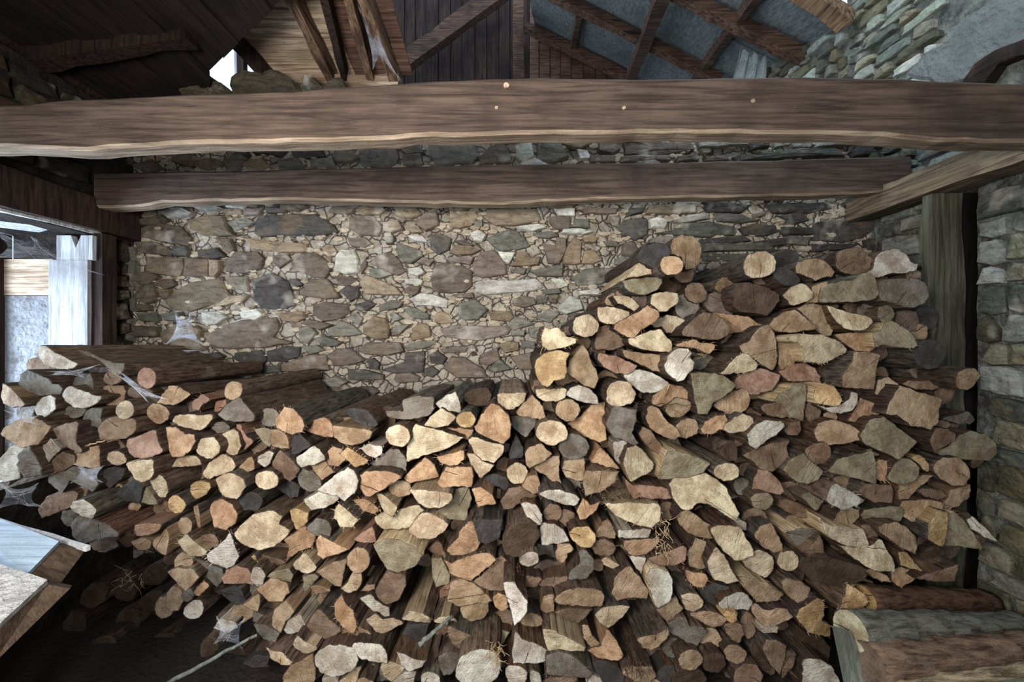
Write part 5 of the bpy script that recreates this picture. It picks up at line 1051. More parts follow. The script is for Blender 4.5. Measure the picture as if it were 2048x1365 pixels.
tR-9 1974,1076 1969,1087 1963,1092 1950,1086 1947,1077 1952,1066 1959,1063 1972,1069|x
BP-10 1491,626 1489,633 1481,637 1470,635 1465,629 1468,621 1480,618 1485,619|x
tB-6 564,908 557,917 549,919 545,917 540,906 545,896 549,894 560,900|x
bP-5 1149,1168 1145,1175 1141,1176 1132,1175 1129,1169 1132,1159 1141,1156 1148,1162|x
gR-10 897,907 894,914 877,918 868,917 864,908 865,903 880,900 893,903|x
BB-9 1120,903 1114,914 1107,916 1093,912 1090,906 1093,900 1106,895 1116,899|x
bR-6 1698,836 1694,843 1681,844 1670,841 1667,836 1669,826 1680,823 1696,827|x
gP-8 468,1232 465,1243 450,1245 439,1242 436,1235 440,1226 450,1224 464,1227|x
gB-6 734,991 727,996 712,999 703,996 697,986 699,983 718,979 726,980|x
gR-6 393,1009 389,1015 383,1018 369,1015 368,1008 373,1001 383,999 389,1002|x
tB-7 1365,1335 1363,1340 1349,1344 1334,1340 1330,1333 1338,1322 1348,1321 1359,1325|x
"""
STONES = """\
b 419,666 451,648 503,637 548,635 556,653 545,674 582,685 530,695 464,698 424,695 411,680
k 503,466 516,432 569,429 632,428 664,447 672,463 635,470 569,469 516,471
t 327,600 348,579 385,564 440,553 453,585 469,595 432,608 374,622 337,619
k 1630,445 1685,437 1769,416 1775,442 1727,476 1696,482 1632,479
k 503,558 540,545 574,564 585,595 588,611 551,619 519,616 506,595
b 861,556 872,529 895,525 924,529 943,542 943,571 930,583 898,586 866,582
t 316,666 358,643 369,637 385,651 400,661 398,680 411,701 369,701 348,693 321,682
g 857,287 948,287 954,312 944,324 872,328 857,312
w 951,564 972,558 1024,561 1072,556 1085,574 1067,582 1019,585 972,590 953,585
r 879,658 901,652 1024,652 1014,669 961,682 927,680 890,672
b 1249,284 1380,281 1392,296 1342,306 1286,309 1252,306
g 216,558 263,558 266,622 218,627
b 274,455 316,445 358,453 379,474 369,490 319,482 279,474
g 1314,466 1361,455 1366,445 1419,442 1472,453 1469,469 1419,473 1353,469
o 974,418 1046,417 1072,418 1082,442 1040,449 993,450 972,437
g 1471,312 1524,306 1580,298 1677,296 1686,310 1586,315 1477,321
g 216,487 269,495 269,548 218,548
b 945,529 961,505 988,498 1014,532 1014,548 966,556 951,550
b 582,529 601,505 632,505 654,524 659,540 648,556 622,553 588,540
b 448,521 466,503 511,502 522,516 516,537 480,546 448,542
g 716,299 791,293 798,312 788,331 722,332 719,312
y 379,440 411,430 448,432 453,453 464,469 432,471 400,469 382,458
g 1145,556 1169,537 1214,536 1250,537 1235,556 1198,569 1155,571
b 561,730 622,709 651,711 655,740 609,745 561,743
o 290,513 358,515 364,534 358,553 311,548 287,540
b 887,738 903,714 930,716 966,738 974,756 914,756
g 972,476 1003,462 1035,461 1061,492 1035,498 1003,502 988,492
t 485,476 543,482 611,487 611,503 556,504 503,498
b 625,611 648,604 696,608 698,627 675,640 643,643 625,629
k 1535,408 1664,403 1667,416 1616,426 1553,424
g 1076,281 1119,281 1138,312 1110,324 1072,318
k 763,740 808,724 811,706 848,703 850,716 845,745 798,748
b 622,558 654,558 680,595 648,598 596,590 611,569
b 700,434 713,429 748,432 763,453 755,471 719,469 697,455
o 719,564 729,548 761,561 792,574 804,590 769,590 732,589
g 1411,487 1548,487 1548,500 1409,503
w 668,542 671,511 682,498 708,500 716,521 716,545 690,548
k 1235,458 1248,440 1282,434 1295,440 1295,469 1274,479 1250,471
k 1524,498 1590,500 1593,532 1551,537
t 726,648 748,632 769,637 779,653 777,677 753,680 726,669
b 713,701 734,685 798,685 806,703 777,711 729,709
b 740,527 755,508 779,502 798,519 808,542 792,550 766,540
g 218,635 261,637 261,682 218,680
g 916,632 916,606 951,599 977,619 956,640 930,641
b 224,432 266,437 263,476 216,474
b 957,315 979,293 1010,287 1022,312 1019,324 960,326
o 366,516 416,516 415,553 385,554 366,550
y 1301,411 1351,407 1393,405 1395,424 1340,426 1293,426
b 655,711 676,698 703,698 729,722 703,730 666,732
y 901,421 948,420 956,432 943,450 919,455 898,455
k 530,703 569,693 596,695 596,714 569,724 532,724
k 466,706 516,701 530,719 516,738 485,732 466,719
b 1085,487 1111,492 1114,474 1133,476 1133,500 1119,527 1098,524
w 819,598 840,585 866,589 895,600 893,616 858,611 832,611
k 1405,405 1448,403 1500,411 1485,424 1419,424
t 1129,500 1150,471 1163,484 1161,527 1126,527
g 792,484 814,490 845,503 845,513 821,527 806,524 792,503
b 269,482 311,484 342,500 337,511 300,508 274,503
k 1705,302 1727,281 1761,279 1761,309 1711,312
g 655,658 682,643 703,648 724,669 690,673 655,672
k 858,469 882,466 903,476 898,498 877,508 861,498
w 1396,279 1492,278 1496,290 1442,293 1399,293
k 1482,455 1506,447 1553,450 1558,463 1532,471 1493,469
g 1409,505 1498,508 1504,521 1411,521
b 1022,714 1072,703 1072,738 1040,740
b 274,569 305,569 311,600 290,608 271,595
w 1119,611 1140,590 1161,600 1166,619 1134,629 1116,622
k 695,740 729,740 766,751 766,760 695,760
w 1029,290 1063,281 1069,312 1048,324 1032,312
b 829,447 850,426 872,421 879,450 850,462 840,453
g 1427,426 1485,429 1519,440 1485,445 1437,442
b 1242,313 1336,310 1342,321 1242,324
t 1024,532 1035,505 1053,505 1061,516 1082,513 1077,529 1053,532
g 1061,542 1093,534 1127,529 1125,553 1077,553
k 1405,479 1448,474 1490,471 1503,482 1458,487 1411,487
b 458,553 495,553 498,585 474,579 451,564
b 1095,432 1140,432 1140,458 1108,459
g 786,285 836,283 849,305 811,308
k 1627,487 1722,487 1696,498 1630,503
t 824,658 840,645 858,651 861,674 824,682
b 959,711 995,695 1001,719 977,732 959,727
w 400,624 437,622 451,635 432,648 416,651 406,643
b 666,299 701,296 716,315 698,323 669,321
k 579,299 641,296 648,312 610,315 585,312
t 551,627 582,624 590,622 609,624 609,637 596,645 569,643
t 898,505 911,490 940,490 961,500 945,508 914,511
b 266,653 311,653 311,674 269,674
t 977,622 1019,622 1030,635 1019,643 982,640
k 395,500 432,495 451,513 432,517 395,515
g 596,658 617,651 632,666 614,689 598,680
g 616,317 663,315 669,332 616,334
g 808,693 840,682 872,681 874,690 845,698 814,703
b 804,309 841,306 844,329 807,331
w 1633,279 1714,279 1711,288 1636,292
b 1771,281 1802,287 1799,310 1768,310
b 1024,600 1046,591 1069,595 1072,608 1048,616 1027,611
t 458,590 498,590 480,603 445,611 400,619 437,606
t 1163,527 1169,503 1187,498 1206,519 1187,527
k 679,582 695,571 719,574 716,595 700,603
w 1340,442 1380,429 1419,426 1419,437 1366,445
b 1199,284 1230,281 1242,296 1227,306 1199,299
g 806,619 829,615 858,629 856,639 824,637
b 1166,416 1237,416 1232,428 1169,426
b 274,440 324,430 332,440 311,450 276,450
g 627,677 648,672 685,685 672,693 643,693
t 869,629 882,622 898,629 908,645 887,649 869,645
k 1564,455 1624,455 1627,469 1577,469
k 1514,482 1566,476 1572,490 1537,495 1516,490
g 758,611 782,600 808,603 798,616 758,624
t 766,445 795,440 806,458 782,465 766,461
b 695,476 729,474 742,487 729,495 700,491
b 668,553 697,550 716,561 697,571 676,571
t 995,690 1019,682 1038,685 1038,701 1011,706
g 274,627 311,624 316,645 279,643
g 1577,471 1624,474 1616,490 1580,487
b 1248,487 1261,482 1277,498 1261,516 1245,508
b 543,511 572,508 580,519 556,537 545,527
b 1180,312 1230,309 1230,323 1180,324
o 419,519 440,521 439,542 429,553 418,553
b 429,476 458,476 466,498 456,508 445,498
k 856,711 874,703 893,716 885,730 861,727
r 887,516 948,513 940,532 927,527 901,524
w 1298,440 1314,434 1335,442 1330,457 1303,455
k 516,735 559,730 559,745 522,748
t 429,416 480,415 482,429 451,429
g 342,492 369,492 379,505 374,511 345,511
k 705,608 737,602 753,608 732,622 711,619
b 879,698 908,693 935,695 930,706 887,706
g 1056,656 1082,653 1085,680 1061,674
g 1499,287 1511,281 1539,281 1539,293 1505,298
w 1583,279 1627,279 1627,292 1589,293
w 1109,416 1150,416 1150,432 1119,430
b 313,558 342,558 348,569 327,579 313,571
g 1150,437 1179,437 1179,454 1145,453
w 1126,458 1161,457 1187,463 1166,469 1124,466
w 1301,487 1303,476 1327,471 1351,479 1327,487
w 1032,453 1077,447 1093,455 1067,462 1040,458
g 1067,466 1104,461 1117,471 1098,476 1072,474
g 601,693 632,690 651,701 622,709
w 939,466 956,459 972,469 964,483 948,482
g 348,624 358,624 353,643 329,640 319,629
t 643,492 664,490 671,500 659,513 640,505
w 995,503 1014,505 1030,505 1019,529 1006,521
w 1158,582 1198,577 1208,590 1161,590
r 485,416 527,416 516,429 487,429
b 1355,312 1396,310 1399,321 1355,323
b 806,582 819,571 840,573 837,585 824,593
g 692,637 713,624 726,637 719,651
b 1411,312 1455,309 1458,320 1414,321
g 784,653 819,648 798,669 782,672
w 1101,558 1125,556 1138,571 1119,577
w 808,558 835,556 846,561 840,570 811,569
k 848,738 861,732 877,743 864,756 850,751
k 732,724 745,716 758,727 755,740 737,738
w 814,537 840,534 850,545 835,552 819,548
k 1248,437 1261,416 1285,416 1287,424 1266,429
w 1154,296 1176,299 1182,315 1160,317
g 1040,680 1069,685 1072,698 1046,695
b 271,608 300,611 300,622 271,624
b 903,590 945,585 948,596 914,596
t 1166,476 1182,467 1198,474 1192,484 1171,484
t 311,577 337,579 332,595 319,598
k 530,416 574,416 569,424 532,425
g 1082,579 1119,577 1122,587 1093,589
g 1072,590 1096,593 1093,606 1075,608
b 832,524 845,513 866,521 858,532
w 814,471 845,471 856,484 829,482
k 577,558 593,557 603,569 593,575 577,566
g 1019,537 1053,537 1048,549 1022,545
b 1096,590 1119,590 1111,608 1098,603
g 1024,661 1051,660 1048,672 1022,672
y 814,455 835,450 845,463 824,466
b 582,645 606,648 596,664 580,653
b 1206,482 1235,482 1237,492 1214,492
g 777,629 787,624 806,637 787,643
w 1549,281 1574,281 1583,288 1555,292
b 908,482 930,479 948,490 930,492
k 769,474 787,471 787,486 771,487
b 719,532 732,513 732,532 721,548
g 948,442 964,437 964,453 948,454
r 1506,429 1537,421 1527,432 1508,437
k 1780,321 1748,340 1727,329 1758,315
g 276,765 259,776 228,776 218,767 234,750 259,750
g 392,784 365,803 337,794 345,781 378,775
b 839,755 836,764 794,766 788,760 793,748 820,745
g 305,734 276,744 241,727 283,718
g 473,776 451,793 423,787 413,775 447,764
t 1152,411 1144,417 1102,415 1109,397 1138,397
k 555,763 541,778 502,771 500,754 543,753
k 1456,548 1417,564 1393,546 1415,537
w 382,425 375,431 334,436 312,422 341,413 365,415
w 427,291 401,302 363,288 397,275
g 1447,723 1430,738 1397,736 1391,714 1429,710
b 1264,716 1249,724 1219,723 1213,709 1244,701
g 695,764 680,775 639,772 637,761 671,754
k 397,720 369,730 337,725 340,712 365,703
g 1155,708 1147,720 1106,719 1095,712 1107,698 1140,697
k 1550,623 1537,638 1502,634 1500,618 1532,614
k 996,779 961,791 939,778 962,768
t 1285,562 1270,577 1231,572 1229,555 1258,546
w 440,415 402,422 371,407 411,399
b 500,321 467,341 450,336 449,313 485,310
k 1590,763 1576,770 1547,772 1527,758 1544,748 1579,749
g 509,444 472,462 451,444 493,435
b 1374,665 1350,679 1314,667 1318,657 1343,648
g 1512,670 1498,687 1461,684 1456,667 1495,659
b 268,324 258,328 213,325 218,309 254,309
k 1429,569 1404,588 1381,585 1380,561 1409,556
g 1217,719 1197,732 1167,726 1171,705 1190,705
k 1691,756 1663,774 1627,766 1633,748 1675,746
g 1595,662 1577,679 1545,672 1543,656 1581,650
g 1119,628 1100,646 1066,635 1100,619
g 1023,738 989,746 975,740 997,717
g 1070,648 1028,661 1013,650 1031,632
k 1724,619 1703,630 1675,628 1670,616 1690,608 1704,605
g 336,778 309,789 284,779 316,761
g 785,548 759,557 740,556 736,539 756,535
b 722,271 685,286 656,279 695,264
k 569,300 555,311 502,304 514,290 541,288
g 886,789 865,804 838,799 837,780 861,772
t 770,418 759,427 724,431 710,421 719,409 761,409
k 757,784 738,801 715,799 705,792 719,774 744,775
t 538,331 523,341 498,341 483,328 501,320 524,320
t 1043,280 999,286 979,277 1007,263
k 498,308 473,315 450,299 475,289
g 1452,683 1440,689 1404,688 1392,679 1405,669 1434,667
b 318,333 295,345 260,330 299,317
g 1168,653 1135,672 1108,665 1114,648 1138,642
k 1617,621 1582,638 1566,634 1552,617 1602,609
k 1587,562 1550,569 1523,556 1547,547
b 1761,780 1733,797 1705,784 1727,769
b 1325,601 1312,615 1261,607 1266,598 1305,590
t 1355,558 1329,568 1311,566 1304,548 1343,545
g 1399,546 1381,559 1342,550 1348,539 1373,535
b 1186,673 1155,690 1137,688 1138,665 1169,664
w 1097,327 1087,341 1054,340 1042,325 1071,315
k 1687,549 1668,566 1635,563 1626,545 1668,539
t 394,317 377,333 345,323 342,313 381,301
g 419,742 402,752 373,753 350,743 368,731 403,730
g 444,714 429,725 385,718 390,710 430,705
k 406,762 390,779 366,775 355,759 396,749
g 1351,757 1327,767 1305,764 1296,748 1332,740
k 1542,584 1513,592 1486,573 1516,561
t 447,323 433,333 397,335 385,323 392,315 426,315
g 1529,646 1502,656 1482,650 1487,633 1517,633
g 1633,569 1617,583 1576,574 1586,561 1607,556
g 1233,785 1191,800 1175,786 1198,773
k 1621,440 1591,448 1556,432 1601,422
g 1228,617 1200,629 1178,621 1176,612 1208,605
g 607,331 576,339 558,338 552,319 594,316
b 1240,696 1216,711 1192,708 1182,702 1193,689 1228,691
g 490,741 459,762 433,749 473,734
g 274,424 259,436 222,433 228,414 244,415
g 1250,748 1214,756 1198,750 1217,732
b 722,413 691,429 655,421 665,409 709,407
g 1284,515 1268,532 1232,528 1233,515 1278,511
g 258,725 241,739 203,738 201,720 228,714
k 1747,409 1724,417 1705,417 1690,408 1708,393 1739,397
b 1142,787 1123,798 1091,797 1076,783 1095,767 1127,770
b 703,781 686,791 648,787 643,776 689,770
b 666,650 637,661 599,647 618,639
b 1413,737 1392,752 1367,754 1349,737 1370,726 1396,729
g 1487,757 1484,761 1446,765 1424,754 1450,741 1475,742
g 1691,327 1669,340 1629,334 1640,314 1667,313
b 615,413 599,422 561,419 560,405 592,398
g 940,772 899,787 880,769 921,760
g 1246,276 1230,283 1185,276 1181,266 1214,257
k 785,291 748,300 729,288 746,272
t 844,427 821,436 789,429 793,411 828,410
k 1381,575 1374,587 1326,587 1319,571 1363,560
g 1329,331 1301,343 1273,339 1272,324 1310,320
g 1044,779 1002,793 987,783 1007,768
k 1779,494 1766,502 1736,500 1733,479 1755,475
t 1185,286 1162,295 1149,294 1123,283 1142,273 1164,271
g 1268,602 1250,614 1221,614 1212,599 1260,595
b 314,552 291,571 260,561 258,548 292,541
g 1687,679 1675,685 1632,678 1630,667 1672,660
g 1603,330 1572,344 1530,333 1553,321
k 1619,781 1597,797 1563,795 1550,783 1577,771 1596,771
g 1478,703 1443,717 1417,712 1424,692 1454,689
k 1442,612 1410,623 1384,608 1413,597
g 320,701 298,718 267,710 264,696 308,693
w 524,631 509,641 481,636 478,624 511,617
w 376,291 353,307 316,300 326,280 352,276
k 360,733 345,748 314,746 306,730 337,724
g 1147,761 1128,773 1080,758 1114,742
b 1194,635 1170,647 1143,643 1139,628 1177,626
t 1297,275 1273,284 1239,277 1243,262 1274,260
g 1384,776 1356,791 1338,790 1336,767 1375,767
g 291,293 267,311 232,292 252,284
k 644,765 623,776 599,774 591,755 624,746
g 638,781 606,796 569,783 608,771
k 1406,698 1363,712 1347,689 1376,679
g 1716,783 1677,799 1666,794 1683,774
t 950,414 920,423 899,419 896,400 917,393
t 1274,583 1243,598 1212,591 1231,573
g 1773,631 1756,639 1721,628 1756,613
w 498,407 483,417 446,412 452,397 474,395
b 1299,711 1270,717 1241,701 1282,693
k 1505,546 1480,565 1453,563 1451,540 1486,538
"""
for ln in STONES.strip().split('\n'):
    t = ln.split(); c = COLS[t[0]]
    pts = []
    for q in t[1:]:
        x, y = map(float, q.split(',')); v = P(x, y, DW-.02); pts.append((v.x, v.z))
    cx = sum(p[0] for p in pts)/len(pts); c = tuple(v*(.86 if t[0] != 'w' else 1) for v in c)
    if cx > 1.0 or cx < -2.0: c = tuple(v*.84 for v in c)  # shade at both wall ends painted into the stone colours
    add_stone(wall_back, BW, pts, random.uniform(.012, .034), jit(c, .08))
VV = []; FF = []
for i in range(1500):
    x = random.uniform(XL, XR); z = EYE+(random.uniform(-.15, 1.0) if i % 5 else random.uniform(1.15, 1.5)); r = random.uniform(.010, .032)
    k = random.randint(5, 7); b = len(VV); ro = random.random()*6; sq = random.uniform(.4, .9); dp = random.uniform(.004, .016)
    for sc, dd in ((1, .02), (.85, -dp)):
        for j in range(k):
            a = ro*.2+2*math.pi*j/k; q = random.uniform(.75, 1.2) if dd > 0 else 1
            VV.append((x+math.cos(a)*r*sc*q*1.3, DW+.016+dd-.012, z+math.sin(a)*r*sc*sq*q))
    VV.append((x, DW+.004-dp*1.2, z))
    for j in range(k): FF += [(b+j, b+(j+1) % k, b+k+(j+1) % k, b+k+j), (b+k+j, b+k+(j+1) % k, b+2*k)]
o = link('rubble_chips', fix_normals(mesh_from('chips', VV, FF)), wall_back, 'stone', kind='stuff'); o.color = srgb(196, 182, 158)
def courses(parent, fn, y0, y1, z0, z1, h, l, pal, depth, skip=None):
    z = z0; cnt = 0
    while z < z1:
        hh = h*random.uniform(.7, 1.35); y = y0-random.random()*l
        while y < y1:
            ll = l*random.uniform(.5, 1.5)
            a, b = max(y, y0), min(y+ll, y1)
            if b-a > .05 and not (skip and skip((a+b)/2, z+hh/2)):
                g = .008; m = 7; pts = []
                q = [(a+g, z+g), ((a+b)/2, z+g+random.uniform(-.01, .006)), (b-g, z+g+random.uniform(0, .02)), (b-g-random.uniform(0, .02), z+hh/2),
                     (b-g-random.uniform(0, .03), z+hh-g), ((a+b)/2, z+hh-g+random.uniform(-.006, .01)), (a+g+random.uniform(0, .03), z+hh-g-random.uniform(0, .02)), (a+g, z+hh/2)]
                add_stone(parent, fn, q, random.uniform(*depth), jit(random.choice(pal), .1)); cnt += 1
            y += ll
        z += hh
    return cnt
PALR = [(140,146,134), (110,116,106), (160,165,156), (120,118,96), (96,100,92), (134,130,110), (88,86,70)]
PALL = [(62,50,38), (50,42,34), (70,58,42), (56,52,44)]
plasterp = lambda y, z: (1.0 < y < 2.14 and EYE+1.18+.0 < z < EYE+2.3 and z-EYE > 1.22+ (2.14-y)*.9-.3)
courses(wall_right, RW, 1.72, 1.93, .1, EYE+.72, .12, .2, PALR, (.008, .03))
courses(wall_right, RW, 2.04, 2.44, .8, EYE+.78, .12, .24, PALR, (.008, .03))
courses(wall_right, RW, 1.72, 2.66, EYE+.96, EYE+2.7, .085, .17, PALR, (.01, .04), lambda y, z: y < 2.12 and z-EYE > 1.15+(2.12-y)*.15)
courses(wall_right, RW, 2.68, 3.95, EYE+1.55, EYE+2.8, .08, .16, PALR, (.01, .045), lambda y, z: z-EYE > 1.20+.395*y)
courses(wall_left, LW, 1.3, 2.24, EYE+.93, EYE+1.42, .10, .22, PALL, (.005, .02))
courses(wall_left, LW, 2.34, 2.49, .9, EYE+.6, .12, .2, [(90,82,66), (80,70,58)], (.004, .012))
# plaster patch and curved timber on the right wall
def onR(px, py): 
    D = XR/((px-1024)/F); return (D, EYE+(682.5-py)/F*D)
pl = [onR(*q) for q in ((1818,150),(1850,110),(1905,85),(1925,45),(1990,5),(2060,-45),(2120,-60),(2120,90),(2000,120),(1945,160),(1900,175))]
o = link('plaster_patch', stone_mesh(RW, pl, .03), wall_right, 'plaster')
arc = [onR(*q) for q in ((1935,168),(1965,128),(2010,98),(2070,75),(2120,66),(2120,98),(2060,112),(2010,132),(1985,168))]
link('curved_lintel', stone_mesh(RW, arc, .05), wall_right, 'dark')

# ---- ceiling: near slope over the left wall (slate boards seen from below)
ceil = empty('ceiling', (0, 0, 0), kind='structure')
def roofC(x): return EYE+2.05+1.14*(x+2.19)
x = -2.95; i = 0
while x < .1:
    xx = x+.19
    vs = [(x, -2.2, roofC(x)), (xx, -2.2, roofC(xx)), (xx, 2.6+.03*math.sin(i*2.1), roofC(xx)), (x, 2.6+.03*math.sin(i*2.1), roofC(x))]
    link('roof_board', box_mesh('roof_board', [(a, b, c-.012*(i % 2)) for a, b, c in vs]+[(a, b, c+.03) for a, b, c in vs]), ceil, 'dark')
    x = xx; i += 1
x = -2.75; i = 0
def loft(x, y): return EYE+1.60+.13*(x+2.3)/1.1+.02*(2.4-y)
while x < -1.05:
    xx = x+.15; yf = 2.32-.56*(x+1.955) if x > -1.95 else 2.45
    yf2 = 2.32-.56*(xx+1.955) if xx > -1.95 else 2.45
    vs = [(x, .2, loft(x, .2)), (xx, .2, loft(xx, .2)), (xx, yf2, loft(xx, yf2)), (x, yf, loft(x, yf))]
    g = .010*(i % 2)
    link('loft_board', box_mesh('loft_board', [(a+.003, b, c-g) for a, b, c in vs]+[(a-.003, b, c+.025) for a, b, c in vs]), ceil, 'loft_shaded')
    x = xx; i += 1
x = .0
while x < 2.9:
    xx = x+.32; z0 = EYE+4.36-.62*x; z1 = EYE+4.36-.62*xx
    vs = [(x, -2.2, z0), (xx, -2.2, z1), (xx, 1.1, z1), (x, 1.1, z0)]
    link('roof_board', box_mesh('roof_board', vs+[(a, b, c+.03) for a, b, c in vs]), ceil, 'dark'); x = xx
for y_ in (.7, 1.35, 2.0):
    link('loft_joist', slab('loft_joist', (-2.7, y_, loft(-2.7, y_)-.05), (-1.3 if y_ < 1.9 else -1.75, y_+.02, loft(-1.4, y_)-.05), (0, 0, 1), .08, .08, 10, .01), ceil, 'dark')
# ---- plane A: pale sloping ceiling boards left of centre
def zA(d): return EYE+1.87+.25*(2.6-d)
def onA(px, py, lower=0.0):
    v = (682.5-py)/F; D = (2.52-lower)/(v+.25); return P(px, py, D)
d = 2.60; i = 0
while d > 1.3:
    wd = random.uniform(.07, .095); a, b = d-wd+.004, d; g = random.uniform(0, .01)
    for (x0, x1, m) in ((-1.715-(2.667-d)*.3, -1.10, 'pale'), (-1.10, -.70, 'red')):
        vs = [(x0, a, zA(a)+g), (x1, a, zA(a)+g), (x1, b, zA(b)+g*.3), (x0, b, zA(b)+g*.3)]
        link('ceiling_board', box_mesh('ceiling_board', vs+[(p, q, r+.02) for p, q, r in vs]), ceil, m)
    d -= wd; i += 1
for (p, q, wd, m) in (((560,-60),(664,152),.055,'rafter'), ((640,-60),(690,150),.04,'dark'), ((685,-60),(742,148),.05,'rafter'), ((708,-60),(796,172),.055,'rafter'), ((462,72),(556,170),.035,'dark')):  # second bar, dark, stands in for the shadow beside the first
    a = onA(*p, lower=.07); b = onA(*q, lower=.07)
    link('rafter', slab('rafter', a, b, (0, .2, 1), wd, .11, 10, .006), ceil, m)
link('wall_plate', slab('wall_plate', P(548,163,2.56), P(800,168,2.56), (0,0,1), .09, .07, 12, .008), ceil, 'pale')
# ---- plane B: grey sheets of the far hip roof
def onB(px, py, lower=0.0):
    u = (px-1024)/F; v = (682.5-py)/F; D = (2.45-lower)/(v+.5*u-.395); return P(px, py, D)
def Bst(s, t):   # s across (1,0,-.5), t up the slope
    X = .0+s+.17*t; D = 2.62+t; return Vector((X, D, EYE+2.45-.5*X+.395*D))
for i in range(5):
    for j in range(5):
        s0, s1 = -.1+i*.62, -.1+(i+1)*.62+.03; t0, t1 = j*.8, (j+1)*.8+.04
        lift = .012*((i+j) % 2)
        q = [Bst(s0, t0), Bst(s1, t0), Bst(s1, t1), Bst(s0, t1)]
        q = [v+Vector((0, 0, lift)) for v in q]
        link('roof_sheet', box_mesh('roof_sheet', q+[v+Vector((0, 0, .015)) for v in q]), ceil, 'sheet')
for (p, q, wd, m, lo) in (((1100,-15),(1440,160),.085,'purlin',.09), ((1340,-20),(1625,125),.085,'purlin',.09), ((1040,48),(1262,160),.10,'purlin',.10),
                      ((1600,-25),(1692,45),.10,'rafter',.09), ((1520,-20),(1388,160),.07,'purlin',.05), ((1158,30),(1143,110),.07,'purlin',.05), ((1330,-20),(1258,165),.12,'purlin',.2)):
    a = onB(*p, lower=lo); b = onB(*q, lower=lo)
    link('roof_timber', slab('roof_timber', a, b, (0, 0, 1), wd, .09, 10, .008), ceil, m)
# ---- dark boarded partition far back
part = empty('boarded_partition', (0, 5.2, 0), label='dark vertical board partition far back above the large beam', cat='partition')
link('sky_block_panel', box('sky_block_panel', -2.6, 2.2, .08, .12, -2, 6), part, 'dark').location = (0, 0, 0)  # added panel, blocks sky light between the boards
x = -2.15; i = 0
while x < 1.75:
    wd = random.uniform(.13, .19); y = 5.2+.015*(i % 3)
    o = link('board', box('board', x, x+wd-.008, y, y+.03, EYE+2.7, EYE+(7.2 if x < .15 else 5.0)), None, 'dark' if x < .2 else 'red')
    o.parent = part; o.matrix_parent_inverse = part.matrix_world.inverted(); o.location = (0, 0, 0)
    o.location = Vector((0, 0, 0)); x += wd; i += 1
for o in part.children:
    if o.name.startswith('board'): o.location = (0, -5.2, 0); o.matrix_parent_inverse.identity()
    else: o.location = (0, 0, EYE+2.7)
def kid(o, p): o.parent = p; o.location = Vector(o.location)-p.location; return o
tt = link('diagonal_brace', slab('brace', P(1010,-20,4.9), P(790,140,4.9), (0,0,1), .12, .2, 8, .01), mat='purlin'); tag(tt, 'dark diagonal brace across the far board partition', 'brace')
tt = link('upright_post', slab('post', P(1036,-40,4.7), P(1038,230,4.7), (0,1,0), .13, .13, 8, .01), mat='purlin'); tag(tt, 'dark upright post in the attic right of the diagonal brace', 'post')
# scrap of corrugated sheet standing on the wall head, upper right
vs = []; fs = []
for i in range(19):
    t = i/18
    a = P(1466+t*66, 160, 2.75); b = P(1482+t*52, 98+t*22+6*math.sin(i*1.9), 2.9)
    off = Vector((0, .016*math.sin(t*math.pi*6), 0)); vs += [a+off, b+off, a+off+Vector((0,.006,0)), b+off+Vector((0,.006,0))]
    if i:
        k = (i-1)*4; fs += [(k,k+4,k+5,k+1), (k+2,k+3,k+7,k+6), (k+1,k+5,k+7,k+3), (k,k+2,k+6,k+4)]
fs += [(0,1,3,2), (72,74,75,73)]
link('corrugated_scrap', fix_normals(mesh_from('scrap', vs, fs)), mat='plaster', label='small broken scrap of corrugated sheet above the large beam, upper right', cat='roofing')
# skylight panes seen through the gap at upper left
win = empty('window_1', P(460,130,3.3), kind='structure')
def wk(name, mesh, mat): o = link(name, mesh, win, mat); o.location = -win.location; return o
wk('window_frame', slab('frame', P(484,60,3.3), P(486,210,3.3), (0,1,0), .05, .05, 4, .002), 'dark')
wk('window_frame', slab('frame', P(473,70,3.32), P(476,210,3.32), (0,1,0), .022, .04, 4, .001), 'palex')
wk('window_frame', slab('frame', P(440,50,3.3), P(550,172,3.3), (0,0,1), .05, .05, 6, .002), 'dark')
wk('pane', box_mesh('pane', [P(405,70,3.34), P(472,70,3.34), P(475,200,3.34), P(405,200,3.34), P(405,70,3.35), P(472,70,3.35), P(475,200,3.35), P(405,200,3.35)]), 'glass')
wk('pane', box_mesh('pane', [P(488,90,3.34), P(540,90,3.34), P(540,200,3.34), P(488,200,3.34), P(488,90,3.35), P(540,90,3.35), P(540,200,3.35), P(488,200,3.35)]), 'glass')
# stones lying on the wall head
for pts, lb in (([(372,196),(380,150),(396,140),(410,146),(430,160),(466,184),(466,196)], 'dark rubble stone in the corner of the wall head left of the skylight'),
            ([(468,186),(474,170),(492,156),(540,150),(575,156),(600,172),(604,188)], 'long rough stone lying on the wall head beside the skylight'),
            ([(604,184),(612,166),(622,158),(642,170),(652,184)], 'small pointed stone on the wall head, middle of the three loose ones'),
            ([(655,180),(672,168),(686,163),(694,170),(696,182)], 'small stone on the wall head nearest the rafter feet')):
    q = [P(x, y, 2.44) for x, y in pts]
    o = link('loose_stone', stone_mesh(lambda a, b, d: (a, 2.5+d*3, b), [(v.x, v.z) for v in q], .04), mat='stone', label=lb, cat='stone', group='loose stones on the wall head'); o.color = srgb(92, 84, 68)

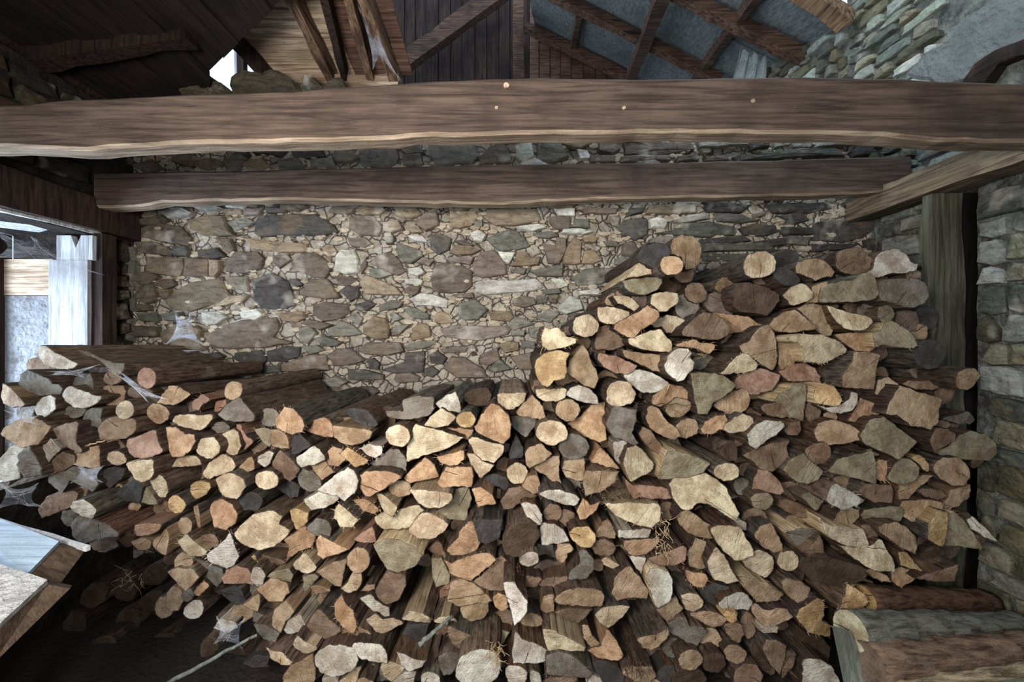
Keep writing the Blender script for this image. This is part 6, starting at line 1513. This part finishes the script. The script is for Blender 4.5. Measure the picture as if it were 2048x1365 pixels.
# ---- window opening in the left wall with boarded jamb
w2 = empty('window_2', (XL, 2.26, EYE-.7), kind='structure')
def w2k(name, mesh, mat): o = link(name, mesh, w2, mat); o.location = -w2.location; return o
w2k('jamb_board', box('jb', -2.80, -2.565, 2.235, 2.265, EYE-.75, EYE+.489), 'jambw')
vs = [P(115,471,2.235), P(146,471,2.235), P(151,498,2.235), P(151,520,2.235), P(115,520,2.235)]
vn = [P(*q, 2.235) for q in ((113,471),(142,471),(151,497),(151,520),(113,520))]; vn2 = [P(*q, 2.235) for q in ((162,471),(185,471),(185,520),(151,520),(151,497))]
for q in (vn, vn2):
    k = len(q); w2k('jamb_board_tip', fix_normals(mesh_from('tip', q+[v+Vector((0,.03,0)) for v in q], [tuple(range(k)), tuple(range(k, 2*k))[::-1]]+[(i, (i+1) % k, k+(i+1) % k, k+i) for i in range(k)])), 'jambw')
w2k('jamb_panel', box('jp', -3.10, -2.805, 2.262, 2.29, EYE-.75, EYE+.275), 'jambp')
w2k('jamb_panel', box('jp', -3.10, -2.805, 2.258, 2.29, EYE+.28, EYE+.50), 'pale')
w2k('jamb_panel', box('jp', -3.10, -2.55, 2.30, 2.33, EYE-.75, EYE+.66), 'plaster')
w2k('jamb_post', box('jp', -3.2, -3.105, 2.18, 2.3, EYE-.75, EYE+.66), 'dark')
w2k('lintel_board', slab('lb', (-2.83, -1, EYE+.675), (-2.83, 2.3, EYE+.675), (0,0,1), .56, .045, 14, .008), 'palex')
w2k('jamb_edge', slab('je', (-2.535, 2.30, EYE+.66), (-2.535, 2.30, .8), (0,1,0), .07, .085, 6, .004), 'dark')
w2k('sill_board', box('sb', -3.1, -2.57, 1.15, 2.26, EYE-.75, EYE-.71), 'white')
w2k('lintel_beam', slab('lbm', (-2.53, -1, EYE+.77), (-2.53, 2.5, EYE+.77), (0,0,1), .07, .2, 16, .014), 'dark')

# ================================================================ BEAMS
def profile_beam(name, top, bot, D, thick, mat, label, n=60):
    def at(prof, x):
        for (a, b), (c, d) in zip(prof, prof[1:]):
            if a <= x <= c: 
                t = (x-a)/(c-a); t = t*t*(3-2*t); return b+(d-b)*t
        return prof[-1][1]
    x0, x1 = top[0][0], top[-1][0]; vs = []; fs = []; k = 8
    for i in range(n+1):
        x = x0+(x1-x0)*i/n; t = P(x, at(top, x), D); b = P(x, at(bot, x), D)
        t.z += .004*nz((x*.02, 1, D), 3); b.z += .006*nz((x*.03, 4, D), 3)
        h = t.z-b.z; th = thick*(1+.25*nz((x*.01, 7, D), 2)); e = .012
        for (yy, zz) in ((0, b.z+e), (0+.003*nz((x*.05, 2, 2), 2), b.z+h*.35), (.003*nz((x*.05, 8, 2), 2), b.z+h*.7), (0, t.z-e), (e, t.z), (th, t.z), (th, b.z+.004), (e, b.z)):
            vs.append(Vector((b.x, D+yy, zz)))
        if i:
            for j in range(k): fs.append(((i-1)*k+j, (i-1)*k+(j+1) % k, i*k+(j+1) % k, i*k+j))
    fs.append(tuple(range(k))[::-1]); fs.append(tuple(n*k+j for j in range(k)))
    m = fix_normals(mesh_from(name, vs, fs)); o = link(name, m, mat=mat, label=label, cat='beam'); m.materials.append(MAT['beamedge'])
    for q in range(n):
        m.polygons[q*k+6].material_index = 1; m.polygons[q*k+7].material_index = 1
    return o
b1 = profile_beam('ceiling_beam', [(-235,214),(0,208),(170,196),(400,186),(560,181),(700,170),(900,158),(1050,153),(1300,155),(1560,151),(1800,155),(1900,160),(2048,165),(2215,172)],
    [(-235,292),(0,292),(150,299),(250,294),(350,286),(500,284),(680,279),(900,270),(1100,266),(1400,264),(1600,266),(1750,270),(1900,280),(2000,284),(2215,280)], 1.5, .085, 'beam',
    'large dark brown wooden ceiling beam crossing the whole picture, nearest the camera')
b2 = profile_beam('ceiling_beam', [(188,346),(400,342),(700,335),(1000,328),(1300,325),(1500,320),(1822,312)],
    [(188,415),(260,414),(330,404),(450,401),(560,399),(700,402),(900,406),(1000,408),(1100,402),(1200,398),(1400,394),(1600,390),(1700,388),(1822,380)], 2.22, .09, 'beam',
    'second dark brown ceiling beam, behind and below the large one')
for (bm_, x, y, D, r) in ((b1, 1012, 172, 1.5, .012), (b1, 1506, 202, 1.5, .008), (b1, 993, 216, 1.5, .007), (b1, 1248, 216, 1.5, .007)):
    c = P(x, y, D); ring = [(c.x+r*math.cos(a*.785)*random.uniform(.8, 1.3), c.z+r*math.sin(a*.785)) for a in range(8)]
    o = link('knot', stone_mesh(lambda a, b, d: (a, D-.002+d*.2, b), ring, .012), bm_, 'pale')
sb = link('side_beam', slab('side_beam', (2.33, 1.0, EYE+.865), (2.315, 2.47, EYE+.865), (0,0,1), .17, .135, 18, .008), mat='beamy',
    label='grey-brown hewn beam running along the right wall towards the camera', cat='beam')
# straw hanging on it
def fibres(name, cx, cy, D, n, rx, ry, ln, label, mat='straw', down=0, r=.0011, par=None):
    vs = []; fs = []
    for i in range(n):
        a = P(cx+random.uniform(-rx, rx), cy+random.uniform(-ry, ry), D-random.uniform(.0, .03))
        d = Vector((random.uniform(-1, 1), random.uniform(-.9, .1), random.uniform(-1, 1)-down)).normalized()*ln*random.uniform(.4, 1.2)
        c = Vector((random.uniform(-1, 1), random.uniform(-1, 0), random.uniform(-1, 1)))*ln*.25
        prev = None
        for k in range(5):
            t = k/4; p = a+d*t+c*math.sin(t*math.pi); rr = r*(1-.6*t); b = len(vs)
            vs += [p+Vector((rr, 0, 0)), p+Vector((-rr*.5, 0, rr)), p+Vector((-rr*.5, 0, -rr))]
            if prev is not None:
                for j in range(3): fs.append((prev+j, prev+(j+1) % 3, b+(j+1) % 3, b+j))
            prev = b
    o = link(name, mesh_from(name, vs, fs), par, mat, kind='stuff', label=label, cat=None if par else 'straw'); return o
fibres('straw_wisp', 1890, 330, 1.95, 26, 16, 20, .06, 'wisp of dry straw hanging on the grey-brown beam at right', down=.8)
post = link('wall_post', slab('wall_post', (2.335, 2.00, .0), (2.325, 2.00, EYE+.79), (0,1,0), .165, .05, 24, .01), mat='postw',
    label='greenish-grey upright plank standing against the right wall beside the woodpile', cat='post')

# ================================================================ FIREWOOD
LC0 = dict(B=(126,108,100), w=(208,202,192), c=(214,194,162), t=(182,152,120), y=(214,178,124), o=(202,160,122), r=(176,136,114), b=(146,118,96),  # log tones as they look lit, light and shade included
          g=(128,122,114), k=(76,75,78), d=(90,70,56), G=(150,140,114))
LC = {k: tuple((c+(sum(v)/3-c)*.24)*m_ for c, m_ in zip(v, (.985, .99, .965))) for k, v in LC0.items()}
def pile_depth(x, y):
    d = 1.84-.24*max(0, min(1, (y-470)/900))
    if x > 1900: d += .04
    return d
BACK = 2.40
def shape(pts, kind, px):
    """smooth corners; returns list of (x,z,flat)"""
    n = len(pts); L = [math.dist(pts[i], pts[(i+1) % n]) for i in range(n)]
    xs = [p[0] for p in pts]; zs = [p[1] for p in pts]; diag = math.hypot(max(xs)-min(xs), max(zs)-min(zs))
    thr = {'R': 9, 'L': .6, 'W': .36, 'H': .40, 'B': .36, 'P': .45, 'S': .42, 'Q': .36}[kind]*diag
    if kind == 'H': thr = max(thr, max(L)*.7)
    out = []
    for i in range(n):
        a, b = pts[i], pts[(i+1) % n]; fl = L[i] > thr
        c = .05 if kind in 'WBSP' else .15
        k = max(1, min(6, int(L[i]/.013)))
        for j in range(k+1):
            t = c+(1-2*c)*j/k if k else .5
            x = a[0]+(b[0]-a[0])*t; z = a[1]+(b[1]-a[1])*t
            nx, nz_ = (b[1]-a[1])/L[i], -(b[0]-a[0])/L[i]
            e = .0045*nz((x+px, z, 1.7), 45)+.0034*nz((x, z+px, 7.7), 150)
            out.append((x+nx*e, z+nz_*e, fl))
    return out
def inside(poly, p):
    w_ = 0
    for i in range(len(poly)):
        a, b = poly[i], poly[(i+1) % len(poly)]; c = (b.x-a.x)*(p.y-a.y)-(b.y-a.y)*(p.x-a.x)
        if a.y <= p.y < b.y and c > 0: w_ += 1
        elif b.y <= p.y < a.y and c < 0: w_ -= 1
    return w_ != 0
def make_log(ln, idx):
    spec, lab = ln.split('|'); t = spec.split(); c, kind = t[0][0], t[0][1]; dz = int(t[0][2:])
    pix = [tuple(map(float, q.split(','))) for q in t[1:]]
    cx = sum(p[0] for p in pix)/len(pix); cy = sum(p[1] for p in pix)/len(pix)
    D = pile_depth(cx, cy)-dz*.013+random.uniform(-.018, .018)
    W = [P(x, y, D) for x, y in pix]; pts = [(v.x, v.z) for v in W]
    n = len(pts); ax = sum(p[0] for p in pts)/n; az = sum(p[1] for p in pts)/n
    gr = 1.08 if cx < 950 else 1.06
    pts = [(ax+(x-ax)*gr, az+(z-az)*gr) for x, z in pts]
    out = shape(pts, kind, idx*.37)
    if kind == 'W' or kind == 'Q':
        best = 9
        for i in range(n):
            a, b, d = Vector(pts[i-1]), Vector(pts[i]), Vector(pts[(i+1) % n])
            u, v = a-b, d-b
            if u.length < .03 and v.length < .03: continue
            an = u.angle(v, 3)
            if an < best: best = an; pith = (b.x, b.y)
    elif kind == 'H':
        i = max(range(n), key=lambda i: math.dist(pts[i], pts[(i+1) % n])); pith = ((pts[i][0]+pts[(i+1) % n][0])/2, (pts[i][1]+pts[(i+1) % n][1])/2)
    else: pith = (ax+random.uniform(-.01, .01), az+random.uniform(-.01, .01))
    tx, tz = random.uniform(-.2, .2), random.uniform(-.2, .25)
    pale_side = any(wd in lab for wd in ('pale side', 'side face', 'pale left edge', 'torn pale edge', 'yellow side', 'coloured side', 'cream left edge', 'split side', 'yellow right edge', 'frayed edge', 'pale splinter along', 'orange torn wood'))
    if pale_side: out = [(x, z, True) for x, z, _ in out]
    root = Vector((ax, D, az)); N = len(out)
    e = empty('split_log' if kind in 'WHBSQP' else 'round_log', root, label=lab, cat='firewood', group='firewood logs stacked in the pile')
    if kind == 'L': e.name = 'bark_slab'
    wood = srgb(*jit(LC[c], .05))
    # cut face: ring attribute for growth rings
    V = []; A = []; size = max(math.dist((x, z), (ax, az)) for x, z, _ in out)
    rimy = []
    for (x, z, _) in out:
        y = (x-ax)*tx+(z-az)*tz+.003*nz((x, z, idx), 40); rimy.append(y); V.append((x-ax, y, z-az)); A.append((x-pith[0], 0, z-pith[1]))
    O2 = [Vector((v[0], v[2])) for v in V]; pin = []
    def edist(p):
        best = 9
        for i in range(N):
            a = O2[i]; b = O2[(i+1) % N]; ab = b-a; q = max(0, min(1, (p-a).dot(ab)/(ab.length_squared+1e-12))); best = min(best, (p-a-ab*q).length)
        return best
    for i in range(N):
        a = O2[i]; nb = (O2[(i+1) % N]-O2[i-1]); nb = Vector((-nb.y, nb.x)).normalized()*.0048
        for q in (a+nb, a-nb):
            if .0040 < edist(q) < .0056 and inside(O2, q): pin.append(q)
    g = .016; k = int(size/g)+1
    for a in range(-k, k+1):
        for b in range(-k, k+1):
            q = Vector((a*g+(b % 2)*g/2, b*g))
            if edist(q) > .009 and inside(O2, q): pin.append(q)
    rv, re_, rf, ov, oe, of_ = geometry.delaunay_2d_cdt(O2+pin, [(i, (i+1) % N) for i in range(N)], [], 0, 1e-6)
    rf = [f for f in rf if inside(O2, (rv[f[0]]+rv[f[1]]+rv[f[2]])/3)]
    VV2 = []; RM = []
    for i, q in enumerate(rv):
        o = [x for x in ov[i] if x < N]
        if o: VV2.append(V[o[0]]); RM.append(1.0)
        else:
            VV2.append((q.x, q.x*tx+q.y*tz-.0012+.0030*nz((q.x+ax, q.y+az, idx), 32)+.002*nz((q.x+ax, q.y+az, idx), 90), q.y)); RM.append(0.0)
    m = mesh_from('cut_face', VV2, [tuple(f) for f in rf])
    if sum(p.normal.y*p.area for p in m.polygons) > 0: m.flip_normals()
    m.attributes.new('ring', 'FLOAT_VECTOR', 'POINT'); m.attributes.new('rim', 'FLOAT', 'POINT')
    m.attributes['ring'].data.foreach_set('vector', [q for v in VV2 for q in (v[0]+ax-pith[0], 0, v[2]+az-pith[1])])
    m.attributes['rim'].data.foreach_set('value', RM)
    cf = link('cut_face', m, e, 'cut'); cf.color = wood
    # sides
    ys = [0, .006, .05, .14, .28, .45, 1.0]; Lg = BACK-D-random.uniform(0, .05)
    sides = {True: [[], []], False: [[], []]}
    drift = (random.uniform(-.006, .006), random.uniform(-.006, .006))
    rings = []
    for r, s in enumerate(ys):
        y = s*Lg if r > 1 else s; row = []
        for i, (x, z, fl) in enumerate(out):
            k = 1.0+(.012 if r == 1 else 0)-.08*s
            dx, dz2 = x-ax, z-az; amp = (.003 if fl else .006) if r > 1 else 0
            q = amp*(nz((x*1.2, y, z*1.2+idx), 26)+.7*nz((x, y, z+idx), 60)); ln_ = math.hypot(dx, dz2) or 1
            row.append((dx*k+dx/ln_*q+drift[0]*s*s*3, y+(rimy[i]*(1-s)), dz2*k+dz2/ln_*q+drift[1]*s*s*3))
        rings.append(row)
    for fl in (True, False):
        V = []; Fc = []; ind = {}
        def vi(r, i):
            i %= N
            if (r, i) not in ind: ind[r, i] = len(V); V.append(rings[r][i])
            return ind[r, i]
        for i in range(N):
            seg = out[i][2] and out[(i+1) % N][2]
            if seg != fl: continue
            for r in range(len(ys)-1): Fc.append((vi(r, i), vi(r, i+1), vi(r+1, i+1), vi(r+1, i)))
        if not Fc: continue
        if not fl:
            bk = [vi(len(ys)-1, i) for i in range(N)]; Fc.append(tuple(bk))
        m = mesh_from('side', V, Fc); 
        if sum(p.area*(p.normal.x*p.center.x+p.normal.z*p.center.z) for p in m.polygons) < 0: m.flip_normals()
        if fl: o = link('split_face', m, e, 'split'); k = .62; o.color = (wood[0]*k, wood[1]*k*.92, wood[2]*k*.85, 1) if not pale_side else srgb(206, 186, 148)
        else:
            o = link('bark', m, e, 'bark'); g = random.random()
            o.color = srgb(*jit(random.choice([(84,70,58), (72,60,52), (98,84,70), (88,82,74), (92,72,56)]), .12))
    # torn fibres on the ragged ends
    if any(wd in lab for wd in ('splinter', 'frayed', 'torn', 'shredded', 'furry', 'ragged', 'fibres', 'hairy', 'shreds', 'crumbly')):
        VV = []; FF = []
        for q in range(34):
            i = random.randrange(N); x, z, _ = out[i]; b = Vector((x-ax, rimy[i]+random.uniform(0, .01), z-az))*1.0
            d = Vector((x-ax, 0, z-az)).normalized()*random.uniform(.003, .016)+Vector((random.uniform(-.008, .008), random.uniform(-.016, .0), random.uniform(-.008, .008)))
            s2 = Vector((random.uniform(-1, 1), 0, random.uniform(-1, 1))).normalized()*.0016; k = len(VV)
            VV += [b+s2, b-s2, b+d, b+Vector((0, .003, 0))]; FF += [(k, k+1, k+2), (k+1, k+3, k+2), (k+3, k, k+2)]
        o = link('torn_fibres', mesh_from('fib', VV, FF), e, 'split', kind='stuff'); o.color = wood
    return e
lines = LOGS.strip().split('\n')
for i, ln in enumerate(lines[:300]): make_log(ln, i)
# the smallest logs, beyond the three hundred that show largest, are one object
rest = [make_log(ln, 400+i) for i, ln in enumerate(lines[300:])]
bms = {}
for e in rest:
    for ch in list(e.children):
        key = ch.name.split('.')[0]
        bms.setdefault(key, []).append((ch, Vector(e.location)))
stuff = empty('small_logs', (0, 1.7, 0), label='the smallest logs and chunks wedged in between the larger stacked logs', cat='firewood', kind='stuff')
def MAT_tint(kind):
    m = MAT[kind].copy(); m.name = kind+'_small'
    for nd in list(m.node_tree.nodes):
        if nd.type == 'OBJECT_INFO':
            at = m.node_tree.nodes.new('ShaderNodeAttribute'); at.attribute_name = 'tint'
            for l in list(nd.outputs['Color'].links): m.node_tree.links.new(at.outputs['Color'], l.to_socket)
            a2 = m.node_tree.nodes.new('ShaderNodeAttribute'); a2.attribute_name = 'seed'
            for l in list(nd.outputs['Random'].links): m.node_tree.links.new(a2.outputs['Fac'], l.to_socket)
    return m
for key, lst in bms.items():
    V = []; Fc = []; A = []; RM = []; T = []; SD = []
    for ch, off in lst:
        me = ch.data; base = len(V); V += [tuple(v.co+off-stuff.location) for v in me.vertices]; sd = random.random()
        T += [tuple(ch.color)]*len(me.vertices); SD += [sd]*len(me.vertices)
        if key == 'cut_face': A += [tuple(d.vector) for d in me.attributes['ring'].data]; RM += [d.value for d in me.attributes['rim'].data]
        for p in me.polygons: Fc.append(tuple(base+i for i in p.vertices))
    m = mesh_from(key, V, Fc)
    a = m.attributes.new('tint', 'FLOAT_COLOR', 'POINT'); a.data.foreach_set('color', [x for q in T for x in q])
    a = m.attributes.new('seed', 'FLOAT', 'POINT'); a.data.foreach_set('value', SD)
    if A:
        a = m.attributes.new('ring', 'FLOAT_VECTOR', 'POINT'); a.data.foreach_set('vector', [x for q in A for x in q])
        a = m.attributes.new('rim', 'FLOAT', 'POINT'); a.data.foreach_set('value', RM)
    link(key, m, stuff, MAT_tint({'cut_face': 'cut', 'bark': 'bark', 'split_face': 'split', 'torn_fibres': 'split'}[key]), kind='stuff')
for e in rest:
    for ch in list(e.children): bpy.data.objects.remove(ch)
    bpy.data.objects.remove(e)

# ---- long logs and timbers lying at the lower right
def long_log(a, b, r, label, bark=(96,88,78), end=(170,160,130), flat=1, name='long_log', rough=.25, n=22):
    e = empty(name, Vector(a), label=label, cat='log')
    pts = lerp_pts(a, b, n, .008); m = tube('bark', pts, r, r*.93, 16, rough, flat)
    o = link('bark', m, e, 'barkx'); o.location = -Vector(a); o.color = srgb(*bark)
    d = (Vector(b)-Vector(a)).normalized()
    V = []; A = []; k = 16; p = pts[0]-d*.0015
    dd = (pts[1]-pts[0]).normalized(); u = dd.cross(Vector((.03, .02, 1))).normalized(); v = dd.cross(u)
    for j in range(k):
        an = 2*math.pi*j/k; q = u*math.cos(an)+v*math.sin(an)*flat; V.append(p+q*r*.97-Vector(a)); A.append((math.cos(an)*r, 0, math.sin(an)*r))
    m = mesh_from('cut_face', V, [tuple(range(k))]); m.attributes.new('ring', 'FLOAT_VECTOR', 'POINT'); m.attributes.new('rim', 'FLOAT', 'POINT')
    m.attributes['ring'].data.foreach_set('vector', [x_ for q in A for x_ in q])
    o = link('cut_face', m, e, 'cut'); o.color = srgb(*end); return e
long_log(P(1722,1196,1.66), P(1975,1205,1.86), .066, 'reddish-brown split log lying level, behind the grey barked one at lower right', (108,84,68), (180,150,100), .8)
long_log(P(1702,1262,1.47), P(2045,1262,1.62), .070, 'grey barked round log lying level at lower right with a pale cut end', (104,106,98), (190,185,155))
long_log(P(1735,1326,1.40), P(2120,1300,1.50), .070, 'thick brown barked log lying level at the bottom right, below the grey one', (118,98,82), (120,104,88))
long_log(P(1770,1385,1.33), P(2100,1335,1.36), .026, 'thin pale pole lying in front of the thick brown log, bottom right', (150,138,112), (150,138,112), rough=.1)
long_log(P(1850,1410,1.30), P(2130,1368,1.32), .034, 'greenish-grey pole cut off by the bottom right corner of the picture', (120,124,104), (130,130,110), rough=.1)
o = link('grey_board', box_mesh('grey_board', [P(1664,1252,1.44), P(1700,1262,1.44), P(1760,1400,1.40), P(1694,1400,1.40), P(1664,1252,1.46), P(1700,1262,1.46), P(1760,1400,1.42), P(1694,1400,1.42)]), mat='grey',
    label='smooth grey-green board leaning upright at the left ends of the lying logs', cat='board')

# ---- white topped timbers at the lower left
def quadbox(name, top, side, drop, mats, label, cat):
    e = empty(name, top[1], label=label, cat=cat)
    A, B, C, Dp = top; E, Fp = side
    q = [A, B, C, Dp]; low = [v+Vector((0, 0, -.012)) for v in q]
    o = link('top_board', box_mesh('top_board', q+low), e, mats[0]); o.location = -e.location
    b = [B+Vector((0,0,-.013)), E, Fp, C+Vector((0,0,-.013))]; bb = [v+Vector((-.03, .03, -.01)) for v in b]
    o = link('side_board', box_mesh('side_board', b+bb), e, mats[1]); o.location = -e.location
    for s, v in enumerate((A+Vector((-.02,0,0)), Dp+Vector((-.05, -.02, 0)))):
        o = link('leg', box('leg', v.x-.03, v.x+.03, v.y-.03, v.y+.03, 0, v.z-.02), e, 'dark'); o.location = -e.location
    return e
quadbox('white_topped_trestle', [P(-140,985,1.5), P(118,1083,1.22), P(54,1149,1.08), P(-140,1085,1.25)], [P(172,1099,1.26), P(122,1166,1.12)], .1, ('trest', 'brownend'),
    'sky-tinted white board with a brown side, upper of two at the lower left', 'board')
quadbox('white_topped_trestle', [P(-140,1082,1.12), P(95,1160,1.02), P(-30,1275,.86), P(-140,1260,.9)], [P(140,1178,1.05), P(-20,1335,.86)], .1, ('white', 'brownend'),
    'flaking white board with a brown side, lower of two at the lower left', 'board')
o = link('edge_strip', slab('edge_strip', P(-140,1000,1.47), P(176,1098,1.235), (0,0,1), .012, .016, 10, .002), mat='palex', label='thin white strip along the far edge of the upper white board', cat='strip')

# ---- dim logs and sticks in the dark hollow at the lower left
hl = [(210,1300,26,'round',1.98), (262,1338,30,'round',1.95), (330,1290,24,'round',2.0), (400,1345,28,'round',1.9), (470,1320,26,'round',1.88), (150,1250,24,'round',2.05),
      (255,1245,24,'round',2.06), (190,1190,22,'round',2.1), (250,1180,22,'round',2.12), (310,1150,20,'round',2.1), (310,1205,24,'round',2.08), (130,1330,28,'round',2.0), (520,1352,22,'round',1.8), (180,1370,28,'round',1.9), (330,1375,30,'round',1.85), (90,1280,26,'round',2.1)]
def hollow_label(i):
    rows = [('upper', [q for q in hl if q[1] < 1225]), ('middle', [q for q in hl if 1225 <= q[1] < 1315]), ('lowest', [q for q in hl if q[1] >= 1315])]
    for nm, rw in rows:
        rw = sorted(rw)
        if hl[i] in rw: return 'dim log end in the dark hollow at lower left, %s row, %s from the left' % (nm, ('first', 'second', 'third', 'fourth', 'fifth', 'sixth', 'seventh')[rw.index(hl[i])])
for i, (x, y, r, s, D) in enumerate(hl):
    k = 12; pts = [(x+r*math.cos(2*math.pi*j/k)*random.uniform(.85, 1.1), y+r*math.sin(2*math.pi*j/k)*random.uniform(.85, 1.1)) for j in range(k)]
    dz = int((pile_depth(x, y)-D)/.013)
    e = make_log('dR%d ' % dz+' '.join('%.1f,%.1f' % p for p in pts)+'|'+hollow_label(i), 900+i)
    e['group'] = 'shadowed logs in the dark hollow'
def stick(a, b, r, label, col='straw', n=12, wob=.006):
    return link('stick', tube('stick', lerp_pts(a, b, n, wob), r, r*.6, 7, .3), mat=col, label=label, cat='stick')
stick(P(318,1378,1.45), P(514,1270,1.52), .009, 'long pale splintered stick slanting up out of the dark hollow, bottom left', 'grey')
stick(P(838,1292,1.46), P(905,1232,1.56), .011, 'grey-violet stick slanting across the charcoal-blue log at the bottom', 'grey')
stick(P(1070,742,1.74), P(1092,672,1.78), .0016, 'thin pale sliver hanging at the left shoulder of the stack', 'straw')
stick(P(172,892,1.70), P(232,876,1.70), .004, 'thin pale splinter on the left pile, beneath the large oval brown log', 'straw')
stick(P(150,905,1.70), P(182,888,1.70), .003, 'short pale splinter just left of the longer one on the left pile', 'straw')
stick(P(1328,792,1.70), P(1340,770,1.70), .003, 'tiny whitish splinter standing on the orange log right of centre', 'straw')
stick(P(1268,806,1.68), P(1395,812,1.68), .0018, 'thin dark twig bridging two logs right of centre', 'dark', wob=.012)
fibres('straw_wisp', 262, 1158, 1.62, 22, 26, 14, .05, 'wisp of pale straw at the mouth of the dark hollow, lower left')
fibres('bark_shreds', 1325, 1075, 1.62, 40, 14, 36, .05, 'tangle of shredded bark fibres hanging from the broad cream log', down=.6, r=.0018)
fibres('bark_shreds', 990, 1300, 1.52, 36, 14, 16, .045, 'shredded pale bark fibres between two logs at the bottom', down=.8, r=.0018)
fibres('bark_shreds', 1260, 996, 1.70, 60, 55, 10, .035, 'fringe of brown bark shreds along the top of the broad cream log', 'purlin', down=.4, r=.0018)
fibres('bark_shreds', 1030, 1140, 1.63, 30, 12, 14, .05, 'reddish bark shreds hanging below the dark brown round log', 'red', down=.8, r=.0018)
fibres('bark_shreds', 1380, 712, 1.80, 34, 34, 8, .03, 'curled reddish wood fibres on the thin bark strip in the mound', 'straw', down=.0, r=.0012)
fibres('bark_shreds', 1270, 1330, 1.52, 40, 28, 18, .05, 'long dark bark shreds below the round-bottomed log', 'purlin', down=1.2, r=.0018)

# ================================================================ COBWEBS
def web(pts, label, sag=.02, n=9, strands=8):
    """pts: four corners (px,py,D); a sagging veil of silk with real strands"""
    q = [P(*p) for p in pts]; e = empty('cobweb', q[0], label=label, cat='cobweb'); V = []; Fc = []
    def pt(u, v):
        u, v = .5+(u-.5)*(1-.38*math.sin(math.pi*v)), .5+(v-.5)*(1-.5*math.sin(math.pi*u))
        p = q[0].lerp(q[1], u).lerp(q[3].lerp(q[2], u), v); p.z -= sag*math.sin(math.pi*u)*(.4+v); p.y += .01*nz((u*3, v*3, q[0].x), 1.3); return p
    for i in range(n+1):
        for j in range(n+1):
            V.append(pt(i/n, j/n)-q[0])
            if i and j: b = i*(n+1)+j; Fc.append((b, b-1, b-n-2, b-n-1))
    link('veil', mesh_from('veil', V, Fc, True), e, 'web', kind='stuff')
    VV = []; FF = []
    for s in range(strands):
        u0, v0, u1, v1 = random.random(), 0, random.random(), 1
        if s % 2: u0, v0, u1, v1 = 0, random.random(), 1, random.random()
        prev = None
        for k in range(9):
            t = k/8; p = pt(u0+(u1-u0)*t, v0+(v1-v0)*t)-q[0]-Vector((0, .003, 0)); b = len(VV); r = .00035
            VV += [p+Vector((0, 0, r)), p+Vector((r, 0, -r)), p+Vector((-r, 0, -r))]
            if prev is not None:
                for j in range(3): FF.append((prev+j, prev+(j+1) % 3, b+(j+1) % 3, b+j))
            prev = b
    link('strands', mesh_from('strands', VV, FF), e, 'palex', kind='stuff'); return e
web([(-20,450,2.0),(60,470,2.1),(212,552,2.22),(-20,515,1.95)], 'large dusty cobweb draped across the boarded window jamb', .01, strands=10)
web([(78,744,1.66),(205,728,1.72),(168,756,1.68),(100,750,1.66)], 'bluish cobweb sheet between two logs on top of the left pile', .004)
web([(205,730,1.68),(240,742,1.66),(338,800,1.64),(300,806,1.62)], 'long grey cobweb strand sweeping down to the right over the left pile', .012)
web([(100,688,2.1),(420,700,2.3),(405,715,2.3),(340,712,2.2)], 'thin cobweb stretched along the back of the left logs below the wall', .004, strands=6)
web([(150,925,1.58),(212,930,1.6),(205,966,1.58),(140,968,1.56)], 'small violet-blue cobweb across a notched log on the left pile', .004)
web([(-10,960,1.45),(80,965,1.5),(85,1015,1.5),(-10,1020,1.45)], 'dense bluish cobweb at the left edge above the white boards', .01)
web([(10,820,1.55),(80,832,1.6),(78,850,1.6),(10,842,1.55)], 'small pale cobweb by the yellow-cream wedge at the left edge', .004)
web([(432,1232,1.54),(492,1236,1.54),(485,1300,1.52),(425,1290,1.52)], 'grey cobweb over the dark blocks at the pile\'s lower left foot', .006)
web([(710,-5,2.1),(735,5,2.1),(800,160,2.4),(745,140,2.4)], 'tattered cobweb hanging between two rafters, upper left of centre', .004)
web([(350,620,2.42),(380,625,2.42),(415,695,2.38),(330,690,2.38)], 'grey cobweb veil on the stone wall above the left logs', .004)
